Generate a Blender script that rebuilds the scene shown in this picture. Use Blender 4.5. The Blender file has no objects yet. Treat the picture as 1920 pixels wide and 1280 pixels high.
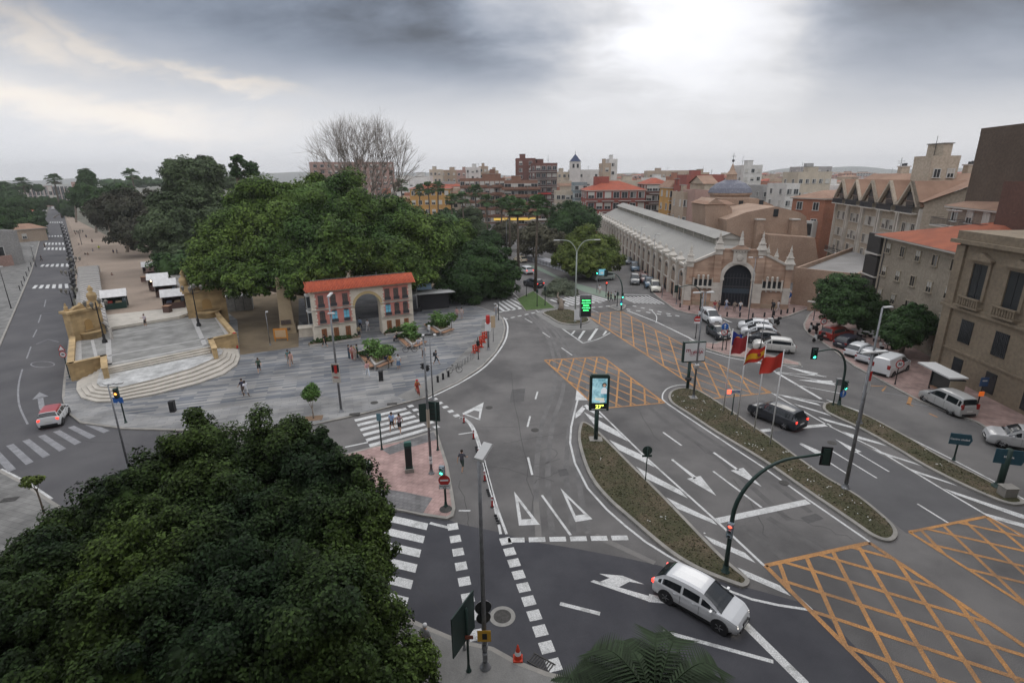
import bpy, bmesh, math, random
import numpy as np
from mathutils import Vector, Matrix
random.seed(7); RNG = np.random.default_rng(11)
SC = bpy.context.scene; COL = SC.collection
PI = math.pi; R = math.radians
# ---------------------------------------------------------------- camera
F_PX, PITCH, ROLL, CAM_H = 1000.0, R(17.3), R(0.55), 20.0
_F = Vector((0, math.cos(PITCH), -math.sin(PITCH)))
_R0 = Vector((1, 0, 0)); _U0 = _R0.cross(_F)
_R = _R0*math.cos(ROLL) - _U0*math.sin(ROLL)
_U = _U0*math.cos(ROLL) + _R0*math.sin(ROLL)
CAM = Vector((0, 0, CAM_H))
cd = bpy.data.cameras.new('camera'); cam = bpy.data.objects.new('camera', cd); COL.objects.link(cam)
cd.sensor_width = 36; cd.lens = F_PX/1920*36; cd.clip_start = .2; cd.clip_end = 20000
cam.matrix_world = Matrix(((_R.x, _U.x, -_F.x, 0), (_R.y, _U.y, -_F.y, 0), (_R.z, _U.z, -_F.z, CAM_H), (0, 0, 0, 1)))
SC.camera = cam
def ray(px, py): return _F + _R*((px-960)/F_PX) + _U*((640-py)/F_PX)
def G(px, py, z=0.0):                 # ground point seen at a photo pixel
 d = ray(px, py); t = (z-CAM_H)/d.z; p = CAM + d*t; return Vector((p.x, p.y, z))
def at(px, py, Y):                    # point on the ray at depth Y
 d = ray(px, py); return CAM + d*(Y/d.y)
def proj(p):
 v = Vector(p)-CAM; k = v.dot(_F); return 960+F_PX*v.dot(_R)/k, 640-F_PX*v.dot(_U)/k
def zt(P, py):                        # height above P whose image row is py
 lo, hi = 0.0, 90.0
 for _ in range(40):
  m = (lo+hi)/2
  if proj((P[0], P[1], m))[1] > py: lo = m
  else: hi = m
 return lo
def ang(a, b): return math.atan2(b[1]-a[1], b[0]-a[0])
# ---------------------------------------------------------------- nodes
def lin(c):
 c = c/255; return c/12.92 if c <= .04045 else ((c+.055)/1.055)**2.4
def S(r, g, b): return (lin(r), lin(g), lin(b), 1)
class E:                              # tiny expression builder for math nodes
 def __init__(s, nt, sock): s.nt = nt; s.s = sock
 def op(s, o, *a):
  n = s.nt.nodes.new('ShaderNodeMath'); n.operation = o
  for i, v in enumerate((s,)+a):
   if isinstance(v, E): s.nt.links.new(v.s, n.inputs[i])
   else: n.inputs[i].default_value = v
  return E(s.nt, n.outputs[0])
 def __add__(s, o): return s.op('ADD', o)
 __radd__ = __add__
 def __mul__(s, o): return s.op('MULTIPLY', o)
 __rmul__ = __mul__
 def __sub__(s, o): return s.op('SUBTRACT', o)
 def __truediv__(s, o): return s.op('DIVIDE', o)
 def max(s, o): return s.op('MAXIMUM', o)
 def min(s, o): return s.op('MINIMUM', o)
 def sstep(s, a, b):
  n = s.nt.nodes.new('ShaderNodeMapRange'); n.interpolation_type = 'SMOOTHSTEP'
  s.nt.links.new(s.s, n.inputs[0]); n.inputs[1].default_value = a; n.inputs[2].default_value = b
  return E(s.nt, n.outputs[0])
 def gauss(s): return (s*s*-1.0).op('EXPONENT') if False else E(s.nt, s.op('MULTIPLY', s).op('MULTIPLY', -1.0).op('EXPONENT').s)
# ---------------------------------------------------------------- world: sky texture under broken storm cloud
SUN_EL, SUN_AZ = R(38), R(24)         # azimuth measured from +Y towards +X
w = bpy.data.worlds.new('World'); SC.world = w; w.use_nodes = True
nt = w.node_tree; nt.nodes.clear()
out = nt.nodes.new('ShaderNodeOutputWorld'); bg = nt.nodes.new('ShaderNodeBackground')
sky = nt.nodes.new('ShaderNodeTexSky'); sky.sky_type = 'NISHITA'; sky.sun_disc = False
sky.sun_elevation = SUN_EL; sky.sun_rotation = SUN_AZ; sky.dust_density = 3
tc = nt.nodes.new('ShaderNodeTexCoord'); sx = nt.nodes.new('ShaderNodeSeparateXYZ')
nt.links.new(tc.outputs['Generated'], sx.inputs[0])
X, Y, Z = (E(nt, sx.outputs[i]) for i in range(3))
h = Z.max(0.0)
den = h + 0.34
cv = nt.nodes.new('ShaderNodeCombineXYZ')
nt.links.new((X/den).s, cv.inputs[0]); nt.links.new((Y/den).s, cv.inputs[1])
def noise(scale, detail=5, rough=.55, dist=0.0, off=(0, 0, 0), sc=(1, 1, 1)):
 m = nt.nodes.new('ShaderNodeMapping'); m.inputs['Location'].default_value = off; m.inputs['Scale'].default_value = sc
 nt.links.new(cv.outputs[0], m.inputs[0])
 n = nt.nodes.new('ShaderNodeTexNoise'); n.inputs['Scale'].default_value = scale; n.inputs['Detail'].default_value = detail
 n.inputs['Roughness'].default_value = rough; n.inputs['Distortion'].default_value = dist
 nt.links.new(m.outputs[0], n.inputs[0]); return E(nt, n.outputs[0])
az = X.op('ARCTAN2', Y)               # azimuth, 0 ahead, + to the right
el = h.op('ARCSINE')
n1 = noise(.9, 7, .55, .4, (3.1, 1.7, 0)); n2 = noise(2.6, 8, .55, .3, (9.2, 4.4, 0), (.9, 1.2, 1))
n3 = noise(7.0, 6, .6, .2, (1.2, 7.7, 0), (.7, 1.2, 1))
wa = (n2-.5)*.30; we = (n1-.5)*.16 + (n3-.5)*.05
A = az + wa; L = el + we
def blob(a0, e0, sa, se, tilt=0.0):   # soft patch of the sky round azimuth a0, elevation e0 (radians)
 da = A - a0; de = L - e0
 u = (da*math.cos(tilt) + de*math.sin(tilt))/sa; v = (de*math.cos(tilt) - da*math.sin(tilt))/se
 return (u*u + v*v).op('MULTIPLY', -1.0).op('EXPONENT')
def dirpx(px, py):
 d = ray(px, py).normalized(); return math.atan2(d.x, d.y), math.asin(d.z)
# brightness of the cloud deck
B = (n1-.5)*.36 + (n2-.5)*.42 + (n3-.5)*.20 + .58
for (px, py, sa, se, t, k) in [(480, 30, .55, .12, -.16, -.36), (900, 150, .34, .075, -.14, -.24), (1840, 60, .36, .19, .1, -.60), (230, 100, .25, .05, -.15, -.10), (1150, 10, .12, .05, 0, -.12), (1680, 215, .26, .05, .1, -.14), (60, 160, .2, .02, 0, -.06)]:
 a, e = dirpx(px, py); B = B + blob(a, e, sa, se, t)*k
for (px, py, sa, se, k) in ((1270, 10, .19, .13, .58), (1300, 140, .14, .08, .30), (1210, 90, .06, .06, .12), (1420, 60, .08, .06, .15), (930, 60, .1, .05, .06), (60, 250, .3, .07, .10), (1150, 190, .22, .05, .10)):
 a, e = dirpx(px, py); B = B + blob(a, e, sa, se, 0)*k
veil = el.sstep(.30, .0)
B = B*(veil*-.9 + 1.0) + veil*.78
B = B + el.sstep(.62, 1.2)*.80 + Y.sstep(.1, -.5)*el.sstep(.0, .5)*.55
# warm gaps low on the left
warm = None
for (px, py, sa, se, t) in [(230, 200, .17, .028, -.22), (30, 150, .14, .022, -.1), (430, 148, .09, .011, -.30), (190, 62, .10, .014, -.35), (60, 40, .08, .02, -.3)]:
 a, e = dirpx(px, py); b = blob(a, e, sa, se, t); warm = b if warm is None else warm.max(b)
warm = warm*.9
def rgb(r, g, b):
 c = nt.nodes.new('ShaderNodeCombineXYZ')
 for i, v in enumerate((r, g, b)):
  if isinstance(v, E): nt.links.new(v.s, c.inputs[i])
  else: c.inputs[i].default_value = v
 return c.outputs[0]
Bc = B.max(.12)
blu = (Bc.sstep(.75, .2))
colr = Bc*(blu*-.26+.975) + warm*.30; colg = Bc*(blu*-.14+.99) + warm*.21; colb = Bc*(blu*.06+1.04) + warm*.09
deck = rgb(colr, colg, colb)
vm = nt.nodes.new('ShaderNodeVectorMath'); vm.operation = 'SCALE'; nt.links.new(deck, vm.inputs[0]); vm.inputs['Scale'].default_value = 10.6
mx = nt.nodes.new('ShaderNodeMixRGB'); mx.inputs[0].default_value = .95
nt.links.new(sky.outputs[0], mx.inputs[1]); nt.links.new(vm.outputs[0], mx.inputs[2])
nt.links.new(mx.outputs[0], bg.inputs[0]); bg.inputs[1].default_value = .10
nt.links.new(bg.outputs[0], out.inputs[0])
# ---------------------------------------------------------------- sun behind cloud
sd = bpy.data.lights.new('sun', 'SUN'); sd.energy = .6; sd.angle = R(25); sd.color = (1, .96, .9)
sun = bpy.data.objects.new('sun', sd); COL.objects.link(sun)
sdir = Vector((math.sin(SUN_AZ)*math.cos(SUN_EL), math.cos(SUN_AZ)*math.cos(SUN_EL), math.sin(SUN_EL)))
sun.rotation_euler = sdir.to_track_quat('Z', 'Y').to_euler(); sun.location = sdir*300
SC.view_settings.view_transform = 'Standard'; SC.view_settings.look = 'None'
SC.view_settings.exposure = 0; SC.view_settings.gamma = 1
SC.cycles.max_bounces = 6; SC.cycles.diffuse_bounces = 3; SC.cycles.transparent_max_bounces = 6
# ---------------------------------------------------------------- materials
MATS = {}
def mat(name, col, rough=.8, col2=None, scale=4, bump=0, bscale=40, metal=0, emit=0, kind='noise', isl=0, spec=.4, size=(1, .3), rot=0, detail=4, contrast=(.35, .65), col3=None, s3=60, a3=.5):
 if name in MATS: return MATS[name]
 m = bpy.data.materials.new(name); m.use_nodes = True; t = m.node_tree; p = t.nodes['Principled BSDF']; Ln = t.links.new
 p.inputs['Roughness'].default_value = rough; p.inputs['Metallic'].default_value = metal
 p.inputs['Specular IOR Level'].default_value = spec; p.inputs['Base Color'].default_value = col
 co = t.nodes.new('ShaderNodeTexCoord'); mp = t.nodes.new('ShaderNodeMapping'); mp.inputs['Rotation'].default_value = (0, 0, rot)
 Ln(co.outputs['Object'], mp.inputs[0]); cur = None
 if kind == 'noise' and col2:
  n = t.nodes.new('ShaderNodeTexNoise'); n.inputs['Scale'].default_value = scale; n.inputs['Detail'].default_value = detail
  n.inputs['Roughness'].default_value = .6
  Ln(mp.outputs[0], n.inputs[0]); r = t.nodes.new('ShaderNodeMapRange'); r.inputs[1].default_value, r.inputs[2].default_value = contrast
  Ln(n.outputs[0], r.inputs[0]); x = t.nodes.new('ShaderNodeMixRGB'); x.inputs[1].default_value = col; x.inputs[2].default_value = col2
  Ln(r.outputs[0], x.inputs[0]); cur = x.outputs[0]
 elif kind in ('brick', 'wallbrick'):
  b = t.nodes.new('ShaderNodeTexBrick'); b.inputs['Scale'].default_value = 1; b.inputs['Brick Width'].default_value = size[0]; b.inputs['Row Height'].default_value = size[1]
  b.inputs['Mortar Size'].default_value = .012 if kind == 'brick' else .01; b.inputs['Color1'].default_value = col; b.inputs['Color2'].default_value = col2
  b.inputs['Mortar'].default_value = col3 or tuple(c*.6 for c in col[:3])+(1,); b.offset = .5; b.squash = 1
  if kind == 'wallbrick':
   sp = t.nodes.new('ShaderNodeSeparateXYZ'); Ln(mp.outputs[0], sp.inputs[0]); cb = t.nodes.new('ShaderNodeCombineXYZ')
   a = t.nodes.new('ShaderNodeMath'); a.operation = 'ADD'; Ln(sp.outputs[0], a.inputs[0]); Ln(sp.outputs[1], a.inputs[1])
   Ln(a.outputs[0], cb.inputs[0]); Ln(sp.outputs[2], cb.inputs[1]); Ln(cb.outputs[0], b.inputs[0])
  else: Ln(mp.outputs[0], b.inputs[0])
  n = t.nodes.new('ShaderNodeTexNoise'); n.inputs['Scale'].default_value = scale; Ln(mp.outputs[0], n.inputs[0])
  r = t.nodes.new('ShaderNodeMapRange'); r.inputs[1].default_value, r.inputs[2].default_value = .3, .7; r.inputs[3].default_value, r.inputs[4].default_value = .72, 1.25
  Ln(n.outputs[0], r.inputs[0]); x = t.nodes.new('ShaderNodeVectorMath'); x.operation = 'SCALE'; Ln(b.outputs[0], x.inputs[0]); Ln(r.outputs[0], x.inputs['Scale']); cur = x.outputs[0]
 if isl:                            # every leaf (or loose piece) its own tone
  g = t.nodes.new('ShaderNodeNewGeometry'); r = t.nodes.new('ShaderNodeMapRange'); r.inputs[3].default_value, r.inputs[4].default_value = 1-isl, 1+isl
  Ln(g.outputs['Random Per Island'], r.inputs[0]); x = t.nodes.new('ShaderNodeVectorMath'); x.operation = 'SCALE'
  if cur: Ln(cur, x.inputs[0])
  else: x.inputs[0].default_value = col[:3]
  Ln(r.outputs[0], x.inputs['Scale']); cur = x.outputs[0]
 elif kind == 'noise' and a3 and s3 and col2:      # fine grain
  n = t.nodes.new('ShaderNodeTexNoise'); n.inputs['Scale'].default_value = s3; n.inputs['Detail'].default_value = 2; Ln(mp.outputs[0], n.inputs[0])
  r = t.nodes.new('ShaderNodeMapRange'); r.inputs[1].default_value, r.inputs[2].default_value = .3, .7; r.inputs[3].default_value, r.inputs[4].default_value = 1-a3*.3, 1+a3*.3
  Ln(n.outputs[0], r.inputs[0]); x = t.nodes.new('ShaderNodeVectorMath'); x.operation = 'SCALE'; Ln(cur, x.inputs[0]); Ln(r.outputs[0], x.inputs['Scale']); cur = x.outputs[0]
 if cur: Ln(cur, p.inputs['Base Color'])
 if bump:
  n = t.nodes.new('ShaderNodeTexNoise'); n.inputs['Scale'].default_value = bscale; n.inputs['Detail'].default_value = 3; Ln(mp.outputs[0], n.inputs[0])
  b = t.nodes.new('ShaderNodeBump'); b.inputs['Strength'].default_value = bump; b.inputs['Distance'].default_value = .05; Ln(n.outputs[0], b.inputs['Height']); Ln(b.outputs[0], p.inputs['Normal'])
 if emit:
  p.inputs['Emission Color'].default_value = col; p.inputs['Emission Strength'].default_value = emit
 MATS[name] = m; return m
# ---------------------------------------------------------------- mesh builder
class MB:
 def __init__(s): s.v = []; s.f = []; s.m = []; s.sm = []; s.mats = []; s.T = None
 def mi(s, m):
  if m not in s.mats: s.mats.append(m)
  return s.mats.index(m)
 def add(s, vs, fs, m, smooth=False):
  o = len(s.v)
  if s.T is not None: vs = [tuple(s.T @ Vector(v)) for v in vs]
  s.v += [tuple(v) for v in vs]; k = s.mi(m)
  seen = set()
  for f in fs:
   q = frozenset(f)
   if q in seen: continue      # never two faces in one place
   seen.add(q); s.f.append(tuple(i+o for i in f)); s.m.append(k); s.sm.append(smooth)
  return s
 def box(s, c, d, m, rz=0, top=1.0, off=(0, 0)):       # centre of base, size; top: taper of the upper face
  x, y, z = d[0]/2, d[1]/2, d[2]; cs, sn = math.cos(rz), math.sin(rz); vs = []
  for zz, k in ((0, 1), (z, top)):
   for a, b in ((-x, -y), (x, -y), (x, y), (-x, y)):
    a *= k; b *= k
    if zz: a += off[0]; b += off[1]
    vs.append((c[0]+a*cs-b*sn, c[1]+a*sn+b*cs, c[2]+zz))
  return s.add(vs, [(3, 2, 1, 0), (4, 5, 6, 7), (0, 1, 5, 4), (1, 2, 6, 5), (2, 3, 7, 6), (3, 0, 4, 7)], m)
 def poly(s, pts, m, z=None):
  pts = [(p[0], p[1], z if z is not None else p[2]) for p in pts]
  a = sum(p[0]*q[1]-q[0]*p[1] for p, q in zip(pts, pts[1:]+pts[:1]))
  if a < 0: pts = pts[::-1]
  return s.add(pts, [tuple(range(len(pts)))], m)
 def prism(s, pts, z0, z1, m, mside=None):
  pts = [(p[0], p[1]) for p in pts]
  a = sum(p[0]*q[1]-q[0]*p[1] for p, q in zip(pts, pts[1:]+pts[:1]))
  if a < 0: pts = pts[::-1]
  n = len(pts); s.add([(*p, z1) for p in pts], [tuple(range(n))], m)
  return s.add([(*p, z0) for p in pts]+[(*p, z1) for p in pts], [(i, (i+1) % n, n+(i+1) % n, n+i) for i in range(n)], mside or m)
 def vprism(s, pts, y0, y1, m):     # outline in x,z pushed from y0 to y1
  n = len(pts); a = sum(p[0]*q[1]-q[0]*p[1] for p, q in zip(pts, pts[1:]+pts[:1]))
  if a < 0: pts = pts[::-1]
  vs = [(p[0], y0, p[1]) for p in pts]+[(p[0], y1, p[1]) for p in pts]
  return s.add(vs, [tuple(range(n)), tuple(range(2*n-1, n-1, -1))]+[(i+n, (i+1) % n+n, (i+1) % n, i) for i in range(n)], m)
 def tube(s, pts, rad, m, n=8, smooth=True):
  pts = [Vector(p) for p in pts]; rad = rad if isinstance(rad, (list, tuple)) else [rad]*len(pts); vs = []; fs = []; u = None
  for i, p in enumerate(pts):
   d = (pts[min(i+1, len(pts)-1)]-pts[max(i-1, 0)]).normalized()
   if u is None: u = d.cross(Vector((0, 0, 1)) if abs(d.z) < .95 else Vector((1, 0, 0))).normalized()
   else: u = (u-d*u.dot(d)).normalized()
   v = d.cross(u)
   vs += [p+(u*math.cos(2*PI*k/n)+v*math.sin(2*PI*k/n))*rad[i] for k in range(n)]
  for i in range(len(pts)-1):
   for k in range(n): fs.append((i*n+k, i*n+(k+1) % n, (i+1)*n+(k+1) % n, (i+1)*n+k))
  s.add(vs, fs, m, smooth); b = len(s.v)-len(vs)
  k = s.mi(m)
  for q in (tuple(range(b+n-1, b-1, -1)), tuple(range(b+len(vs)-n, b+len(vs)))): s.f.append(q); s.m.append(k); s.sm.append(False)
  return s
 def lathe(s, prof, c, m, n=16, smooth=True, ph=0.0):
  vs = []; fs = []
  for r, z in prof: vs += [(c[0]+r*math.cos(2*PI*k/n+ph), c[1]+r*math.sin(2*PI*k/n+ph), c[2]+z) for k in range(n)]
  for i in range(len(prof)-1):
   for k in range(n): fs.append((i*n+k, i*n+(k+1) % n, (i+1)*n+(k+1) % n, (i+1)*n+k))
  s.add(vs, fs, m, smooth)
  s.add([(c[0]+prof[-1][0]*math.cos(2*PI*k/n+ph), c[1]+prof[-1][0]*math.sin(2*PI*k/n+ph), c[2]+prof[-1][1]) for k in range(n)], [tuple(range(n))], m)
  return s
 def ball(s, c, r, m, n=10, k=6, sq=(1, 1, 1)):
  pr = [(math.sin(PI*(i+.001)/k)*r, -math.cos(PI*i/k)*r) for i in range(k+1)]; o = len(s.v)
  T = s.T; s.T = None; s.lathe(pr, (0, 0, 0), m, n)
  for i in range(o, len(s.v)):
   v = s.v[i]; q = Vector((c[0]+v[0]*sq[0], c[1]+v[1]*sq[1], c[2]+v[2]*sq[2])); s.v[i] = tuple(T @ q) if T is not None else tuple(q)
  s.T = T; return s
 def build(s, name, parent=None, loc=(0, 0, 0), rz=0):
  me = bpy.data.meshes.new(name); me.from_pydata(s.v, [], s.f)
  for m in s.mats: me.materials.append(m)
  me.polygons.foreach_set('material_index', s.m); me.polygons.foreach_set('use_smooth', s.sm); me.update()
  o = bpy.data.objects.new(name, me); COL.objects.link(o); o.location = loc; o.rotation_euler = (0, 0, rz)
  if parent: o.parent = parent
  return o
def tag(o, label=None, cat=None, group=None, kind=None):
 for k, v in (('label', label), ('category', cat), ('group', group), ('kind', kind)):
  if v: o[k] = v
 return o
def thing(name, label, cat, loc=(0, 0, 0), rz=0, group=None):
 o = bpy.data.objects.new(name, None); COL.objects.link(o); o.location = loc; o.rotation_euler = (0, 0, rz); o.empty_display_size = .3
 return tag(o, label, cat, group)
KIDS = {}
def part(parent, name, mb, loc=(0, 0, 0), rz=0, label=None):
 o = mb.build(name, parent, loc, rz) if isinstance(mb, MB) else mb
 if label: o['label'] = label
 return o
def link_part(parent, src, loc=(0, 0, 0), rz=0):           # another part sharing the mesh of src
 o = src.copy(); COL.objects.link(o); o.parent = parent; o.location = loc; o.rotation_euler = (0, 0, rz); return o
def children_map():
 d = {}
 for o in bpy.data.objects:
  if o.parent: d.setdefault(o.parent.name, []).append(o)
 return d
def dup(root, loc, rz=0, label=None, group=None, cm=None):
 cm = cm or children_map(); r = root.copy(); COL.objects.link(r); r.location = loc; r.rotation_euler = (0, 0, rz)
 if label: r['label'] = label
 if group: r['group'] = group
 for c in cm.get(root.name, []):
  k = c.copy(); COL.objects.link(k); k.parent = r
  for g in cm.get(c.name, []):
   q = g.copy(); COL.objects.link(q); q.parent = k
 return r
def catmull(P, n=6, closed=True):
 P = [Vector(p) for p in P]; out = []; N = len(P)
 for i in range(N if closed else N-1):
  if closed: a, b, c, d = P[i-1], P[i], P[(i+1) % N], P[(i+2) % N]
  else: a, b, c, d = P[max(i-1, 0)], P[i], P[i+1], P[min(i+2, N-1)]
  for k in range(n):
   t = k/n; out.append(.5*((2*b)+(c-a)*t+(2*a-5*b+4*c-d)*t*t+(3*b-a-3*c+d)*t**3))
 if not closed: out.append(P[-1])
 return out
def inset(P, w):
 P = [Vector((p[0], p[1])) for p in P]; a = sum(p.x*q.y-q.x*p.y for p, q in zip(P, P[1:]+P[:1])); sg = 1 if a > 0 else -1; out = []
 for i in range(len(P)):
  d1 = (P[i]-P[i-1]).normalized(); d2 = (P[(i+1) % len(P)]-P[i]).normalized()
  n1 = Vector((-d1.y, d1.x))*sg; n2 = Vector((-d2.y, d2.x))*sg; n = (n1+n2)
  if n.length < .2: n = n1
  n.normalize(); out.append(P[i]+n*w/max(.5, n.dot(n1)))
 return out
def stripe(mb, P, w, m, z=.008):       # painted line along a polyline
 P = [Vector((p[0], p[1])) for p in P]; Lf = []; Rt = []
 for i in range(len(P)):
  d1 = (P[i]-P[max(i-1, 0)]) if i else (P[1]-P[0]); d2 = (P[min(i+1, len(P)-1)]-P[i]) if i < len(P)-1 else d1
  d = (d1.normalized()+d2.normalized()).normalized(); n = Vector((-d.y, d.x))*w/2; Lf.append(P[i]+n); Rt.append(P[i]-n)
 n = len(P); mb.add([(p.x, p.y, z) for p in Lf+Rt], [(n+i, n+i+1, i+1, i) for i in range(n-1)], m)
def GP(pts, z=0.0): return [G(x, y, z) for x, y in pts]
# ================================================================ GROUND, ROADS, MARKINGS
m_asph = mat('asphalt', (.100, .096, .095, 1), .9, (.180, .172, .166, 1), .16, .3, 90, detail=10, contrast=(.36, .64), s3=38, a3=1.5, spec=.25)
m_dark = mat('fresh_asphalt', (.052, .052, .060, 1), .85, (.072, .072, .08, 1), .35, .2, 90, s3=50, a3=.8, spec=.25)
m_road2 = mat('avenue_asphalt', (.085, .083, .088, 1), .9, (.115, .112, .115, 1), .2, .2, 90, s3=45, a3=.8, spec=.25)
m_white = mat('road_paint_white', (.58, .58, .57, 1), .75, (.22, .22, .21, 1), 1.3, 0, 40, detail=12, contrast=(.50, .78), s3=26, a3=1.4)
m_worn = mat('road_paint_worn', (.30, .30, .31, 1), .8, (.15, .15, .16, 1), 1.4, 0, 40, detail=10, contrast=(.3, .8), s3=30, a3=1)
m_yell = mat('road_paint_yellow', (.46, .225, .075, 1), .75, (.17, .11, .07, 1), .45, 0, 40, detail=12, contrast=(.42, .76), s3=26, a3=1.4)
m_kerb = mat('kerb_stone', (.33, .31, .28, 1), .85, (.24, .23, .21, 1), 1.2, .15, 30)
m_ground = mat('far_ground', (.10, .10, .075, 1), 1, (.16, .15, .12, 1), .012, detail=8, s3=.2, a3=1)
m_pave = mat('pavement_slabs', (.165, .162, .155, 1), .85, (.21, .205, .195, 1), .7, kind='brick', size=(.6, .4), rot=.3)
m_paver = mat('pavement_red', (.27, .185, .165, 1), .85, (.32, .225, .20, 1), .8, kind='brick', size=(.5, .5), rot=.3)
m_pink = mat('island_pink_slabs', (.36, .24, .22, 1), .85, (.41, .28, .255, 1), .9, kind='brick', size=(.4, .4), rot=.32)
m_tact = mat('grey_tactile_slabs', (.16, .155, .155, 1), .9, (.19, .185, .185, 1), 1.2, kind='brick', size=(.3, .3), rot=.32)
m_plaza = mat('plaza_stone', (.095, .108, .13, 1), .7, (.29, .28, .265, 1), .25, kind='brick', size=(2.6, .34), rot=-R(18), col3=(.18, .185, .19, 1))
m_plaza2 = mat('plaza_stone_light', (.21, .21, .212, 1), .75, (.28, .275, .265, 1), .35, kind='brick', size=(1.4, .4), rot=-R(18))
m_sand = mat('promenade_sand', (.235, .185, .145, 1), .95, (.30, .235, .185, 1), .15, .2, 20, detail=6, s3=8)
m_soil = mat('park_soil', (.13, .10, .065, 1), 1, (.20, .155, .10, 1), .3, .3, 20)
m_bike = mat('cycle_lane', (.19, .185, .175, 1), .85, (.225, .22, .21, 1), .8, s3=30)
m_green = mat('green_path', (.17, .22, .17, 1), .9, (.20, .25, .20, 1), .5, s3=20)
ground = tag(MB().poly([(-3600, -300, 0), (3600, -300, 0), (3600, 3500, 0), (-3600, 3500, 0)], m_ground, -.03).build('ground'), kind='structure')
mb = MB().poly([(-75, 2, 0), (75, 2, 0), (70, 60, 0), (60, 100, 0), (45, 135, 0), (44, 250, 0), (22, 250, 0), (-30, 260, 0), (-50, 235, 0), (-8, 140, 0), (-20, 110, 0), (-40, 100, 0), (-60, 60, 0)], m_asph, 0)
tag(mb.build('road'), kind='structure')
av = GP([(118, 725), (133, 600), (140, 530), (138, 480), (126, 425), (117, 388), (93, 388), (82, 420), (75, 450), (60, 507), (25, 590), (-80, 700), (-500, 1100), (300, 1100), (300, 800), (150, 790)])
tag(MB().poly(av, m_road2, .004).build('avenue'), kind='structure')
# fresh dark patch in the foreground
dk = GP([(716, 951), (792, 966), (842, 974), (857, 981), (940, 998), (987, 1013), (1075, 1027), (1180, 1047), (1230, 1058), (1310, 1080), (1405, 1102), (1500, 1128), (1545, 1150), (1640, 1250), (1800, 1420), (1500, 1600), (600, 1600), (560, 1160), (640, 1000)])
tag(MB().poly(dk, m_dark, .004).build('fresh_asphalt_patch'), kind='structure')
dk2 = GP([(1420, 812), (1500, 803), (1556, 800), (1700, 880), (1840, 960), (1700, 1000), (1620, 935), (1500, 858)])
tag(MB().poly(dk2, mat('patched_asphalt', (.095, .093, .096, 1), .9, (.12, .118, .12, 1), .3, s3=45, a3=.8), .004).build('asphalt_patch'), kind='structure')
def paving(name, px, top, h=.12, kw=.22, world=False, kerb=True, km=None):
 P = px if world else GP(px, h); mb = MB(); km = km or m_kerb
 if kerb:
  Q = inset(P, kw); mb.prism(Q, 0, h-.004, top); n = len(P)
  P2 = [(p[0], p[1]) for p in P]; Q2 = [(q[0], q[1]) for q in Q]
  mb.add([(*p, 0) for p in P2]+[(*p, h) for p in P2]+[(*q, h) for q in Q2], [(i, (i+1) % n, n+(i+1) % n, n+i) for i in range(n)]+[(n+i, n+(i+1) % n, 2*n+(i+1) % n, 2*n+i) for i in range(n)], km)
 else: mb.prism(P, 0, h, top)
 return tag(mb.build(name), kind='structure')
PLAZA = [(133, 600), (118, 718), (116, 745), (124, 772), (150, 792), (230, 803), (400, 808), (500, 806), (570, 799), (640, 784), (700, 770), (757, 755), (800, 744), (860, 716), (903, 688), (930, 660), (944, 635), (948, 615), (944, 598), (932, 586), (900, 575), (870, 560)]
paving('plaza', GP(PLAZA, .12)+GP([(900, 500), (500, 510), (200, 515)], .12), m_plaza, world=True)
# lighter rim, the cycle way along the kerb, and cycle crossing pad
lt = [(118, 745), (126, 770), (152, 789), (230, 800), (400, 805), (500, 803), (570, 796), (640, 781), (700, 767), (757, 752), (735, 738), (640, 745), (560, 742), (450, 760), (330, 780), (230, 775), (160, 745), (150, 722)]
tag(MB().poly(GP(lt, .124), m_plaza2).build('plaza_border'), kind='structure')
bk = [(800, 741), (858, 714), (900, 686), (927, 658), (940, 634), (944, 616), (940, 601), (928, 590), (905, 600), (900, 625), (880, 650), (840, 690), (790, 720), (745, 742), (762, 751)]
tag(MB().poly(GP(bk, .126), m_bike).build('cycle_path'), kind='structure')
bk2 = [(928, 590), (905, 600), (900, 625), (880, 650), (840, 690), (862, 690), (905, 655), (922, 625), (922, 600)]
tag(MB().poly(GP(bk2, .130), m_pave).build('cycle_path_border'), kind='structure')
# park ground behind the plaza, promenade
park = GP([(445, 600), (450, 665), (560, 650), (560, 560), (780, 540), (870, 560), (900, 500), (940, 480), (880, 440), (700, 400), (380, 400), (330, 470), (395, 560)], .14)
tag(MB().poly(park, m_soil).build('park_ground'), kind='structure')
tag(MB().poly(GP([(560, 600), (590, 628), (650, 615), (665, 600), (728, 592), (780, 590), (800, 560), (780, 540), (560, 560)], .135), mat('park_paving', (.07, .072, .078, 1), .8, (.11, .112, .12, 1), .5, kind='brick', size=(1.2, .4))).build('park_paving'), kind='structure')
lawn = GP([(968, 560), (1000, 545), (1020, 560), (1042, 577), (985, 582)], .1)
m_lawn = mat('lawn', (.045, .085, .02, 1), 1, (.07, .12, .03, 1), 1.5, .5, 15, s3=20, a3=1.5)
paving('lawn', lawn, m_lawn, .1, .12, world=True)
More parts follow.
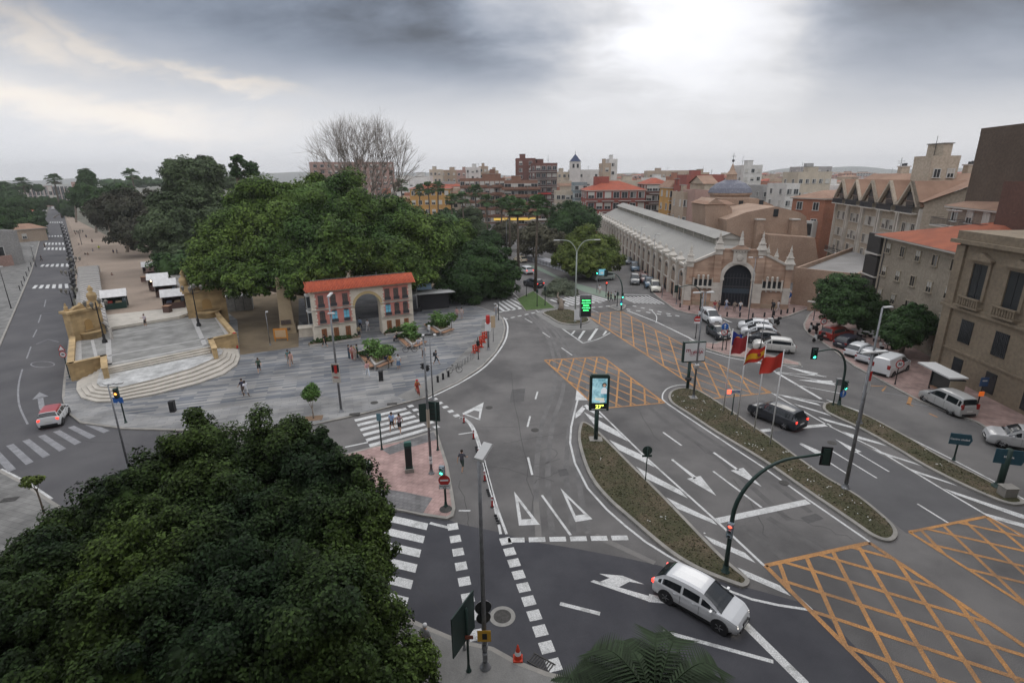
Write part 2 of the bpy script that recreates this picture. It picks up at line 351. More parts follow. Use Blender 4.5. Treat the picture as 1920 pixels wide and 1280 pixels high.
# pavements
IS = [(560, 905), (640, 852), (700, 836), (772, 820), (816, 806), (822, 815), (840, 870), (850, 925), (854, 952), (850, 966), (838, 972), (792, 965), (760, 958), (720, 951), (560, 960)]
paving('traffic_island', IS, m_pink)
tag(MB().poly(GP([(716, 842), (772, 822), (813, 809), (820, 823), (772, 837), (731, 852)], .126), m_tact).build('island_tactile_paving'), kind='structure')
tag(MB().poly(GP([(640, 935), (698, 912), (760, 922), (811, 933), (793, 962), (760, 955), (720, 948), (640, 948)], .126), m_tact).build('island_tactile_paving'), kind='structure')
SW = [(560, 1120), (690, 1135), (750, 1150), (812, 1177), (860, 1197), (925, 1212), (970, 1237), (1025, 1258), (1057, 1266), (1090, 1281), (1150, 1310), (1150, 1700), (200, 1700), (300, 1150)]
paving('pavement', SW, mat('pavement_concrete', (.185, .18, .17, 1), .9, (.23, .225, .215, 1), .8, .1, 40, s3=30))
paving('pavement', [(-300, 830), (0, 879), (50, 905), (95, 936), (180, 990), (250, 1060), (200, 1300), (-300, 1300)], m_pave)
paving('pavement', [(-900, 900), (-200, 700), (0, 648), (25, 590), (60, 507), (75, 450), (83, 420), (88, 392), (60, 392), (30, 430), (-60, 500), (-500, 600)], m_pave)
MP = [(1175, 470), (1183, 500), (1210, 535), (1232, 556), (1265, 580), (1290, 587), (1340, 594), (1402, 599), (1447, 599), (1477, 593), (1500, 584)]
paving('pavement', GP(MP, .12)+[Vector((50, 83, .12)), Vector((44, 190, .12)), Vector((31, 190, .12)), Vector((30, 140, .12))], m_paver, world=True)
RP = [(1545, 560), (1515, 590), (1506, 607), (1507, 615), (1515, 625), (1540, 640), (1600, 685), (1665, 720), (1722, 750), (1830, 790), (1930, 850), (2300, 1050)]
paving('pavement', GP(RP, .12)+[Vector((60, 30, .12)), Vector((56, 95, .12))], m_paver, world=True)
PI_ = [(1290, 637), (1317, 651), (1360, 665), (1410, 672), (1465, 681), (1503, 685), (1500, 679), (1470, 671), (1420, 659), (1395, 648), (1372, 622), (1366, 607), (1357, 602), (1350, 610), (1365, 634), (1340, 643)]
paving('parking_island', PI_, m_paver)
paving('refuge_island', [(1140, 575), (1150, 571), (1165, 568), (1174, 572), (1172, 577), (1160, 582)], m_pave)
ped = [(985, 563), (1095, 545), (1180, 560), (1140, 540), (1090, 520), (1040, 516), (1060, 540), (985, 556)]
# central islands
def med(name, px, n=4, kw=.28):
 P = catmull([(*p, 0) for p in px], n); W = [G(p.x, p.y, .14) for p in P]
 return W
A_ = [(1092, 790), (1086, 800), (1084, 825), (1095, 867), (1112, 902), (1140, 935), (1170, 962), (1250, 1030), (1310, 1067), (1380, 1095), (1397, 1098), (1405, 1091), (1400, 1080), (1355, 1042), (1275, 960), (1237, 921), (1182, 867), (1125, 810), (1107, 795)]
B_ = [(1254, 747), (1254, 738), (1262, 730), (1280, 726), (1302, 729), (1322, 737), (1377, 772), (1417, 800), (1455, 825), (1503, 860), (1551, 893), (1612, 929), (1657, 965), (1678, 986), (1683, 1002), (1673, 1012), (1654, 1011), (1630, 1000), (1597, 977), (1509, 917), (1431, 863), (1340, 808), (1295, 778), (1262, 757)]
C_ = [(1544, 757), (1550, 772), (1612, 802), (1680, 840), (1733, 872), (1811, 911), (1880, 940), (1912, 945), (1918, 936), (1853, 899), (1763, 854), (1715, 825), (1635, 782), (1580, 759), (1558, 753)]
D_ = [(1017, 586), (1035, 581), (1062, 579), (1082, 584), (1104, 596), (1103, 603), (1085, 607), (1062, 607), (1045, 603), (1030, 594)]
m_turf = mat('median_turf', (.060, .058, .030, 1), 1, (.115, .088, .058, 1), .5, .6, 12, detail=10, contrast=(.42, .68), s3=16, a3=1.6)
tag(MB().poly(GP([(1003, 588), (1040, 570), (1092, 578), (1110, 600), (1124, 612), (1108, 618), (1060, 618), (1040, 612)], .012), m_bike).build('island_apron'), kind='structure')
MED = {}
for nm, px in (('median_strip', A_), ('median_strip', B_), ('median_strip', C_), ('olive_island', D_)):
 W = med(nm, px); MED[px[0]] = W; mb = MB(); Q = inset(W, .22); n = len(W)
 mb.prism(Q, 0, .15, m_turf)
 P2 = [(p[0], p[1]) for p in W]; Q2 = [(q[0], q[1]) for q in Q]
 mb.add([(*p, 0) for p in P2]+[(*p, .14) for p in P2]+[(*q, .165) for q in Q2], [(i, (i+1) % n, n+(i+1) % n, n+i) for i in range(n)]+[(n+i, n+(i+1) % n, 2*n+(i+1) % n, 2*n+i) for i in range(n)], m_kerb)
 tag(mb.build(nm), kind='structure')
# grass tufts, small white flowers and litter on the medians: uncountable
def inside(x, y, P):
 c = False; j = len(P)-1
 for i in range(len(P)):
  if (P[i][1] > y) != (P[j][1] > y) and x < (P[j][0]-P[i][0])*(y-P[i][1])/(P[j][1]-P[i][1])+P[i][0]: c = not c
  j = i
 return c
m_tuft = mat('grass_blades', (.085, .095, .042, 1), .9, isl=.55); m_flow = mat('white_flower', (.7, .7, .66, 1), .8)
m_dry = mat('dry_grass', (.16, .13, .08, 1), .9, isl=.4)
for key, W in MED.items():
 Q = inset(W, .25); xs = [p[0] for p in Q]; ys = [p[1] for p in Q]; mb = MB(); area = (max(xs)-min(xs))*(max(ys)-min(ys)); rr = random.Random(3)
 N = int(min(9000, area*34))
 for _ in range(N):
  x = rr.uniform(min(xs), max(xs)); y = rr.uniform(min(ys), max(ys))
  if not inside(x, y, Q): continue
  a = rr.uniform(0, 2*PI); s = rr.uniform(.05, .13); hh = rr.uniform(.02, .07); dx, dy = math.cos(a)*s, math.sin(a)*s
  fl = rr.random() < (.003 if key != B_[0] else .012) and key != D_[0]
  if fl:
   for q in range(rr.randint(1, 4)):
    u, v = x+rr.uniform(-.25, .25), y+rr.uniform(-.25, .25); mb.add([(u-.045, v, .22), (u+.045, v, .22), (u, v+.06, .26)], [(0, 1, 2)], m_flow)
  else: mb.add([(x-dx, y-dy, .14), (x+dx, y+dy, .14), (x+dx*.6+rr.uniform(-.05, .05), y+rr.uniform(-.05, .05), .15+hh)], [(0, 1, 2)], m_dry if rr.random() < .22 else m_tuft)
 tag(mb.build('grass'), kind='stuff', label='short patchy grass with white flowers on a central strip')
# ---- painted markings
def lines(name, items, m, z=.009):
 mb = MB()
 for pts, w in items: stripe(mb, GP(pts), w, m, z)
 return tag(mb.build(name), kind='structure')
def sm(pts, n=5): return [(p.x, p.y) for p in catmull([(*p, 0) for p in pts], n, closed=False)]
SOL = [(sm([(1072, 1300), (1087, 742)])[:0] or [(1086, 738), (1078, 770), (1071, 800), (1069, 830), (1078, 868), (1102, 915), (1138, 955), (1172, 985), (1210, 1015), (1253, 1042), (1300, 1068), (1345, 1094), (1372, 1109), (1410, 1123), (1460, 1134), (1520, 1143)], .16),
  ([(1122, 770), (1212, 858), (1340, 973), (1465, 1090), (1522, 1143)], .16), ([(1322, 1000), (1320, 998)], .1),
  (sm([(802, 747), (860, 719), (906, 690), (933, 661), (948, 636), (952, 614), (948, 600), (944, 595)]), .22),
  (sm([(1242, 748), (1243, 738), (1252, 728), (1270, 722), (1288, 721)]), .13), ([(1242, 748), (1252, 757), (1280, 776), (1387, 847), (1430, 875), (1518, 938), (1630, 1015)], .16),
  ([(1446, 736), (1552, 797), (1642, 841), (1763, 914), (1960, 1030)], .16), ([(1500, 801), (1556, 796)], .45), ([(1424, 808), (1446, 805)], .45), ([(1345, 976), (1515, 940)], .5),
  ([(998, 577), (1093, 643)], .18), (sm([(1093, 643), (1120, 636), (1144, 624)]), .14),
  ([(1315, 655), (1367, 670), (1430, 682), (1505, 687)], .16), ([(1176, 582), (1230, 603), (1290, 632), (1318, 648)], .22),
  ([(1140, 574), (1160, 583)], .12), ([(1107, 580), (1122, 586)], .12), (sm([(1222, 582), (1231, 593), (1230, 605)]), .12),
  ([(1418, 676), (1540, 748)], .3), ([(1440, 736), (1552, 756)], .12), ([(1622, 779), (1700, 818), (1780, 858), (1860, 900), (1960, 960)], .15),
  ([(1455, 697), (1550, 706)][:2], .13), ([(1448, 696), (1570, 719)], .13), ([(1490, 721), (1575, 737)], .13), ([(1050, 1131), (1125, 1150)], .22),
  ([(1397, 1170), (1510, 1282)], .42), ([(1243, 1183), (1450, 1240)], .2), ([(806, 980), (842, 989)], .22),
  ([(1016, 928), (1070, 1003)], .16), ([(1008, 734), (1004, 748)], .16), ([(994, 780), (989, 800)], .16), ([(990, 857), (998, 890)], .16),
  ([(984, 597), (998, 605)], .14), ([(1017, 623), (1031, 632)], .14), ([(1053, 652), (1073, 666)], .14), ([(1243, 810), (1278, 835)], .16), ([(1337, 883), (1428, 951)], .16),
  ([(1260, 861), (1315, 902)], .14), ([(1338, 848), (1392, 888)], .14), ([(1500, 832), (1544, 858)], .13), ([(1555, 866), (1645, 896)][:0] or [(1555, 842), (1644, 896)], .13), ([(1554, 866), (1590, 889)], .13), ([(1605, 847), (1667, 884)], .13),
  ([(1720, 944), (1778, 980)], .14), ([(647, 838), (690, 829)], .18), ([(758, 754), (779, 747)], .14), ([(1170, 552), (1218, 553)], .3), ([(860, 814), (894, 809)], .14), ([(860, 957), (882, 957)], .14),
  ([(0, 880), (50, 905), (95, 936)], .3), ([(958, 545), (990, 575)], .14)]
SOL = [(p, w) for p, w in SOL if len(p) > 1]
lines('lane_lines', SOL, m_white)
# double line with delineators beside the cycle lane
lines('cycle_lane_lines', [(sm([(863, 783), (876, 790), (889, 812), (902, 850), (915, 900), (930, 960), (939, 1001)]), .16), (sm([(870, 783), (886, 798), (899, 830), (912, 880), (930, 945), (950, 1001)]), .16), ([(862, 783), (872, 784)], .3)], m_white, .010)
def zebra(A, B, C, D, n, m, name='zebra_crossing', fill=.5, z=.009):   # first bar edge A->B, last bar edge D->C
 A, B, C, D = (G(*p) for p in (A, B, C, D)); mb = MB(); k = n-1+fill
 for i in range(n):
  t0, t1 = i/k, (i+fill)/k
  mb.poly([A.lerp(D, t0), B.lerp(C, t0), B.lerp(C, t1), A.lerp(D, t1)], m, z)
 return tag(mb.build(name), kind='structure')
zebra((664, 786), (760, 764), (808, 805), (694, 838), 6, m_white)
zebra((722, 963), (803, 981), (752, 1175), (600, 1135), 7, m_white, fill=.53)
zebra((206, 807), (165, 790), (-20, 845), (15, 885), 7, m_worn, fill=.45)
zebra((998, 574), (966, 558), (925, 569), (943, 584), 6, m_white)
zebra((1145, 563), (1104, 552), (1030, 562), (1063, 574), 9, m_white, fill=.5)
zebra((1247, 570), (1218, 555), (1164, 557), (1190, 568), 8, m_white, fill=.45)
zebra((1374, 605), (1350, 594), (1340, 592), (1330, 596), 3, m_white, fill=.5)
zebra((1510, 592), (1600, 600), (1640, 605), (1530, 588), 3, m_worn, fill=.5)
for (a, b, c, d, n) in (((57, 541), (132, 540), (130, 532), (63, 535), 6), ((73, 500), (131, 500), (131, 494), (77, 496), 6), ((80, 468), (124, 469), (124, 464), (82, 464), 6), ((82, 459), (122, 459), (121, 455), (84, 455), 6), ((84, 444), (118, 444), (117, 441), (85, 442), 6), ((92, 418), (119, 418), (118, 416), (93, 416), 6)):
 A, B, C, D = (G(*p) for p in (a, b, c, d)); mb = MB()
 for i in range(n):
  t0, t1 = (i+.2)/n, (i+.75)/n; mb.poly([A.lerp(B, t0), A.lerp(B, t1), D.lerp(C, t1), D.lerp(C, t0)], m_white, .010)
 tag(mb.build('zebra_crossing'), kind='structure')
# square dashes (give-way rows and cycle crossings)
def dashes(items, name, m=m_white, along=.5, wide=.5, z=.011):
 mb = MB()
 for (a, b, n) in items:
  A, B = G(*a), G(*b); d = (B-A).normalized(); L = (B-A).length; q = Vector((-d.y, d.x, 0))*wide/2
  for i in range(n):
   c = A.lerp(B, i/(n-1)); e = d*along/2; mb.poly([c-e-q, c+e-q, c+e+q, c-e+q], m, z)
 return tag(mb.build(name), kind='structure')
dashes([((849, 987), (892, 1190), 8)], 'cycle_crossing_dashes', along=.62, wide=.62)
dashes([((948, 1014), (1038, 1246), 10)], 'cycle_crossing_dashes', along=.62, wide=.62)
dashes([((968, 1012), (1162, 1008), 6)], 'give_way_dashes', along=.95, wide=.42)
dashes([((770, 761), (818, 800), 6)], 'cycle_crossing_dashes', along=.5, wide=.5); dashes([((806, 741), (856, 779), 6)], 'cycle_crossing_dashes', along=.5, wide=.5)
dashes([((938, 585), (998, 575), 6), ((948, 598), (1012, 584), 6), ((1054, 571), (1125, 567), 6), ((1070, 580), (1140, 574), 6), ((1190, 574), (1270, 592), 6), ((1160, 577), (1255, 592), 6)], 'cycle_crossing_dashes', along=.7, wide=.35)
# hatched zones
def bars(items, name='hatched_marking', m=m_white, z=.010):
 mb = MB()
 for q in items: mb.poly(GP(q), m, z)
 return tag(mb.build(name), kind='structure')
def bar(a, b, wa, wb):
 return [a, (a[0]+wa[0], a[1]+wa[1]), (b[0]+wb[0], b[1]+wb[1]), b]
bars([[(1095, 772), (1158, 808), (1177, 827), (1115, 797)], [(1142, 824), (1205, 853), (1228, 876), (1160, 843)], [(1192, 874), (1275, 918), (1290, 934), (1212, 897)], [(1249, 932), (1335, 973), (1345, 984), (1270, 953)], [(1320, 1003), (1397, 1036), (1417, 1055), (1337, 1019)], [(1382, 1063), (1462, 1097), (1483, 1117), (1402, 1082)]])
bars([[(1081, 731), (1104, 750), (1079, 750)], [(1092, 762), (1100, 758), (1131, 783), (1125, 782)], [(1079, 775), (1093, 760), (1099, 764), (1088, 778), (1079, 784)]], 'hatched_marking')
bars([[(1533, 781), (1597, 799), (1609, 806), (1548, 789)], [(1579, 808), (1648, 829), (1663, 836), (1597, 819)], [(1633, 840), (1714, 867), (1730, 874), (1651, 850)], [(1699, 876), (1778, 903), (1796, 911), (1720, 887)], [(1769, 915), (1920, 965), (1920, 973), (1790, 926)], [(1844, 961), (1925, 983), (1925, 990), (1865, 973)], [(1460, 739), (1532, 756), (1540, 761), (1472, 744)], [(1487, 756), (1547, 774), (1562, 781), (1500, 762)]])
bars([[(1070, 627), (1076, 620), (1079, 620), (1075, 626)], [(1083, 635), (1093, 620), (1098, 620), (1087, 636)], [(1101, 639), (1117, 616), (1122, 616), (1107, 638)], [(1129, 629), (1135, 620), (1139, 621), (1133, 628)]])
# give-way triangles
def tri(px, k=.52, name='give_way_triangle'):
 P = GP(px); mb = MB(); ap = P[0]; b1, b2 = P[1], P[2]; c = (ap+b1+b2)/3
 t = .84; o1 = ap.lerp(b1, t); o2 = ap.lerp(b2, t)
 mb.poly([b1, b2, o2, o1], m_white, .010)
 i_ap = ap.lerp((b1+b2)/2, .30); i1 = o1.lerp(o2, .20); i2 = o2.lerp(o1, .20)
 mb.poly([ap, o1, i1, i_ap], m_white, .010); mb.poly([ap, i_ap, i2, o2], m_white, .010)
 return tag(mb.build(name), kind='structure')
tri([(964, 921), (973, 985), (1012, 983)]); tri([(1051, 915), (1079, 978), (1111, 973)])
bars([[(907, 754), (903, 772), (889, 769)], [(866, 775), (907, 754), (889, 769), (874, 776)], [(903, 772), (900, 788), (897, 786), (899, 771)], [(866, 775), (874, 776), (899, 785), (900, 788)]], 'give_way_triangle')
# arrows
def arrow(tail, head, w=.14, hl=2.2, hw=1.1, m=m_white):
 T, Hd = G(*tail), G(*head); d = (Hd-T).normalized(); n = Vector((-d.y, d.x, 0)); b = Hd-d*hl; mb = MB()
 stripe(mb, [T, b], w*1.4, m, .010); mb.poly([b-n*hw/2+d*-.15, Hd, b+n*hw/2+d*-.15], m, .010); return tag(mb.build('lane_arrow'), kind='structure')
arrow((1260, 861), (1343, 929)); arrow((1338, 848), (1428, 912)); arrow((1544, 858), (1500, 832)) if 0 else None
arrow((1546, 854), (1499, 829), .1, 2.0, .75); arrow((1600, 843), (1566, 823), .1, 2.0, .75); arrow((1575, 719), (1497, 712), .12, 3.0, 1.3); arrow((1600, 771), (1548, 748), .12, 3.0, 1.3); arrow((1545, 706), (1473, 687), .12, 3)
arrow((79, 766), (74, 735), .3, 1.8, 1.2, m_worn)
bars([[(1107, 1090), (1113, 1087), (1218, 1117), (1216, 1127)], [(1124, 1075), (1168, 1079), (1208, 1095), (1180, 1090), (1161, 1100), (1122, 1091), (1143, 1083)], [(1217, 1113), (1260, 1122), (1250, 1131), (1216, 1128)]], 'turn_arrow')
# yellow boxes
def ybox(A, B, C, D, s1, s2, w=.15, wb=.2):
 P = [G(*p) for p in (A, B, C, D)]; mb = MB(); z = .009
 def clip(a, d):
  ts = []
  for i in range(4):
   p, q = P[i], P[(i+1) % 4]; e = q-p; den = d.x*e.y-d.y*e.x
   if abs(den) < 1e-9: continue
   t = ((p.x-a.x)*e.y-(p.y-a.y)*e.x)/den; s = ((p.x-a.x)*d.y-(p.y-a.y)*d.x)/den
   if -1e-6 <= s <= 1+1e-6: ts.append(t)
  return (min(ts), max(ts)) if len(ts) > 1 else None
 for zi, (dirv, sp) in enumerate((s1, s2)):
  d = (G(*dirv[1])-G(*dirv[0])).normalized(); n = Vector((-d.y, d.x, 0)); c = P[0]; pr = [(p-c).dot(n) for p in P]
  k = math.floor(min(pr)/sp)
  while k*sp < max(pr):
   a = c+n*(k+.5)*sp; r = clip(a, d)
   if r and r[1]-r[0] > .3: stripe(mb, [a+d*r[0], a+d*r[1]], w, m_yell, z+.003*zi)
   k += 1
 for i in range(4):
  p, q = P[i], P[(i+1) % 4]; stripe(mb, [p, q], wb, m_yell, z+.006)
 return tag(mb.build('yellow_box_marking'), kind='structure')
ybox((1021, 675), (1130, 669), (1246, 755), (1122, 766), (((1158, 763), (1163, 695)), 1.28), (((1087, 695), (1190, 740)), 1.28), w=.17)
ybox((1097, 589), (1166, 584), (1446, 736), (1336, 747), (((1200, 655), (1193, 600)), 1.5), (((1120, 602), (1230, 640)), 1.5), w=.15)
ybox((1435, 1060), (1630, 1017), (2010, 1270), (1760, 1385), (((1503, 1119), (1478, 1055)), 1.55), (((1435, 1060), (1600, 1110)), 1.55), w=.22, wb=.26)
ybox((1705, 997), (1850, 968), (2120, 1110), (2010, 1190), (((1790, 1040), (1740, 990)), 1.55), (((1720, 1000), (1850, 1030)), 1.55), w=.2)
# faint worn things on the avenue, manholes, tyre marks
lines('worn_lane_lines', [([(83, 575), (86, 562)], .15), ([(72, 605), (77, 590)], .15), ([(62, 632), (69, 618)], .15), ([(50, 672), (58, 650)], .15), (sm([(42, 692), (36, 715), (34, 740), (38, 765), (52, 795)]), .15), ([(68, 645), (90, 636), (110, 641)], .12), ([(78, 588), (112, 587)], .08), ([(80, 592), (112, 591)], .08)], m_worn, .010)
mb = MB()
for k in range(24): pass
ring = [G(80+22*math.cos(2*PI*k/24), 683+5.5*math.sin(2*PI*k/24)) for k in range(25)]; stripe(mb, ring, .12, m_worn, .011); tag(mb.build('painted_speed_circle'), kind='structure')
m_iron = mat('cast_iron', (.05, .048, .045, 1), .7, (.09, .085, .08, 1), 6, .3, 60, metal=.4)
def manhole(px, py, r=.35, z=.012, ring=0, label='round iron manhole cover in the road'):
 p = G(px, py); mb = MB().lathe([(r, 0), (r, .006), (r*.85, .008), (r*.8, .005), (.01, .006)], (0, 0, 0), m_iron, 24, False)
 if ring: mb.lathe([(ring, -.004), (ring, .001), (r, .001)], (0, 0, 0), mat('concrete_collar', (.26, .25, .23, 1), .9, (.32, .31, .29, 1), 4), 28, False)
 o = mb.build('manhole_cover', loc=(p.x, p.y, z)); tag(o, label, 'manhole cover')
manhole(942, 1155, .42, .014, .62, 'large manhole cover ringed with pale concrete in the dark asphalt'); manhole(917, 764, .33, .012, 0, 'manhole cover beside the hollow white triangle on the road')
manhole(836, 957, .4, .125, .0, 'round cover at the rounded tip of the pink traffic island'); manhole(702, 757, .35, .128, 0, 'round cover on the plaza edge above the zebra crossing'); manhole(1000, 1112+400, .3)if 0 else None
m_tyre = mat('tyre_mark', (.10, .095, .095, 1), .9, (.135, .13, .125, 1), 1.5, contrast=(.3, .7))
lines('tyre_marks', [([(1190, 740), (1260, 800), (1350, 860), (1480, 975)], .42), ([(1215, 735), (1290, 795), (1400, 870), (1520, 960)], .38), ([(1390, 985), (1490, 1060)], .5), ([(1440, 970), (1570, 1050)], .45)], m_tyre, .005)
lines('tyre_marks', [(sm([(880, 830), (930, 850), (1000, 870), (1050, 860)]), .10), (sm([(900, 800), (960, 800), (1010, 795)]), .08), (sm([(1000, 880), (1025, 868), (1045, 850), (1030, 840), (1005, 848)]), .09)], m_tyre, .005)
# lane wear, seams, cracks and repairs of the road surface
m_crack = mat('crack_sealant', (.055, .053, .052, 1), .8); rc_ = random.Random(8); it = []
for (x0, y0, x1, y1) in ((900, 870, 1040, 900), (960, 700, 1000, 960), (1030, 690, 1080, 720), (1140, 700, 1240, 830), (880, 700, 960, 690), (1380, 900, 1440, 1010), (1060, 880, 1000, 905), (1300, 830, 1420, 900), (1460, 960, 1600, 1010), (940, 830, 1060, 812), (860, 900, 880, 990), (1180, 1060, 1210, 1140), (300, 815, 520, 850), (60, 820, 330, 835), (1010, 640, 1120, 690), (1500, 715, 1560, 770), (700, 1010, 830, 1150)):
 n = 9; P_ = [(x0+(x1-x0)*k/n+rc_.uniform(-5, 5), y0+(y1-y0)*k/n+rc_.uniform(-3, 3)) for k in range(n+1)]; it.append((P_, .035))
lines('road_cracks', it, m_crack, .006)
m_rep = mat('repair_patch', (.088, .085, .084, 1), .9, (.11, .106, .104, 1), 1.2, s3=40, a3=1); m_rep2 = mat('pale_repair_patch', (.17, .163, .155, 1), .9, (.20, .19, .18, 1), 1.2, s3=40, a3=1)
bars([[(960, 730), (985, 728), (982, 752), (955, 755)], [(1290, 690), (1310, 700), (1300, 708), (1280, 698)], [(1045, 880), (1062, 878), (1068, 890), (1050, 893)], [(1500, 970), (1530, 962), (1545, 972), (1515, 981)]], 'road_repair', m_rep, .005)
bars([[(1000, 940), (1004, 1010), (1016, 1010), (1010, 940)], [(1120, 1000), (1230, 1052), (1225, 1058), (1110, 1006)], [(905, 625), (935, 600), (938, 604), (910, 630)]], 'road_repair', m_rep2, .005)
m_pol = mat('polished_wheel_track', (.100, .096, .095, 1), .7, (.15, .144, .14, 1), .8, contrast=(.35, .65), detail=8, s3=38, a3=1.4); tr = []
for off in (0, 17, 44, 62): tr.append((sm([(990+off*.4, 590), (1030+off*.5, 640), (1040+off, 720), (1015+off*1.2, 800), (1005+off*1.3, 900), (1010+off*1.5, 1000)]), .38))
lines('wheel_tracks', tr, m_pol, .0045)
manhole(1003, 766+40, .33, .012, 0, 'manhole cover in the middle lane left of the advertising totem'); manhole(1470, 905, .33, .012, 0, 'manhole cover near the arrows right of the left strip'); manhole(1560, 830, .33, .012, 0, 'manhole cover in the dark lanes right of the flags')
for px, py in ((18, 936), (640, 866), (498, 810), (665, 776), (735, 757)):
 p = G(px, py, .125); tag(MB().box((0, 0, 0), (.9, .5, .012), m_iron).box((0, 0, .012), (.8, .03, .004), m_crack).build('service_cover', loc=p, rz=R(12)), 'square iron service cover in the pavement', 'cover', 'square pavement covers')
# ================================================================ LIBRARY: foliage, people, vehicles, posts
def np_mesh(name, V, Fq, mats, mi=None, smooth=False):
 me = bpy.data.meshes.new(name); n = len(Fq); k = Fq.shape[1]
 me.vertices.add(len(V)); me.vertices.foreach_set('co', np.asarray(V, np.float32).ravel())
 me.loops.add(n*k); me.loops.foreach_set('vertex_index', Fq.astype(np.int32).ravel())
 me.polygons.add(n); me.polygons.foreach_set('loop_start', np.arange(0, n*k, k, dtype=np.int32)); me.polygons.foreach_set('loop_total', np.full(n, k, np.int32))
 if mi is not None: me.polygons.foreach_set('material_index', np.asarray(mi, np.int32))
 for m in mats: me.materials.append(m)
 me.update(); me.validate(); return me
def unit(a): return a/np.maximum(np.linalg.norm(a, axis=1, keepdims=True), 1e-6)
def leaf_mesh(name, C, N, s, m, asp=.62, rng=RNG):
 n = len(C); t = unit(np.cross(N, rng.normal(size=(n, 3)))); b = np.cross(N, t); s = s[:, None]
 V = np.stack([C-t*s*.5, C+b*s*asp*.5+t*s*.08+N*s*.08, C+t*s*.5, C-b*s*asp*.5+t*s*.08+N*s*.08], 1).reshape(-1, 3)
 return np_mesh(name, V, np.arange(4*n).reshape(n, 4), [m])
def crown_points(blobs, n, rc=.28, seed=1, clumps=26, low=.35, flat=.8, shell=(.78, 1.02), skin=.45):
 rng = np.random.default_rng(seed); B = np.array(blobs, float); vol = (B[:, 3]*B[:, 4]+B[:, 3]*B[:, 5])*1.0; vol /= vol.sum(); Cs = []; Ns = []
 for b, w in zip(B, vol):
  c = b[:3]; r = b[3:6]; k = max(6, int(clumps*1.5*(1+.2*rng.normal()))); d = unit(rng.normal(size=(k*3, 3))); keep = (d[:, 2] > -.25) | (rng.random(k*3) < low); d = d[keep][:k]
  cc = c+d*r*rng.uniform(*shell, size=(len(d), 1)); q = rc*1.12*r.min()*rng.uniform(.6, 1.35, size=len(d)); nn = int(n*w/len(d))
  for ci, qi, di in zip(cc, q, d):
   u = unit(rng.normal(size=(nn, 3))); rad = rng.random((nn, 1))**.45; p = ci+u*rad*qi*np.array([1, 1, flat])
   ok = (u @ di > -.55) & ((u[:, 2] > -.6) | (rng.random(nn) < .5)); p = p[ok]; u = u[ok]
   Cs.append(p); Ns.append(unit(u*.6+di*.5+rng.normal(size=p.shape)*.45+np.array([0, 0, .35])))
  ns = int(n*w*skin); d = unit(rng.normal(size=(ns, 3))); d = d[(d[:, 2] > -.35) | (rng.random(len(d)) < .4)]; wob = 1+.07*np.sin(d[:, 0]*9+b[0])*np.cos(d[:, 1]*8+b[1])+.05*np.sin(d[:, 2]*13)
  Cs.append(c+d*r*(rng.uniform(.70, .86, (len(d), 1))*wob[:, None])); Ns.append(unit(d*.7+rng.normal(size=d.shape)*.5+np.array([0, 0, .3])))
 C = np.concatenate(Cs); N = np.concatenate(Ns); keep = np.ones(len(C), bool)
 for b in B: keep &= (((C-b[:3])/b[3:6])**2).sum(1) > .42
 return C[keep], N[keep]
def core_mb(blobs, m, k=.80, seed=3):
 mb = MB(); rr = random.Random(seed)
 for b in blobs:
  o = len(mb.v); mb.ball(b[:3], 1, m, 16, 10, (b[3]*k, b[4]*k, b[5]*k))
  for i in range(o, len(mb.v)):
   v = mb.v[i]; j = 1+.16*math.sin(v[0]*2.1/b[3]*4+v[2]*3)*math.cos(v[1]*2.7/b[3]*4); mb.v[i] = tuple(b[q]+(v[q]-b[q])*j for q in range(3))
 return mb
FOL = {}
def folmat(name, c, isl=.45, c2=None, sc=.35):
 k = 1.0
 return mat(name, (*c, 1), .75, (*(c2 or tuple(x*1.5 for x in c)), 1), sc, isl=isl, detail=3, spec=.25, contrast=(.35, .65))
m_bark = mat('bark', (.13, .10, .075, 1), .95, (.2, .165, .13, 1), 3, .6, 12, detail=8)
m_palebark = mat('pale_bark', (.26, .23, .20, 1), .95, (.17, .15, .13, 1), 3, .4, 12)
def tree(name, label, blobs, base, n, leaf, m, group=None, rc=.28, clumps=26, seed=1, trunk=.4, bark=None, low=.35, core=.74, flat=.8, limbs=None, cat='tree', skin=.45, shell=(.78, 1.02)):
 """blobs in local coordinates above the base"""
 t = thing(name, label, cat, base, 0, group); bark = bark or m_bark
 C, N = crown_points(blobs, n, rc, seed, clumps, low, flat, shell, skin); s = np.random.default_rng(seed).uniform(.65, 1.35, len(C))*leaf
 o = bpy.data.objects.new('crown', leaf_mesh('crown', C, N, s, m)); COL.objects.link(o); o.parent = t
 if core:
  cm = core_mb(blobs, m, core*.88, seed); part(t, 'inner_foliage', cm)
 rr = random.Random(seed); lo = min(b[2]-b[5]*.6 for b in blobs); cx = sum(b[0] for b in blobs)/len(blobs); cy = sum(b[1] for b in blobs)/len(blobs)
 fork = Vector((cx*.25, cy*.25, max(.8, lo*.75))); mb = MB()
 mb.tube([(0, 0, -.05), (0, 0, .15), fork*.5+Vector((trunk*.2, 0, 0)), fork], [trunk*1.6, trunk*1.15, trunk, trunk*.85], bark, 10)
 part(t, 'trunk', mb); mb = MB()
 for b in (limbs or blobs):
  e = Vector(b[:3]); q = fork.lerp(e, .5)+Vector((rr.uniform(-.1, .1), rr.uniform(-.1, .1), -.08))*(e-fork).length
  mb.tube([fork-Vector((0, 0, .2)), q, e], [trunk*.6, trunk*.38, trunk*.12], bark, 7)
 part(t, 'limbs', mb); return t
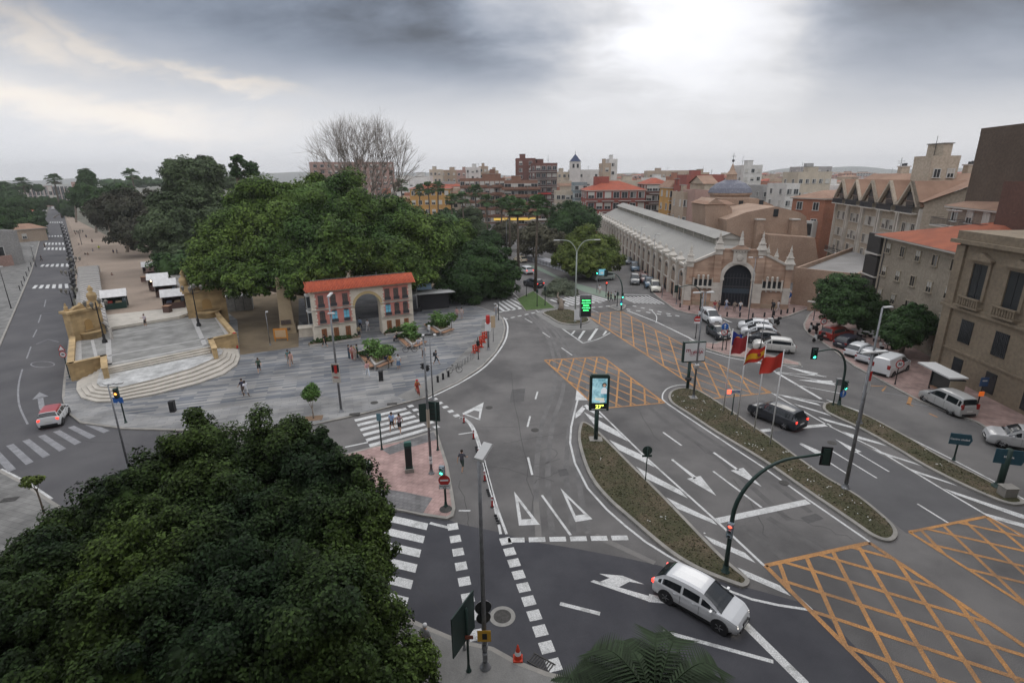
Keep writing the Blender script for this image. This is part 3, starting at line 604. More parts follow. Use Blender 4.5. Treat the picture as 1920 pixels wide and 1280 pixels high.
# ---------------------------------------------------------------- people
POSES = {}
def bones(kind):
 J = dict(pel=(0, 0, .93), sp=(0, 0, 1.12), ch=(0, .01, 1.33), nk=(0, .01, 1.46), hb=(0, .02, 1.53), hd=(0, .03, 1.63), ht=(0, .02, 1.70))
 def leg(s, fwd, back=0.0, spread=.09):
  kn = (s*spread, .42*math.sin(fwd)+.02, .92-.44*math.cos(fwd)); a = fwd-back; an = (s*spread, kn[1]+.42*math.sin(a), max(.07, kn[2]-.42*math.cos(a)))
  return {'hip%d' % s: (s*.085, 0, .90), 'kn%d' % s: kn, 'an%d' % s: an, 'to%d' % s: (s*(spread+.02), an[1]+.15, max(.03, an[2]-.05+(.0 if back < .3 else -.02)))}
 def arm(s, fwd, bend, out=.06):
  el = (s*(.19+out), .27*math.sin(fwd), 1.40-.28*math.cos(fwd)); a = fwd+bend; wr = (s*(.19+out*1.3), el[1]+.24*math.sin(a), el[2]-.24*math.cos(a)); f = (wr[0], wr[1]+.08*math.sin(a), wr[2]-.08*math.cos(a))
  return {'sh%d' % s: (s*.165, 0, 1.41), 'el%d' % s: el, 'wr%d' % s: wr, 'pm%d' % s: f}
 if kind == 'walk': J.update(leg(1, .42, .08)); J.update(leg(-1, -.22, .38)); J.update(arm(1, -.4, .25)); J.update(arm(-1, .4, .4))
 elif kind == 'stride': J.update(leg(1, -.3, .25)); J.update(leg(-1, .5, .15)); J.update(arm(1, .5, .6)); J.update(arm(-1, -.45, .2))
 elif kind == 'stand': J.update(leg(1, .03)); J.update(leg(-1, -.04)); J.update(arm(1, .06, .2)); J.update(arm(-1, -.03, .15))
 elif kind == 'phone': J.update(leg(1, .08, .05, .12)); J.update(leg(-1, -.05)); J.update(arm(1, .45, 1.6, .03)); J.update(arm(-1, .05, .3))
 elif kind == 'reach': J.update(leg(1, .1, .05, .12)); J.update(leg(-1, -.08)); J.update(arm(1, 1.1, .5, .02)); J.update(arm(-1, .8, .7, .04))
 elif kind in ('sit', 'ride'):
  J.update(leg(1, 1.45 if kind == 'sit' else 1.1, 1.5)); J.update(leg(-1, 1.4 if kind == 'sit' else .5, 1.35 if kind == 'sit' else .7)); J.update(arm(1, .5, .7)); J.update(arm(-1, .45, .8))
 return J
BL = [('pel', 'sp', 't'), ('sp', 'ch', 't'), ('ch', 'nk', 't'), ('nk', 'hb', 'n'), ('hb', 'hd', 'h'), ('hd', 'ht', 'h')] + [(a, b, k) for s in ('1', '-1') for a, b, k in
  (('ch', 'sh'+s, 't'), ('sh'+s, 'el'+s, 'ua'), ('el'+s, 'wr'+s, 'fa'), ('wr'+s, 'pm'+s, 'ha'), ('pel', 'hip'+s, 'p'), ('hip'+s, 'kn'+s, 'th'), ('kn'+s, 'an'+s, 'sn'), ('an'+s, 'to'+s, 'ft'))]
RAD = dict(pel=(.135, .10), sp=(.12, .09), ch=(.145, .105), nk=(.055, .055), hb=(.06, .065), hd=(.08, .10), ht=(.055, .065), sh=(.06, .06), el=(.042, .042), wr=(.028, .03), pm=(.035, .02), hip=(.09, .09), kn=(.058, .06), an=(.038, .04), to=(.04, .03))
def pose(kind):
 if kind in POSES: return POSES[kind]
 J = bones(kind); names = list(J); idx = {n: i for i, n in enumerate(names)}
 me = bpy.data.meshes.new('pose'); me.from_pydata([J[n] for n in names], [(idx[a], idx[b]) for a, b, _ in BL], []); o = bpy.data.objects.new('pose', me); COL.objects.link(o)
 md = o.modifiers.new('s', 'SKIN'); sv = me.skin_vertices[0].data
 for n, i in idx.items(): sv[i].radius = RAD[n.rstrip('-1') if n not in RAD else n]; sv[i].use_root = (n == 'pel')
 md.use_smooth_shade = True; o.modifiers.new('u', 'SUBSURF').levels = 1
 dg = bpy.context.evaluated_depsgraph_get(); em = bpy.data.meshes.new_from_object(o.evaluated_get(dg)); bpy.data.objects.remove(o)
 V = np.array([v.co[:] for v in em.vertices]); Fs = [tuple(p.vertices) for p in em.polygons]; cen = np.array([p.center[:] for p in em.polygons]); nor = np.array([v.normal[:] for v in em.vertices])
 best = np.full(len(cen), 9e9); lab = np.zeros(len(cen), int); par = np.zeros(len(cen))
 for bi, (a, b, k) in enumerate(BL):
  A, Bq = np.array(J[a]), np.array(J[b]); d = Bq-A; t = np.clip(((cen-A)@d)/(d@d), 0, 1); q = np.linalg.norm(cen-(A+t[:, None]*d), axis=1); m = q < best; best[m] = q[m]; lab[m] = bi; par[m] = t[m]
 POSES[kind] = (J, V, Fs, cen, nor, lab, par, kind == 'sit' or kind == 'ride'); return POSES[kind]
def cloth(c, nm='cloth'):
 k = '%s_%02x%02x%02x' % ((nm,)+tuple(int(v*255) for v in c)); return mat(k, (*c, 1), .85)
SKIN = [(.52, .32, .22), (.40, .24, .16), (.10, .06, .04)]
def person(label, px, face, kindp='walk', top=(.5, .5, .5), bot=(.05, .05, .07), sleeve=.35, leg=1.0, skin=0, hair=(.03, .02, .015), longh=False, h=1.7, shoe=(.3, .3, .3), bag=None, z=.12, skirt=None, group=None, P=None, hat=None):
 J, V, Fs, cen, nor, lab, par, sit = pose(kindp); P = Vector(P) if P is not None else G(px[0], px[1], z)
 ms = [cloth(SKIN[skin], 'skin'), cloth(top), cloth(bot), cloth(shoe, 'shoe')]; kinds = [b[2] for b in BL]; mi = []
 for l, t in zip(lab, par):
  k = kinds[l]; a = 0
  if k == 't': a = 2 if (l == 0 and t < .25) else 1
  elif k == 'p': a = 2
  elif k == 'ua': a = 1 if sleeve*2 > t else 0
  elif k == 'fa': a = 1 if (sleeve-.5)*2 > t else 0
  elif k == 'th': a = 2 if leg*2 > t else 0
  elif k == 'sn': a = 2 if (leg-.5)*2 > t else 0
  elif k == 'ft': a = 3
  mi.append(a)
 V2 = V.copy(); cl = np.zeros(len(V))
 for f, a in zip(Fs, mi):
  if a in (1, 2):
   for i in f: cl[i] = 1
 V2 += nor*cl[:, None]*.014
 mb = MB()
 for f_, a in ((0, 0),): pass
 mb.v = [tuple(v) for v in V2]; mb.mats = ms; mb.f = list(Fs); mb.m = mi; mb.sm = [True]*len(Fs)
 for s in ('1', '-1'):                     # five fingers on each hand
  w_, p_ = Vector(J['wr'+s]), Vector(J['pm'+s]); d = (p_-w_).normalized(); sd_ = Vector((0, 1, 0)) if abs(d.y) < .8 else Vector((0, 0, 1)); sd_ = (sd_-d*sd_.dot(d)).normalized(); cu = d.cross(sd_)
  for q in range(4):
   r0 = p_+sd_*(q-1.5)*.019; L_ = (.065, .075, .07, .055)[q]; mb.tube([r0, r0+d*L_*.55+cu*.006, r0+d*L_+cu*.02], [.009, .008, .006], ms[0], 5)
  r0 = w_+(p_-w_)*.4+sd_*.03; mb.tube([r0, r0+sd_*.03+d*.02, r0+sd_*.035+d*.05], [.010, .009, .007], ms[0], 5)
 hd = Vector(J['hd']); dk = cloth((.02, .015, .01), 'eye')      # a face
 mb.box((0, hd.y+.095, hd.z-.03), (.022, .035, .045), ms[0], top=.5)
 for s in (-1, 1):
  mb.box((s*.032, hd.y+.088, hd.z+.005), (.022, .01, .012), dk); mb.box((s*.083, hd.y-.005, hd.z-.03), (.018, .035, .055), ms[0])
 mb.box((0, hd.y+.090, hd.z-.055), (.04, .01, .008), cloth((.35, .12, .1), 'lips'))
 rt = thing('person', label, 'person', P, face-PI/2, group); sc = h/1.72
 zo = -.47*sc if sit else 0
 b = mb.build('body', rt, (0, 0, zo)); b.scale = (sc,)*3
 hb = MB(); n = 12; hb.ball((0, hd.y-.014, hd.z+.025), .104, cloth(hair, 'hair'), 12, 8, (.93, 1.05, 1.0))
 if longh: hb.tube([(0, hd.y-.06, hd.z+.03), (0, hd.y-.10, hd.z-.1), (0, hd.y-.11, hd.z-.28)], [.08, .075, .04], cloth(hair, 'hair'), 8)
 o = hb.build('hair', rt, (0, 0, zo)); o.scale = (sc,)*3
 if hat: q = MB().lathe([(.16, .05), (.11, .06), (.10, .13), (.04, .155)], (0, hd.y-.01, hd.z), cloth(hat), 14).build('hat', rt, (0, 0, zo)); q.scale = (sc,)*3
 if skirt:
  q = MB().lathe([(.27, .52), (.22, .7), (.17, .88), (.15, 1.0)], (0, 0, 0), cloth(skirt), 16).build('skirt', rt, (0, 0, zo)); q.scale = (sc, sc*.85, sc)
 if bag:
  q = MB(); q.box((0, -.20, 1.08), (.28, .16, .38), cloth(bag), top=.82); q.tube([(.1, -.1, 1.42), (.11, .06, 1.44), (.1, .12, 1.25)], .018, cloth(bag), 5); q.tube([(-.1, -.1, 1.42), (-.11, .06, 1.44), (-.1, .12, 1.25)], .018, cloth(bag), 5)
  q = q.build('backpack', rt, (0, 0, zo)); q.scale = (sc,)*3
 return rt
# ---------------------------------------------------------------- vehicles
m_glass = mat('vehicle_glass', (.012, .016, .02, 1), .08, spec=.7); m_tyre2 = mat('tyre_rubber', (.02, .02, .02, 1), .85)
m_rim = mat('alloy_rim', (.35, .35, .36, 1), .35, metal=.8); m_trim = mat('black_trim', (.02, .02, .022, 1), .6)
m_head = mat('headlight_glass', (.6, .62, .65, 1), .15); m_headon = mat('headlight_on', (1, .93, .8, 1), .2, emit=6)
m_tail = mat('tail_light_red', (.28, .015, .012, 1), .25); m_tailon = mat('tail_light_on', (1, .05, .03, 1), .25, emit=2.2); m_plate = mat('number_plate', (.65, .65, .62, 1), .5)
def paint(c, nm):
 if nm in MATS: return MATS[nm]
 m = mat(nm, (*c, 1), .32, spec=.5); m.node_tree.nodes['Principled BSDF'].inputs['Coat Weight'].default_value = .6; m.node_tree.nodes['Principled BSDF'].inputs['Coat Roughness'].default_value = .08; return m
CAR = {   # stations from rear to front: x, z of top line, half-width factor, cabin flag
 'hatch': dict(L=4.3, W=1.8, H=1.50, wb=2.65, belt=.93, top=[(-2.15, .60, .78), (-2.11, .92, .89), (-1.98, 1.10, .945), (-1.52, 1.40, .975), (-1.0, 1.49, .99), (-.3, 1.52, 1), (.38, 1.45, 1), (1.02, 1.16, .995), (1.30, 1.01, .98), (1.76, .89, .92), (2.03, .74, .80), (2.15, .54, .60)], cab=(2, 8), wind=(6, 8), rear=(1, 3)),
 'suv': dict(L=4.5, W=1.86, H=1.66, wb=2.67, belt=1.03, top=[(-2.25, .6, .88), (-2.2, 1.02, .95), (-2.08, 1.18, .97), (-1.82, 1.54, .98), (-1.2, 1.64, 1), (-.3, 1.67, 1), (.4, 1.62, 1), (1.0, 1.30, 1), (1.25, 1.12, .99), (1.8, 1.03, .97), (2.12, .88, .9), (2.25, .62, .82)], cab=(2, 8), wind=(6, 8), rear=(1, 3)),
 'small': dict(L=3.5, W=1.63, H=1.47, wb=2.34, belt=.93, top=[(-1.75, .6, .88), (-1.7, .95, .95), (-1.62, 1.12, .97), (-1.38, 1.40, .98), (-.9, 1.47, 1), (-.2, 1.48, 1), (.35, 1.44, 1), (.90, 1.16, 1), (1.08, 1.02, .99), (1.45, .93, .95), (1.65, .78, .88), (1.75, .55, .8)], cab=(2, 8), wind=(6, 8), rear=(1, 3)),
 'mpv': dict(L=4.45, W=1.8, H=1.82, wb=2.72, belt=1.06, top=[(-2.2, .6, .93), (-2.18, 1.05, .97), (-2.12, 1.22, .98), (-1.98, 1.72, .98), (-1.4, 1.82, 1), (-.3, 1.84, 1), (.45, 1.76, 1), (1.1, 1.32, 1), (1.35, 1.12, .99), (1.85, 1.0, .95), (2.12, .84, .9), (2.22, .6, .84)], cab=(2, 8), wind=(6, 8), rear=(1, 3)),
 'van': dict(L=5.0, W=1.95, H=2.0, wb=3.1, belt=1.16, top=[(-2.5, .7, .96), (-2.5, 1.2, .98), (-2.48, 1.5, .98), (-2.42, 1.94, .98), (-1.6, 2.0, 1), (.0, 2.02, 1), (.85, 1.95, 1), (1.55, 1.45, 1), (1.78, 1.22, .99), (2.2, 1.05, .95), (2.42, .85, .9), (2.5, .6, .84)], cab=(2, 8), wind=(6, 8), rear=(9, 9)),
}
PROTO = {}
def car(name, label, loc, head, kind, col, cname, lights='off', roof=None, group=None, cat='car', bar=False, taxi=False):
 key = (kind, cname, lights, roof is not None)
 if key in PROTO:
  return dup(PROTO[key], loc, head, label, group)
 K = CAR[kind]; T = K['top']; Wd = K['W']/2; P = paint(col, cname); PR = paint(roof, cname+'_roof') if roof else P
 t = thing(name, label, cat, loc, head, group); body = MB(); ws = MB(); rw = MB(); sw = MB(); rf = MB() if roof else body
 belt = K['belt']; rows = []; D = []
 for i in range(len(T)-1):
  p = [T[max(i-1, 0)], T[i], T[i+1], T[min(i+2, len(T)-1)]]
  for k in range(6):
   u = k/6; D.append(tuple(.5*(2*p[1][q]+(p[2][q]-p[0][q])*u+(2*p[0][q]-5*p[1][q]+4*p[2][q]-p[3][q])*u*u+(3*p[1][q]-p[0][q]-3*p[2][q]+p[3][q])*u**3)*(1 if q else 1) if q else p[1][0]+(p[2][0]-p[1][0])*u for q in range(3)))
 D.append(T[-1]); x0c, x1c = T[2][0], T[8][0]
 for i, (x, zt_, wf) in enumerate(D):
  w_ = Wd*wf; b = min(belt+.02*x/2, zt_-.07); lo = .30 if 5 < i < len(D)-6 else .36; up = max(0, min(1, (zt_-belt)/.35)); tw = w_*(.94-.20*up)
  rows.append([(x, w_*.90, lo-.08), (x, w_*.975, lo+.06), (x, w_, (b+lo)/2-.02), (x, w_*.975, b-.06), (x, w_*.945, b), (x, tw+.03*up, max(b+.02, zt_-.16*up-.03)), (x, tw-.03, zt_-.045), (x, tw*.72, zt_-.004), (x, 0, zt_+.015)])
 rows_n = len(rows[0]); pil = (.32, -.62, x0c+.35) if kind != 'van' else (.42,); g0 = x0c+(.12 if kind != 'van' else 2.6); g1 = x1c-.10; run = {1: None, -1: None}; sws = []
 for i in range(len(rows)-1):
  a, b = rows[i], rows[i+1]; xm = (a[0][0]+b[0][0])/2
  for s in (1, -1):
   ok = g0 < xm < g1 and not any(abs(xm-p) < .05 for p in pil) and (a[5][2]-a[4][2]) > .06
   for j in range(rows_n-1):
    q = [(p[0], p[1]*s, p[2]) for p in (a[j], b[j], b[j+1], a[j+1])]
    if s > 0: q = q[::-1]
    (rf if roof and j >= 5 and T[3][0] <= xm < T[6][0] else body).add(q, [(0, 1, 2, 3)], PR if roof and j >= 5 and T[3][0] <= xm < T[6][0] else P, True)
    if j == 4 and ok:
     if run[s] is None: run[s] = MB(); sws.append(run[s])
     lo_, hi_ = .10, .92; A0, B0, B1, A1 = (Vector((p[0], p[1]*s, p[2])) for p in (a[4], b[4], b[5], a[5])); g = [A0.lerp(A1, lo_), B0.lerp(B1, lo_), B0.lerp(B1, hi_), A0.lerp(A1, hi_)]; g = [v+Vector((0, .012*s, 0)) for v in g]; run[s].add(g if s < 0 else g[::-1], [(0, 1, 2, 3)], m_glass, True)
    fr = T[6][0]+.02 < xm < T[8][0]-.02; rr_ = kind != 'van' and T[1][0]+.06 < xm < T[3][0]-.02 and a[8][2] > belt+.08
    if j >= 6 and (fr or rr_):
     off = Vector((.010 if fr else -.014, 0, .012)); (ws if fr else rw).add([Vector(p)+off for p in q], [(0, 1, 2, 3)], m_glass, True)
   if not ok: run[s] = None
 for i, s in ((0, 1), (len(rows)-1, -1)):      # ends
  a = rows[i]; pts = [(p[0], p[1], p[2]) for p in a]+[(p[0], -p[1], p[2]) for p in a[-2::-1]]
  body.add(pts, [tuple(range(len(pts)))] if s > 0 else [tuple(range(len(pts)-1, -1, -1))], P)
 xf, xr = T[-1][0], T[0][0]; wbx = K['wb']/2; rw_ = .33 if kind != 'small' else .29
 body.box((0, 0, .16), (K['L']*.86, K['W']*.84, .22), m_trim)
 body.box((xf-.04, 0, .30), (.12, K['W']*.60, .16), m_trim); body.box((xf+.0, 0, .52), (.05, K['W']*.32, .12), m_trim)
 body.box((xr+.02, 0, .28), (.12, K['W']*.7, .16), m_trim)
 for s in (-1, 1):                             # wheel arches and sills
  for x in (wbx, -wbx):
   body.T = Matrix.Translation((x, s*(Wd-.055), rw_+.01)) @ Matrix.Rotation(PI/2, 4, 'X'); body.lathe([(rw_+.07, -.065), (rw_+.07, .065)], (0, 0, 0), m_trim, 20, False); body.T = None
  body.box((0, s*(Wd-.02), .24), (K['wb']-.8, .05, .09), m_trim)
  # door seams
  for x in ((.32, -.62) if kind != 'van' else (.55,)): body.box((x, s*(Wd*.992), .42), (.012, .02, belt-.5), m_trim)
  for x in ((.05, -.9) if kind != 'van' else (.3,)): body.box((x, s*(Wd*1.0), belt-.12), (.16, .03, .025), P)
 part(t, 'body', body)
 if roof: part(t, 'roof', rf)
 part(t, 'windscreen', ws)
 if rw.v: part(t, 'rear_window', rw)
 for q in sws: part(t, 'side_window', q)
 wm = MB(); wm.T = Matrix.Rotation(PI/2, 4, 'X')
 wm.lathe([(rw_*.62, -.10), (rw_*.96, -.10), (rw_, -.06), (rw_, .06), (rw_*.96, .10), (rw_*.62, .10)], (0, 0, 0), m_tyre2, 20)
 rm = MB(); rm.T = wm.T; rm.lathe([(rw_*.64, -.105), (rw_*.58, -.085), (rw_*.2, -.10), (.01, -.105)], (0, 0, 0), m_trim, 20); rm.lathe([(.01, .09), (rw_*.62, .09)], (0, 0, 0), m_trim, 20)
 for k in range(5):
  a = 2*PI*k/5; 
  for sy in (-.112, .112): rm.tube([(.03*math.cos(a), .03*math.sin(a), sy), (rw_*.60*math.cos(a), rw_*.60*math.sin(a), sy)], .028, m_rim, 5)
 first = None
 for x in (wbx, -wbx):
  for s in (-1, 1):
   if first is None:
    wh = part(t, 'wheel', wm, (x, s*(Wd-.12), rw_)); r_ = part(wh, 'rim', rm); first = (wh, r_)
   else:
    wh = link_part(t, first[0], (x, s*(Wd-.12), rw_)); link_part(wh, first[1])
 for s in (-1, 1):
  hx = T[-2][0]; hz = T[-2][1]-.10
  part(t, 'headlight', MB().box((hx-.14, s*Wd*.66, hz-.06), (.30, Wd*.26, .11), m_headon if lights in ('head', 'both') else m_head, rz=-s*.35, top=.85))
  tx = T[1][0]; part(t, 'tail_light', MB().box((tx+.035, s*Wd*.76, T[1][1]-.20), (.14, Wd*.28, .17 if kind not in ('van', 'mpv') else .42), m_tailon if lights in ('tail', 'both') else m_tail, rz=s*.25))
  mr = MB().box((T[7][0]-.12, s*(Wd+.08), belt-.02), (.12, .20, .13), P, top=.9); mr.box((T[7][0]-.187, s*(Wd+.08), belt+.0), (.006, .15, .09), m_glass); part(t, 'wing_mirror', mr)
 part(t, 'number_plate', MB().box((xr-.008, 0, .62), (.02, .5, .11), m_plate)); part(t, 'number_plate', MB().box((xf+.03, 0, .42), (.02, .5, .11), m_plate))
 if bar: part(t, 'roof_rack', MB().box((-.4, .5, T[4][1]+.02), (1.6, .05, .06), m_trim).box((-.4, -.5, T[4][1]+.02), (1.6, .05, .06), m_trim))
 if taxi: part(t, 'roof_light', MB().box((.1, 0, T[5][1]+.02), (.14, .34, .12), m_plate, top=.8))
 PROTO[key] = t; return t
def carloc(rear, front, z=.015):
 a, b = G(*rear), G(*front); c = (a+b)/2; return Vector((c.x, c.y, z)), ang(a, b)
# ---------------------------------------------------------------- posts, signs, lights
m_steel = mat('galvanised_steel', (.28, .29, .30, 1), .5, (.2, .2, .21, 1), 5, metal=.6); m_gpost = mat('dark_green_paint', (.02, .045, .038, 1), .5); m_black = mat('black_paint', (.018, .018, .02, 1), .5)
m_whitep = mat('white_enamel', (.72, .72, .72, 1), .45); m_redp = mat('sign_red', (.45, .025, .02, 1), .5); m_bluep = mat('sign_blue', (.02, .12, .42, 1), .5); m_lampw = mat('lamp_housing', (.55, .55, .54, 1), .5)
m_gon = mat('green_light_on', (.05, 1, .55, 1), .3, emit=6); m_ron = mat('red_light_on', (1, .06, .03, 1), .3, emit=5); m_aon = mat('amber_light_on', (1, .3, .05, 1), .3, emit=5); m_loff = mat('lens_dark', (.03, .035, .03, 1), .3)
def text_mb(mb, s, size, m, T, bold=0, align='CENTER', sx=1.0):
 cu = bpy.data.curves.new('t', 'FONT'); cu.body = s; cu.size = size; cu.align_x = align; cu.align_y = 'CENTER'; cu.offset = bold; cu.extrude = .004; cu.resolution_u = 3
 o = bpy.data.objects.new('t', cu); COL.objects.link(o); dg = bpy.context.evaluated_depsgraph_get(); me = bpy.data.meshes.new_from_object(o.evaluated_get(dg)); bpy.data.objects.remove(o)
 vs = [T @ Vector((v.co.x*sx, v.co.y, v.co.z)) for v in me.vertices]; old = mb.T; mb.T = None
 mb.add(vs, [tuple(p.vertices) for p in me.polygons], m); mb.T = old; bpy.data.meshes.remove(me); return mb
def faceT(c, y=-1):                        # text plane: x right, z up, facing local -Y
 return Matrix.Translation(c) @ Matrix.Rotation(PI/2, 4, 'X')
def signal_head(t, c, on='green', n=3, face=0, back=True, m=None):
 """three-lens head facing local -Y (rotated by face) at c"""
 m = m or m_gpost; mb = MB(); mb.T = Matrix.Translation(c) @ Matrix.Rotation(face, 4, 'Z'); hh = .28*n
 mb.box((0, 0, -hh/2), (.30, .22, hh), m)
 if back: mb.box((0, .03, -hh/2-.1), (.52, .02, hh+.2), m_black)
 o = part(t, 'signal_head', mb)
 for i, k in enumerate(('red', 'amber', 'green')[:n] if n == 3 else ('red', 'green')):
  z = hh/2-.14-.28*i; lm = {'red': m_ron, 'amber': m_aon, 'green': m_gon}[k] if k == on else m_loff
  L_ = MB(); L_.T = Matrix.Translation(c) @ Matrix.Rotation(face, 4, 'Z') @ Matrix.Translation((0, -.115, z)) @ Matrix.Rotation(PI/2, 4, 'X')
  L_.lathe([(.10, -.01), (.10, .012), (.01, .03)], (0, 0, 0), lm, 14); vz = MB(); vz.T = Matrix.Translation(c) @ Matrix.Rotation(face, 4, 'Z') @ Matrix.Translation((0, -.13, z)) @ Matrix.Rotation(PI/2, 4, 'X')
  vz.add([(.118*math.cos(a), .118*math.sin(a), q) for q in (-.01, .12) for a in [PI*k_/8 for k_ in range(9)]], [(i_, i_+1, i_+10, i_+9) for i_ in range(8)], m)
  part(o, 'lens', L_); part(o, 'visor', vz)
 return o
def disc_sign(t, c, r, face, kind='noentry', back=None):
 F_ = Matrix.Translation(c) @ Matrix.Rotation(face, 4, 'Z'); mb = MB(); mb.T = F_ @ Matrix.Rotation(PI/2, 4, 'X')
 m0 = {'noentry': m_redp, 'blue': m_bluep, 'speed': m_redp, 'noturn': m_redp, 'yield': m_redp, 'back': m_black, 'warn': m_redp}[kind]
 if kind in ('yield', 'warn'):
  a0 = -PI/2 if kind == 'yield' else PI/2
  for rr_, mm, z0 in ((r, m0, 0), (r*.68, m_whitep, .008)): mb.lathe([(rr_, z0), (rr_, z0+.012)], (0, 0, 0), mm, 3, False, a0)
 else:
  mb.lathe([(r, 0), (r, .012)], (0, 0, 0), m0, 24, False)
  if kind in ('speed', 'noturn'): mb.lathe([(r*.76, .012), (r*.76, .018)], (0, 0, 0), m_whitep, 24, False)
 mb.T = F_
 if kind == 'noentry': mb.box((0, -.018, -r*.16), (r*1.4, .008, r*.32), m_whitep)
 if kind == 'blue': mb.box((0, -.018, -r*.6), (r*.2, .008, r*.8), m_whitep); mb.T = F_ @ Matrix.Translation((0, -.018, r*.45)) @ Matrix.Rotation(PI/2, 4, 'X'); mb.lathe([(r*.38, 0), (r*.38, .008)], (0, 0, 0), m_whitep, 3, False, PI/2)
 if kind == 'noturn':
  mb.tube([(-r*.15, -.022, -r*.4), (-r*.15, -.022, r*.25), (r*.2, -.022, r*.25), (r*.25, -.022, -r*.05)], r*.07, m_black, 5); mb.tube([(-r*.5, -.026, r*.5), (r*.5, -.026, -r*.5)], r*.06, m_redp, 5)
 if kind == 'speed': text_mb(mb, '30', r*.95, m_black, F_ @ Matrix.Translation((0, -.024, 0)) @ Matrix.Rotation(PI/2, 4, 'X'), .01)
 mb.T = None; return part(t, 'sign_plate', mb)
def post(t, h, r=.06, m=None, base=True, name='post', rt=None):
 mb = MB().tube([(0, 0, -.02), (0, 0, h)], [r, rt or r], m or m_gpost, 10)
 if base: mb.lathe([(r*2.2, 0), (r*2.2, .03), (r*1.5, .06), (r*1.2, .3)], (0, 0, 0), m or m_gpost, 10)
 return part(t, name, mb)
# ================================================================ STREET FURNITURE AND VEHICLES AROUND THE JUNCTION
m_led = mat('lamp_lens', (.85, .86, .84, 1), .3)
def lamp(name, label, base, top_y, heads, r=.09, z=.12, hl=.75, m=None, lit=False, hw=.26):
 P = G(*base, z); h = zt(P, top_y)-z; t = thing(name, label, 'street lamp', P); post(t, h, r, m or m_steel, rt=r*.6)
 hd = None
 for yaw, L, tilt in heads:
  mb = MB(); mb.T = Matrix.Translation((0, 0, h)) @ Matrix.Rotation(yaw, 4, 'Z') @ Matrix.Rotation(-tilt, 4, 'Y')
  if L > hl: mb.tube([(0, 0, 0), (L-hl, 0, .05)], .035, m or m_steel, 6)
  mb.box((L-hl/2, 0, 0), (hl, hw, .09), m_lampw, top=.9); o = part(t, 'lamp_head', mb)
  q = MB(); q.T = mb.T; q.box((L-hl/2, 0, -.022), (hl*.8, hw*.8, .02), m_led); part(o, 'lamp_lens', q)
 return t, P, h
# the near lamp post with sign backs
t, P, h = lamp('street_lamp', 'tall grey foreground lamp post carrying two sign backs and a yellow sign', (910, 1250), 862, [(R(60), .8, .45)], .11, hl=.85, hw=.42)
m_signback = mat('sign_back', (.03, .033, .035, 1), .45, metal=.3); m_yel = mat('sign_yellow', (.65, .36, .03, 1), .5)
for py, r in ((1144, .34), (1163, .30)):
 z = zt(P, py)-.12; mb = MB(); mb.T = Matrix.Translation((-.02, .14, z)) @ Matrix.Rotation(R(180+12), 4, 'Z') @ Matrix.Rotation(PI/2, 4, 'X'); mb.lathe([(r, 0), (r, .02)], (0, 0, 0), m_signback, 28, False); mb.lathe([(r+.01, .018), (r+.01, .026)], (0, 0, 0), m_whitep, 28, False); part(t, 'round_sign', mb)
z = zt(P, 1197)-.12; mb = MB().box((0, -.13, z), (.56, .02, .56), m_yel).box((.02, -.145, z+.12), (.20, .012, .3), m_black); part(t, 'yellow_sign', mb)
part(t, 'strap', MB().lathe([(.125, 0), (.125, .22)], (0, 0, zt(P, 1215)-.12), m_steel, 14)); part(t, 'control_box', MB().box((0, -.13, .5), (.16, .1, .35), m_steel))
# large direction sign seen edge on
P = G(879, 1257, .12); t = thing('direction_sign', 'large dark green direction sign seen almost edge on, with a small red plate', 'sign', P); h = zt(P, 1140)-.12; post(t, h, .055, m_gpost)
zb, zt2 = zt(P, 1200)-.12, zt(P, 1128)-.12; mb = MB(); mb.T = Matrix.Rotation(R(64), 4, 'Z'); mb.box((-.15, .07, zb), (1.7, .05, zt2-zb), m_gpost); mb.box((-.15, .11, zb+.15), (1.6, .03, .06), m_steel); mb.box((-.15, .11, zt2-.25), (1.6, .03, .06), m_steel); part(t, 'panel', mb)
part(t, 'small_plate', MB().box((.08, -.09, zt(P, 1194)-.12), (.34, .02, .18), mat('brown_red_plate', (.25, .06, .03, 1), .6)))
P = G(871, 1216, .12); t = thing('short_post', 'thin grey post standing beside the dark green direction sign', 'post', P); post(t, zt(P, 1180)-.12, .04, m_steel)
# cone and grating
m_orange = mat('cone_orange', (.55, .05, .02, 1), .6)
P = G(971, 1234, .13); t = thing('traffic_cone', 'orange and white traffic cone standing on the kerb at the bottom of the picture', 'traffic cone', P)
part(t, 'base', MB().box((0, 0, 0), (.42, .42, .05), m_orange, top=.92)); part(t, 'cone', MB().lathe([(.17, .05), (.135, .25)], (0, 0, 0), m_orange, 20).lathe([(.136, .25), (.10, .42)], (0, 0, 0), m_whitep, 20).lathe([(.10, .42), (.03, .74), (.02, .75)], (0, 0, 0), m_orange, 20))
P = G(1015, 1243); mb = MB()
for k in range(9): mb.box((-.5+k*.12, 0, 0), (.05, .5, .02), m_iron)
mb.box((0, .26, 0), (1.1, .05, .03), m_iron).box((0, -.26, 0), (1.1, .05, .03), m_iron); tag(mb.build('drain_grating', loc=(P.x, P.y, .014), rz=R(-35)), 'slotted iron drain grating in the dark road next to the cone', 'drain')
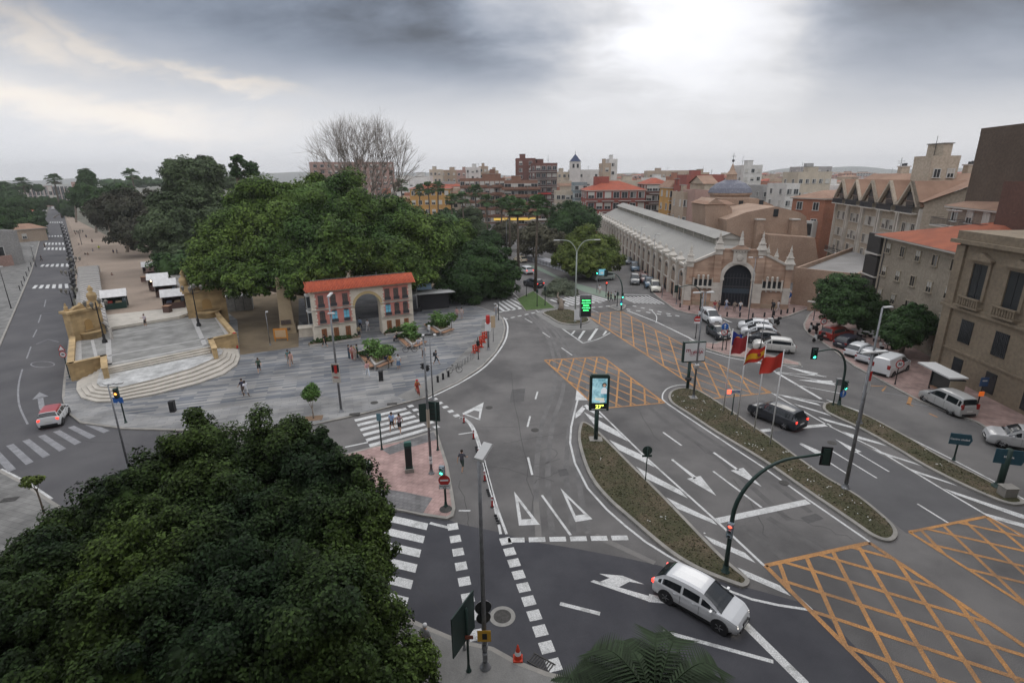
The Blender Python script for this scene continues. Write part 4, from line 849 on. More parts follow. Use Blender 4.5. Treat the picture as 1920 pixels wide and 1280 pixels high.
# ---- the pink island
P = G(768, 884, .12); t = thing('information_pillar', 'dark green advertising pillar on a pale plinth in the middle of the pink island', 'pillar', P, R(12)); h = zt(P, 828)-.12
part(t, 'plinth', MB().box((0, 0, 0), (.62, .42, .3), m_kerb)); part(t, 'body', MB().box((0, 0, .3), (.48, .26, h-.55), m_gpost).box((0, -.14, .5), (.36, .02, h-.95), m_black)); part(t, 'cap', MB().box((0, 0, h-.25), (.54, .32, .25), mat('green_cap', (.04, .12, .10, 1), .5), top=.85))
P = G(683, 893, .12); t = thing('utility_cabinet', 'white boxy cabinet with a wire frame half hidden by the big tree on the island', 'cabinet', P, R(14)); part(t, 'box', MB().box((0, 0, 0), (.9, .6, 1.0), m_whitep)); part(t, 'door', MB().box((0, -.31, .08), (.8, .02, .84), m_lampw)); part(t, 'lid', MB().box((0, 0, 1.0), (.98, .68, .05), m_lampw))
t, P, h = lamp('street_lamp', 'grey lamp post with stickers standing on the pink traffic island', (809, 887), 630, [(R(5), .85, .0), (R(185), .1, 0)], .10, hl=.8, hw=.3)
for py, c in ((868, m_whitep), (860, m_whitep), (800, mat('sticker_buff', (.45, .38, .3, 1), .8))): part(t, 'sticker', MB().lathe([(.112, 0), (.11, .22 if py > 810 else 1.3)], (0, 0, zt(P, py)-.12), c, 12))
P = G(821, 843, .12); t = thing('direction_sign', 'big dark green road sign seen from behind on two panels above the island kerb', 'sign', P); h = zt(P, 755)-.12; post(t, h, .06, m_gpost)
zb = zt(P, 791)-.12; mb = MB(); mb.T = Matrix.Rotation(R(-8), 4, 'Z'); mb.box((-.20, .08, zb+.05), (.98, .05, h-zb), m_gpost); part(t, 'panel', mb); mb = MB(); mb.T = Matrix.Rotation(R(12), 4, 'Z'); mb.box((-.95, .06, zb+.1), (.55, .05, h-zb-.1), m_gpost); part(t, 'panel', mb)
mb = MB()
for k in range(4): mb.box((-.2, .03, zb+.3+k*.35), (.96, .03, .05), m_black)
part(t, 'rails', mb)
P = G(836, 948, .12); t = thing('traffic_light', 'green traffic light with a red no entry sign at the tip of the pink island', 'traffic light', P); h = zt(P, 872)-.12; post(t, h-.05, .07, m_gpost)
signal_head(t, (-.12, -.12, zt(P, 879)-.12), 'green', 2, R(-10), False, mat('signal_grey', (.22, .27, .3, 1), .5)); disc_sign(t, (0, -.12, zt(P, 898)-.12), .36, R(3), 'noentry')
mb = MB(); z = zt(P, 914)-.12; mb.box((0, -.13, z), (.70, .02, .32), m_black); mb.box((0, -.145, z+.02), (.66, .012, .28), m_whitep); text_mb(mb, 'EXCEPTO', .13, m_black, faceT((0, -.156, z+.21)), .002); text_mb(mb, 'BUS', .13, m_black, faceT((0, -.156, z+.09)), .002); part(t, 'plate', mb)
P = G(716, 842, .12); t = thing('crossing_sign', 'thin green post with a small blue plate beside the zebra crossing', 'sign', P); h = zt(P, 778)-.12; post(t, h, .055, m_gpost); part(t, 'plate', MB().box((0, -.06, h-.45), (.34, .03, .6), mat('plate_bluegrey', (.12, .25, .30, 1), .5)))
P = G(812, 748, .12); t, P, h = lamp('street_lamp', 'slim light pole with a small white cap on the cycle path corner behind the island', (812, 748), 618, [], .07); part(t, 'cap', MB().box((0, 0, h), (.2, .2, .4), m_whitep))
P = G(800, 733, .13); t = thing('traffic_light', 'pedestrian traffic light on a dark post beside the cycle path', 'traffic light', P); h = zt(P, 677)-.12; post(t, h, .06, m_gpost); signal_head(t, (.18, 0, h-.7), None, 2, R(60), False, m_black); signal_head(t, (-.22, 0, h-.5), None, 2, R(-70), False, m_black)
# delineators
first = None
for k, (px, py) in enumerate(((870, 792), (888, 822), (898, 858), (909, 901), (923, 950))):
 P = G(px, py, .01); lb = ['nearest the hollow give way triangle', 'second from the plaza end', 'middle of the row', 'beside the head of the near lamp post', 'nearest the dark fresh asphalt'][k]
 if not first:
  first = thing('lane_delineator', 'x', 'delineator', P, 0, 'red delineators along the double cycle lane line'); part(first, 'base', MB().lathe([(.12, 0), (.12, .03), (.07, .05)], (0, 0, 0), m_black, 14)); part(first, 'post', MB().lathe([(.065, .05), (.065, .5)], (0, 0, 0), m_redp, 12).lathe([(.067, .5), (.067, .62)], (0, 0, 0), m_whitep, 12).lathe([(.065, .62), (.065, .72)], (0, 0, 0), m_redp, 12).lathe([(.067, .72), (.06, .8)], (0, 0, 0), m_whitep, 12)); o = first
 else: o = dup(first, P)
 o['label'] = 'red and white flexible delineator, ' + lb
for k, (a, b) in enumerate((((893, 838), (895, 848)), ((914, 918), (918, 930)), ((929, 966), (935, 982)))):
 A, Bq = G(*a), G(*b); mb = MB(); L = (Bq-A).length
 for q in range(4): mb.box((L*(q/3-.5)*.9, 0, .01), (L*.2, .2, .08), m_black, top=.6)
 tag(mb.build('lane_separator', loc=((A.x+Bq.x)/2, (A.y+Bq.y)/2, .01), rz=ang(A, Bq)), 'low black rubber separator between the white lines, ' + ('near the plaza', 'in the middle', 'nearest the dark asphalt')[k], 'separator', 'rubber lane separators')
# ---- median A
P = G(1117, 823, .14); t = thing('advertising_totem', 'lit advertising screen on a thick green post with a yellow number display below it', 'advertising totem', P, R(-2)); zb = zt(P, 768)-.14; zt2 = zt(P, 703)-.14; cx = .12
post(t, zb+.1, .17, m_gpost, False); part(t, 'footing', MB().box((0, 0, 0), (1.0, .8, .05), m_kerb))
mb = MB().box((cx, 0, zb), (1.5, .32, zt2-zb), m_gpost); mb.box((cx, 0, zt2), (1.36, .28, .08), m_gpost, top=.9); part(t, 'case', mb)
m_scr = mat('screen_blue', (.05, .19, .25, 1), .3, (.35, .55, .60, 1), 1.1, emit=0, contrast=(.4, .6)); 
pn = m_scr.node_tree.nodes['Principled BSDF']; lk = [l for l in m_scr.node_tree.links if l.to_socket == pn.inputs['Base Color']][0].from_socket; m_scr.node_tree.links.new(lk, pn.inputs['Emission Color']); pn.inputs['Emission Strength'].default_value = .8
H_ = zt2-zb; mb = MB().box((cx, -.165, zb+.62), (1.22, .02, H_-.78), m_black); sc = part(t, 'screen', mb); z0 = zb+.66; hh = H_-.86
mb = MB().box((cx, -.18, z0), (1.12, .012, hh), m_scr)
for (x, z, w_, h_, c) in ((.12, .26, .72, .10, (.8, .75, .6)), (.16, .16, .62, .08, (.8, .75, .6)), (-.10, .02, .45, .10, (.3, .65, .8)), (.33, .02, .38, .10, (.85, .85, .85))): mb.box((cx+x-.1, -.188, z0+z+.05), (w_, .012, h_), mat('poster_%d' % int(c[0]*100), (*c, 1), .5, emit=.5))
sk = mat('poster_skin', (.6, .38, .28, 1), .6, emit=.35); hr = mat('poster_hair', (.04, .025, .02, 1), .6); wc = mat('poster_coat', (.8, .84, .88, 1), .6, emit=.4)
mb.T = Matrix.Translation((cx+.34, -.19, z0+hh*.74)) @ Matrix.Rotation(PI/2, 4, 'X'); mb.lathe([(.17, 0), (.17, .01)], (0, 0, 0), hr, 20, False); mb.lathe([(.115, .012), (.115, .02)], (0, -.03, 0), sk, 18, False); mb.T = Matrix.Translation((cx+.32, -.192, 0)); mb.vprism([(-.22, z0+hh*.38), (.22, z0+hh*.38), (.22, z0+hh*.56), (.08, z0+hh*.64), (-.08, z0+hh*.64), (-.2, z0+hh*.56)], -.012, 0, wc); mb.T = None; part(sc, 'poster', mb)
mb = MB().box((cx, -.165, zb+.06), (1.28, .02, .50), m_black); d = part(t, 'number_display', mb); m_ledy = mat('led_yellow', (.75, .9, .12, 1), .4, emit=3); q = MB(); text_mb(q, '27°', .42, m_ledy, faceT((cx+.05, -.185, zb+.33)), .006, sx=1.1); q.box((cx, -.18, zb+.09), (1.12, .01, .055), m_led); part(d, 'digits', q)
P = G(1210, 903, .0); t = thing('round_sign', 'small round sign seen from behind on a thin post over the hatched lines', 'sign', P); h = zt(P, 838); post(t, h, .035, m_gpost); mb = MB(); mb.T = Matrix.Translation((0, .05, zt(P, 845))) @ Matrix.Rotation(PI/2, 4, 'X'); mb.lathe([(.33, -.02), (.33, .0)], (0, 0, 0), m_gpost, 24, False); part(t, 'disc', mb); part(t, 'lower_plate', MB().box((0, .06, zt(P, 857)), (.66, .02, .16), m_gpost))
# ---- curved mast signals
def mast(label, base, pts, head, r=.10, z=0.0, zend=6.3, on='none', back=True, hface=0.0, m=None, low=(), hoff=0):
 P = G(*base, z); t = thing('traffic_light_mast', label, 'traffic light', P); m = m or m_gpost; E_ = G(*head, zend); e = E_-P; e.z = zend-z; hz_ = Vector((e.x, e.y, 0)); L = hz_.length; u = hz_.normalized(); c = []
 z1 = (zend-z)*.52
 for k in range(3): c.append(Vector((0, 0, z1*k/2)))
 for k in range(1, 11):
  a = PI/2*k/10; c.append(Vector((0, 0, z1))+u*(1-math.cos(a))*L*.62+Vector((0, 0, (zend-z-z1)*math.sin(a))))
 c.append(u*L+Vector((0, 0, zend-z)))
 part(t, 'mast', MB().tube(c, [r*1.15]+[r]*3+[r*(1-.045*k) for k in range(len(c)-4)], m, 10)); part(t, 'base', MB().lathe([(r*2, 0), (r*2, .03), (r*1.4, .05), (r*1.35, .4), (r*1.15, .42)], (0, 0, 0), m, 12))
 signal_head(t, tuple(u*L+Vector((0, -.05, zend-z-.1))), on, 3, hface, back, m)
 return t, P
mg = mat('signal_grey', (.22, .27, .3, 1), .5)
t, P = mast('tall curved green mast with signals, tip of the left central strip beside the white car', (1360, 1071), None, (1548, 850), .11, .14, 6.4, None, True, R(168))
signal_head(t, (-.1, -.14, zt(P, 990)-.14), 'red', 3, R(-35), False, mg)
t, P = mast('curved mast with green signals at the tip of the right central strip', (1573, 758), None, (1527, 660), .10, .14, 5.7, 'green', True, R(-10))
signal_head(t, (.22, -.05, zt(P, 718)-.3), 'green', 3, R(10), False, m_gpost); disc_sign(t, (.1, -.14, zt(P, 737)-.14), .32, R(10), 'blue'); part(t, 'grey_box', MB().box((-.3, .1, zt(P, 722)-.14), (.4, .25, .6), m_steel))
P = G(1562, 759, .14); t = thing('signal_post', 'thin dark post beside the curved mast on the right central strip', 'post', P); post(t, zt(P, 712)-.14, .05, m_gpost)
mast('curved mast whose signal hangs in front of the market corner, behind the white van', (1311, 592), None, (1268, 540), .09, .12, 5.2, None, True, R(180))
t, P = mast('curved mast with a bright green signal between the two far zebra crossings', (1165, 580), None, (1136, 511), .09, .12, 5.6, None, True, R(180))
signal_head(t, (.05, -.12, zt(P, 553)-.12), 'green', 3, 0, False); signal_head(t, (-.1, -.1, zt(P, 563)-.5), 'green', 2, 0, False, m_bluep)
# ---- billboards
P = G(1089, 614, .1); t = thing('message_sign', 'electronic sign with green text on a grey post at the olive tree island', 'sign', P); h = zt(P, 553)-.1; zb = zt(P, 594)-.1; post(t, zb+.1, .1, m_steel, False)
m_ledg = mat('led_green', (.08, 1, .25, 1), .4, emit=3.0); part(t, 'case', MB().box((.55, 0, zb), (1.55, .3, h-zb), m_steel)); q = MB().box((.60, -.16, zb+.1), (1.35, .02, (h-zb)*.80), m_black); s_ = part(t, 'screen', q); q = MB()
for k, (s, x) in enumerate((('PLAN TRAFICO', 0), ('ZONA CENTRO', 0), ('DESVIOS', 0), ('POR OBRAS', 0), ('MURCIA', 0))): text_mb(q, s, .20, m_ledg, faceT((.60, -.18, h-.72-k*.34+(.0))), .008, sx=.82 if len(s) > 9 else 1)
part(s_, 'green_text', q)
P = G(1083, 606, .1); t = thing('notice_board', 'small white panel standing just behind the green text sign', 'notice board', P); part(t, 'board', MB().box((0, 0, .5), (1.0, .08, 1.5), m_whitep)); part(t, 'legs', MB().box((-.4, 0, 0), (.06, .06, .5), m_steel).box((.4, 0, 0), (.06, .06, .5), m_steel))
P = G(1289, 727, .14); t = thing('city_sign', 'white city name board with red letters on a thick dark post', 'sign', P, R(6)); h = zt(P, 640)-.14; zb = zt(P, 678)-.14; post(t, zb+.1, .15, m_gpost, False); part(t, 'foot_box', MB().lathe([(.3, 0), (.3, .25), (.1, .3)], (0, 0, zt(P, 712)-.14), m_black, 14))
cx = .28; part(t, 'case', MB().box((cx, 0, zb), (2.2, .3, h-zb), m_gpost)); q = MB().box((cx+.05, -.16, zb+.12), (2.0, .02, h-zb-.24), m_whitep); fc = part(t, 'face', q); q = MB(); zc = (zb+h)/2; m_logo = mat('logo_red', (.35, .03, .05, 1), .5)
for ch, x, z, s in (('m', -.62, .22, .62), ('U', -.22, -.12, .40), ('R', .05, -.05, .40), ('C', .30, -.02, .42), ('I', .50, .04, .42), ('A', .70, -.02, .42)): text_mb(q, ch, s, m_logo, faceT((cx+x, -.18, zc+z)), .004)
for x, z, r in ((-.22, -.16, .22), (.16, -.10, .26), (.42, -.2, .16), (.62, .1, .24)): q.tube([(cx+x+r*math.cos(a), -.176, zc+z+r*math.sin(a)) for a in [2*PI*k/16 for k in range(17)]], .012, m_logo, 4)
part(fc, 'lettering', q)
t, P, h = lamp('street_lamp', 'grey lamp with two flat heads standing beside the city name board', (1300, 745), 549, [(R(5), .95, 0), (R(185), .95, 0)], .10, .14, .7); part(t, 'footing', MB().box((0, 0, 0), (.7, .7, .04), m_kerb)); part(t, 'round_plate', MB().lathe([(.0, 0), (.2, .02), (.2, .4)], (0, -.12, zt(P, 690)-.14), m_lampw, 14))
lamp('street_lamp', 'tall lamp post with two flat heads right of the last flag', (1585, 914), 661, [(R(8), 1.0, 0), (R(188), .75, 0)], .13, .14, .85); lamp('street_lamp', 'lamp post with one flat head rising from the right central strip', (1611, 792), 577, [(R(10), .9, 0)], .12, .14, .8)
P = G(1606, 800, .14); t = thing('street_banner', 'upright printed banner fixed high on the lamp posts of the right strip', 'banner', P); post(t, zt(P, 690), .05, m_steel); z = zt(P, 738); mb = MB().box((.12, -.08, z), (.5, .03, zt(P, 703)-z), m_lampw); mb.box((.12, -.1, z+1.0), (.4, .02, .8), m_redp); part(t, 'cloth', mb)
# ---- flags
def flag_mesh(t, h, Lf, Hf, side, cols, ph, droop):
 mb = MB(); n, k = 16, 10; V = []
 for j in range(k+1):
  for i in range(n+1):
   u, v = i/n, j/k; x = side*u*Lf*(.86 if droop else 1); y = .16*math.sin(u*7+ph+v*1.5)*u*1.6; z = h-.15-(1-v)*Hf-droop*u*Lf*(.8+.1*math.sin(v*4))+.05*math.sin(u*9+ph); V.append((x, y, z))
 for j in range(k):
  v = (j+.5)/k; c = cols(v)
  for i in range(n):
   q = [j*(n+1)+i, j*(n+1)+i+1, (j+1)*(n+1)+i+1, (j+1)*(n+1)+i]; mb.add([V[a] for a in q], [(0, 1, 2, 3)], c, True)
 return mb
m_fr = mat('flag_red', (.50, .035, .02, 1), .8); m_fy = mat('flag_yellow', (.70, .40, .02, 1), .8); m_fb = mat('flag_blue', (.02, .04, .28, 1), .8); m_fm = mat('flag_crimson', (.30, .025, .03, 1), .8)
for base, ty, lab, cols, side, Lf, Hf, dr, ph in (((1356, 771), 618, 'white flagpole with the blue flag of gold stars, first in the row', lambda v: m_fb, 1, 1.1, 1.2, .5, 0), ((1382, 789), 626, 'white flagpole with the dark crimson flag, second in the row', lambda v: m_fm, -1, 1.3, 1.3, .3, 1.2),
  ((1414, 809), 645, 'white flagpole with the red and yellow national flag', lambda v: m_fy if .25 < v < .75 else m_fr, -1, 1.75, 1.0, .42, 2.0), ((1444, 831), 657, 'white flagpole with the plain bright red flag, last and nearest', lambda v: m_fr, -1, 1.7, 1.15, .46, .6)):
 P = G(*base, .14); h = zt(P, ty)-.14; t = thing('flagpole', lab, 'flagpole', P, 0, 'flagpoles on the long central strip'); part(t, 'pole', MB().tube([(0, 0, 0), (0, 0, h)], [.055, .035], m_whitep, 10).ball((0, 0, h+.03), .055, m_whitep)); f = part(t, 'flag', flag_mesh(t, h, Lf, Hf, side, cols, ph, dr))
 if 'stars' in lab:
  q = MB()
  for k in range(12): a = 2*PI*k/12; q.T = Matrix.Translation((.42+.2*math.cos(a), -.05-.06*math.sin(a), h-.85+.25*math.sin(a))) @ Matrix.Rotation(PI/2, 4, 'X'); q.lathe([(.05, 0), (.05, .16)], (0, 0, 0), m_fy, 5, False)
  part(f, 'stars', q)
 if 'national' in lab: part(f, 'shield', MB().box((-.5, -.11, h-.92), (.18, .24, .24), m_fm))
P = G(1372, 777, .14); t = thing('street_name_sign', 'small low street sign with a red end among the flagpoles', 'sign', P); post(t, zt(P, 738)-.14, .045, m_gpost); z = zt(P, 737)-.14; mb = MB().box((0, -.05, z), (1.15, .06, .34), m_lampw); mb.box((-.5, -.09, z+.0), (.3, .04, .36), m_ron); text_mb(mb, 'CENTRO', .2, m_bluep, faceT((.12, -.09, z+.17)), .003); part(t, 'plate', mb)
for base, wd, ty, by, lab in (((1788, 862), 1.2, 812, 832, 'long blue arrow sign on a thin post beside the right kerb lane'), ((1873, 912), 1.5, 842, 868, 'dark blue direction panel near the right edge on a thick post')):
 P = G(*base, .14); t = thing('direction_sign', lab, 'sign', P, R(-18)); post(t, zt(P, ty)-.14, .06 if wd < 1.4 else .2, m_gpost); z = zt(P, by)-.14; hh = zt(P, ty)-.14-z; mb = MB(); mb.vprism([(-wd/2, z), (wd/2, z), (wd/2+.15, z+hh/2), (wd/2, z+hh), (-wd/2, z+hh)], -.12, -.06, mat('sign_teal', (.025, .08, .11, 1), .5)); part(t, 'panel', mb)
 mb = MB(); text_mb(mb, 'Centro ciudad' if wd < 1.4 else 'Murcia', .2, m_whitep, faceT((0, -.13, z+hh/2)), .003); part(t, 'lettering', mb)
P = G(1887, 928, .14); t = thing('concrete_box', 'pale concrete box on the far right end of the right central strip', 'box', P); part(t, 'box', MB().box((0, 0, 0), (.8, .6, .6), m_kerb)); part(t, 'lid', MB().box((0, 0, .6), (.88, .68, .06), m_kerb))
# ---- bollards
first = None
BP = [((1275, 576), 'at the left end of the market row'), ((1292, 581), 'second from the left end of the market row'), ((1338, 590), 'just right of the white van'), ((1363, 593), 'below the left side of the market door'), ((1387, 594), 'below the middle of the market door'), ((1411, 595), 'below the right side of the market door'), ((1433, 594), 'under the right hand market windows'), ((1451, 591), 'left of the last market pier'), ((1464, 589), 'in front of the last market pier'), ((1476, 587), 'second from the street corner'), ((1488, 585), 'at the street corner by the blue sign'),
  ((821, 716), 'on the plaza, nearest the cycle crossing'), ((831, 711), 'on the plaza, middle of three'), ((841, 706), 'on the plaza, nearest the parked dark bicycle')]
for (p, lb) in BP:
 P = G(*p, .12)
 if not first:
  first = thing('bollard', '', 'bollard', P, 0, 'black bollards at the kerb'); part(first, 'post', MB().lathe([(.13, 0), (.12, .1), (.11, .45), (.10, .5)], (0, 0, 0), m_black, 14)); part(first, 'cap', MB().lathe([(.12, .5), (.13, .54), (.12, .62), (.05, .68)], (0, 0, 0), m_black, 14)); o = first
 else: o = dup(first, P)
 o['label'] = 'short black bollard ' + lb
# ---- pavement clutter round the plaza kerb
first = None
for k, (px, py) in enumerate(((892, 660), (899, 652), (904, 643), (909, 635))):
 P = G(px, py, .13); lb = ('nearest the bicycle racks', 'second from the racks', 'third from the racks', 'nearest the red kiosk')[k]
 if not first:
  first = thing('plastic_barrier', '', 'barrier', P, R(50), 'orange barriers at the plaza kerb'); mb = MB()
  for x in (-.4, 0, .4): mb.box((x, 0, .1), (.1, .12, .85), m_orange)
  for z in (.15, .5, .82): mb.box((0, 0, z), (1.0, .1, .12), m_orange)
  part(first, 'frame', mb); part(first, 'feet', MB().box((-.35, 0, 0), (.25, .5, .1), m_orange).box((.35, 0, 0), (.25, .5, .1), m_orange)); o = first
 else: o = dup(first, P, R(50))
 o['label'] = 'orange plastic street barrier, '+lb
P = G(916, 655, .13); t = thing('parking_meter', 'grey post with a white box and a red round top beside the orange barriers', 'parking meter', P); h = zt(P, 592)-.13; post(t, h-.8, .12, m_steel); part(t, 'box', MB().box((0, -.05, zt(P, 620)-.13), (.7, .3, .95), m_whitep)); part(t, 'red_top', MB().lathe([(.24, 0), (.24, .95), (.2, 1.0)], (0, 0, h-.95), m_redp, 16))
P = G(925, 640, .13); t = thing('notice_board', 'beige upright board behind the red topped meter', 'notice board', P); h = zt(P, 592)-.13; post(t, h-.5, .04, m_steel); part(t, 'board', MB().box((0, -.05, h-1.5), (.55, .08, 1.5), mat('board_beige', (.5, .38, .25, 1), .7)))
P = G(897, 673, .13); t = thing('traffic_light', 'dark thin traffic light at the plaza kerb between barriers and bicycle racks', 'traffic light', P); h = zt(P, 632)-.13; post(t, h, .05, m_black); signal_head(t, (0, -.05, h-.7), None, 2, R(30), False, m_black)
first = None
for k in range(6):
 P = G(857+k*6, 693-k*4.2, .13); lb = ('behind the dark bicycle', 'second from the dark bicycle', 'third from the dark bicycle', 'fourth from the dark bicycle', 'second from the barriers', 'nearest the orange barriers')[k]
 if not first: first = thing('bicycle_rack', '', 'bicycle rack', P, R(75), 'steel hoops for bicycles'); part(first, 'hoop', MB().tube([(-.3, 0, 0), (-.3, 0, .6), (-.2, 0, .75), (.2, 0, .75), (.3, 0, .6), (.3, 0, 0)], .025, m_steel, 6)); o = first
 else: o = dup(first, P, R(75))
 o['label'] = 'steel bicycle hoop '+lb
def bicycle(label, P, rz, m, small=1.0):
 t = thing('bicycle', label, 'bicycle', P, rz); r = .33; w0 = None
 for x in (-.52, .52):
  mb = MB(); mb.tube([(x+r*math.cos(a), 0, r+r*math.sin(a)) for a in [2*PI*k/20 for k in range(21)]], .022, m_tyre2, 6)
  for k in range(8): a = 2*PI*k/8; mb.tube([(x, 0, r), (x+r*math.cos(a), 0, r+r*math.sin(a))], .004, m_steel, 3)
  part(t, 'wheel', mb)
 part(t, 'frame', MB().tube([(-.52, 0, r), (-.05, 0, .33), (.38, 0, .8), (.52, 0, r)], .018, m, 6).tube([(-.05, 0, .33), (-.18, 0, .85), (.38, 0, .78)], .018, m, 6).tube([(-.52, 0, r), (-.17, 0, .8)], .014, m, 5))
 part(t, 'saddle', MB().box((-.2, 0, .87), (.26, .14, .05), m_black, top=.8)); part(t, 'handlebar', MB().tube([(.38, 0, .8), (.36, 0, 1.0)], .016, m_black, 6).tube([(.30, -.26, 1.02), (.38, 0, 1.0), (.30, .26, 1.02)], .014, m_black, 6)); return t
bicycle('dark bicycle locked to the first hoop at the plaza kerb', G(852, 699, .13), R(15), m_black); bicycle('white bicycle leaning at the middle bench planter', G(769, 660, .13), R(5), m_whitep)
# ---- lamps, bins and signs of the plaza
t, P, h = lamp('street_lamp', 'tall grey lamp with a poster banner in the middle of the plaza', (640, 771), 557, [(R(80), .7, .3)], .11); z0, z1 = zt(P, 716)-.12, zt(P, 680)-.12
mb = MB().box((-.05, -.16, z0), (.72, .03, z1-z0), mat('banner_cream', (.5, .47, .42, 1), .8)); mb.box((-.05, -.18, z0+(z1-z0)*.55), (.6, .02, (z1-z0)*.38), m_black); mb.box((-.02, -.20, z0+(z1-z0)*.5), (.24, .02, (z1-z0)*.4), m_redp); text_mb(mb, 'FERIA', .17, m_redp, faceT((-.05, -.2, z0+.5)), .004); part(t, 'banner', mb)
part(t, 'second_head', MB().box((.12, -.1, zt(P, 588)-.12), (.55, .3, .09), m_lampw))
def bin_(label, px, rz=0):
 P = G(*px, .12); t = thing('litter_bin', label, 'litter bin', P, rz); part(t, 'body', MB().box((0, 0, 0), (.42, .42, .95), m_black)); part(t, 'lid', MB().box((0, 0, .95), (.48, .48, .08), m_trim, top=.85)); return t
bin_('black square litter bin on the open left part of the plaza', (325, 771), R(10)); bin_('black square litter bin below the nearest bench planter', (715, 713), R(10))
P = G(506, 646, .13); t, P, h = lamp('street_lamp', 'short grey lamp with a small white head beside the orange notice board', (507, 647), 585, [(R(20), .3, 0)], .06, hl=.3, hw=.3)
P = G(528, 639, .13); t = thing('notice_board', 'orange framed notice board at the edge of the plaza below the stone column', 'notice board', P, R(8)); mo = mat('board_orange', (.6, .24, .04, 1), .6); part(t, 'frame', MB().box((0, 0, .35), (1.7, .1, 1.3), mo)); part(t, 'sheet', MB().box((0, -.06, .5), (1.3, .03, .95), mat('board_sheet', (.6, .42, .25, 1), .7))); part(t, 'legs', MB().box((-.75, 0, 0), (.1, .1, .4), mo).box((.75, 0, 0), (.1, .1, .4), mo))
P = G(240, 873, .0); t, P, h = lamp('street_lamp', 'thin grey lamp with a crossed top left of the big tree', (241, 876), 722, [(R(25), .9, 0), (R(150), .5, 0)], .08, 0, .5)
P = G(236, 792, .12); t = thing('traffic_light', 'traffic light glowing orange with a blue crossing sign at the lower left plaza kerb', 'traffic light', P); h = zt(P, 725)-.12; post(t, h, .06, m_gpost); signal_head(t, (-.15, -.1, h-.55), 'amber', 3, R(20), False); mb = MB().box((-.1, -.12, zt(P, 754)-.12), (.85, .03, .5), m_bluep); mb.vprism([(-.25, h-1.52), (.05, h-1.52), (-.1, h-1.25)], -.15, -.13, m_whitep); part(t, 'crossing_plate', mb)
P = G(131, 708, .12); t = thing('road_sign', 'thin post with a red triangle above a round 30 sign at the avenue kerb', 'sign', P, R(5)); h = zt(P, 648)-.12; post(t, h, .045, m_gpost); disc_sign(t, (0, -.08, zt(P, 653)-.12), .42, 0, 'warn'); disc_sign(t, (0, -.08, zt(P, 662)-.12-.1), .34, 0, 'speed')
P = G(444, 652, .13); t = thing('pump_post', 'short red and grey post at the lower corner of the stage', 'post', P); part(t, 'base', MB().lathe([(.25, 0), (.25, .35), (.12, .4)], (0, 0, 0), m_redp, 12)); part(t, 'body', MB().box((0, 0, .4), (.3, .3, 1.2), m_steel)); part(t, 'cap', MB().lathe([(.2, 1.6), (.2, 1.9), (.05, 2.0)], (0, 0, 0), m_redp, 12))
# ---- small signs on the right
for base, ty, kind, lab, rz in (((1678, 718+2), 682, 'speed', 'round 30 speed sign at the kerb behind the white van', 0), ((1539, 632), 602, 'noturn', 'round no turn sign on a dark post at the rounded right pavement corner', 0)):
 P = G(*base, .12); t = thing('road_sign', lab, 'sign', P); h = zt(P, ty-8)-.12; post(t, h, .045, m_black); disc_sign(t, (0, -.08, zt(P, ty)-.12), .42, 0, kind)
P = G(1354, 656, .12); t = thing('road_sign', 'blue arrow sign above a no turn sign on the parking island', 'sign', P); h = zt(P, 605)-.12; post(t, h, .05, m_gpost); disc_sign(t, (0, -.08, zt(P, 612)-.12), .42, 0, 'blue'); disc_sign(t, (0, -.08, zt(P, 622)-.12), .38, 0, 'noturn')
for px, ty, lb in (((1304, 634), 590, 'with a red and white plate between the white and the dark car'), ((1361, 655), 614, 'next to the blue arrow sign post'), ((1336, 653), 642, 'low, below the dark car'), ((1407, 672), 660, 'low, below the silver suv')):
 P = G(*px, .12); t = thing('signal_post', 'thin dark post '+lb, 'post', P); post(t, zt(P, ty)-.12, .05, m_black)
 if 'red and white' in lb: disc_sign(t, (0, -.1, zt(P, 598)-.12), .42, 0, 'noentry'); part(t, 'plate', MB().box((0, -.1, zt(P, 606)-.12), (.8, .03, .25), m_whitep))
P = G(1477, 570, .12); t = thing('road_sign', 'round blue sign on a thin post at the right corner of the market', 'sign', P); h = zt(P, 548)-.12; post(t, h, .04, m_steel); disc_sign(t, (0, -.08, zt(P, 553)-.12), .45, R(15), 'blue')
P = G(1446, 608, .12); t = thing('ornate_lamp', 'old black street lamp standing behind the parked white taxis', 'street lamp', P); h = zt(P, 567)-.12; part(t, 'column', MB().lathe([(.2, 0), (.2, .3), (.1, .5), (.08, 1.2), (.06, h-.7), (.12, h-.65)], (0, 0, 0), m_black, 12)); part(t, 'lantern', MB().lathe([(.14, h-.65), (.26, h-.2), (.05, h+.05)], (0, 0, 0), m_black, 6, False))
for base, ty, lab in (((1078, 602), 448, 'tall pale lamp with two long curved arms on the olive tree island'),):
 P = G(*base, .14); h = zt(P, ty+24)-.14; t = thing('street_lamp', lab, 'street lamp', P); mp_ = mat('pole_grey_green', (.30, .33, .30, 1), .5); post(t, h, .10, mp_)
 for s in (-1, 1): c = [Vector((0, 0, h-.1)), Vector((s*.35, 0, h+.7)), Vector((s*1.1, 0, h+1.45)), Vector((s*2.4, 0, h+1.6))]; o = part(t, 'arm', MB().tube(catmull(c, 5, False), [.06]*16, mp_, 7)); part(o, 'lamp_head', MB().box((s*2.75, 0, h+1.55), (.9, .25, .1), m_lampw, top=.8))
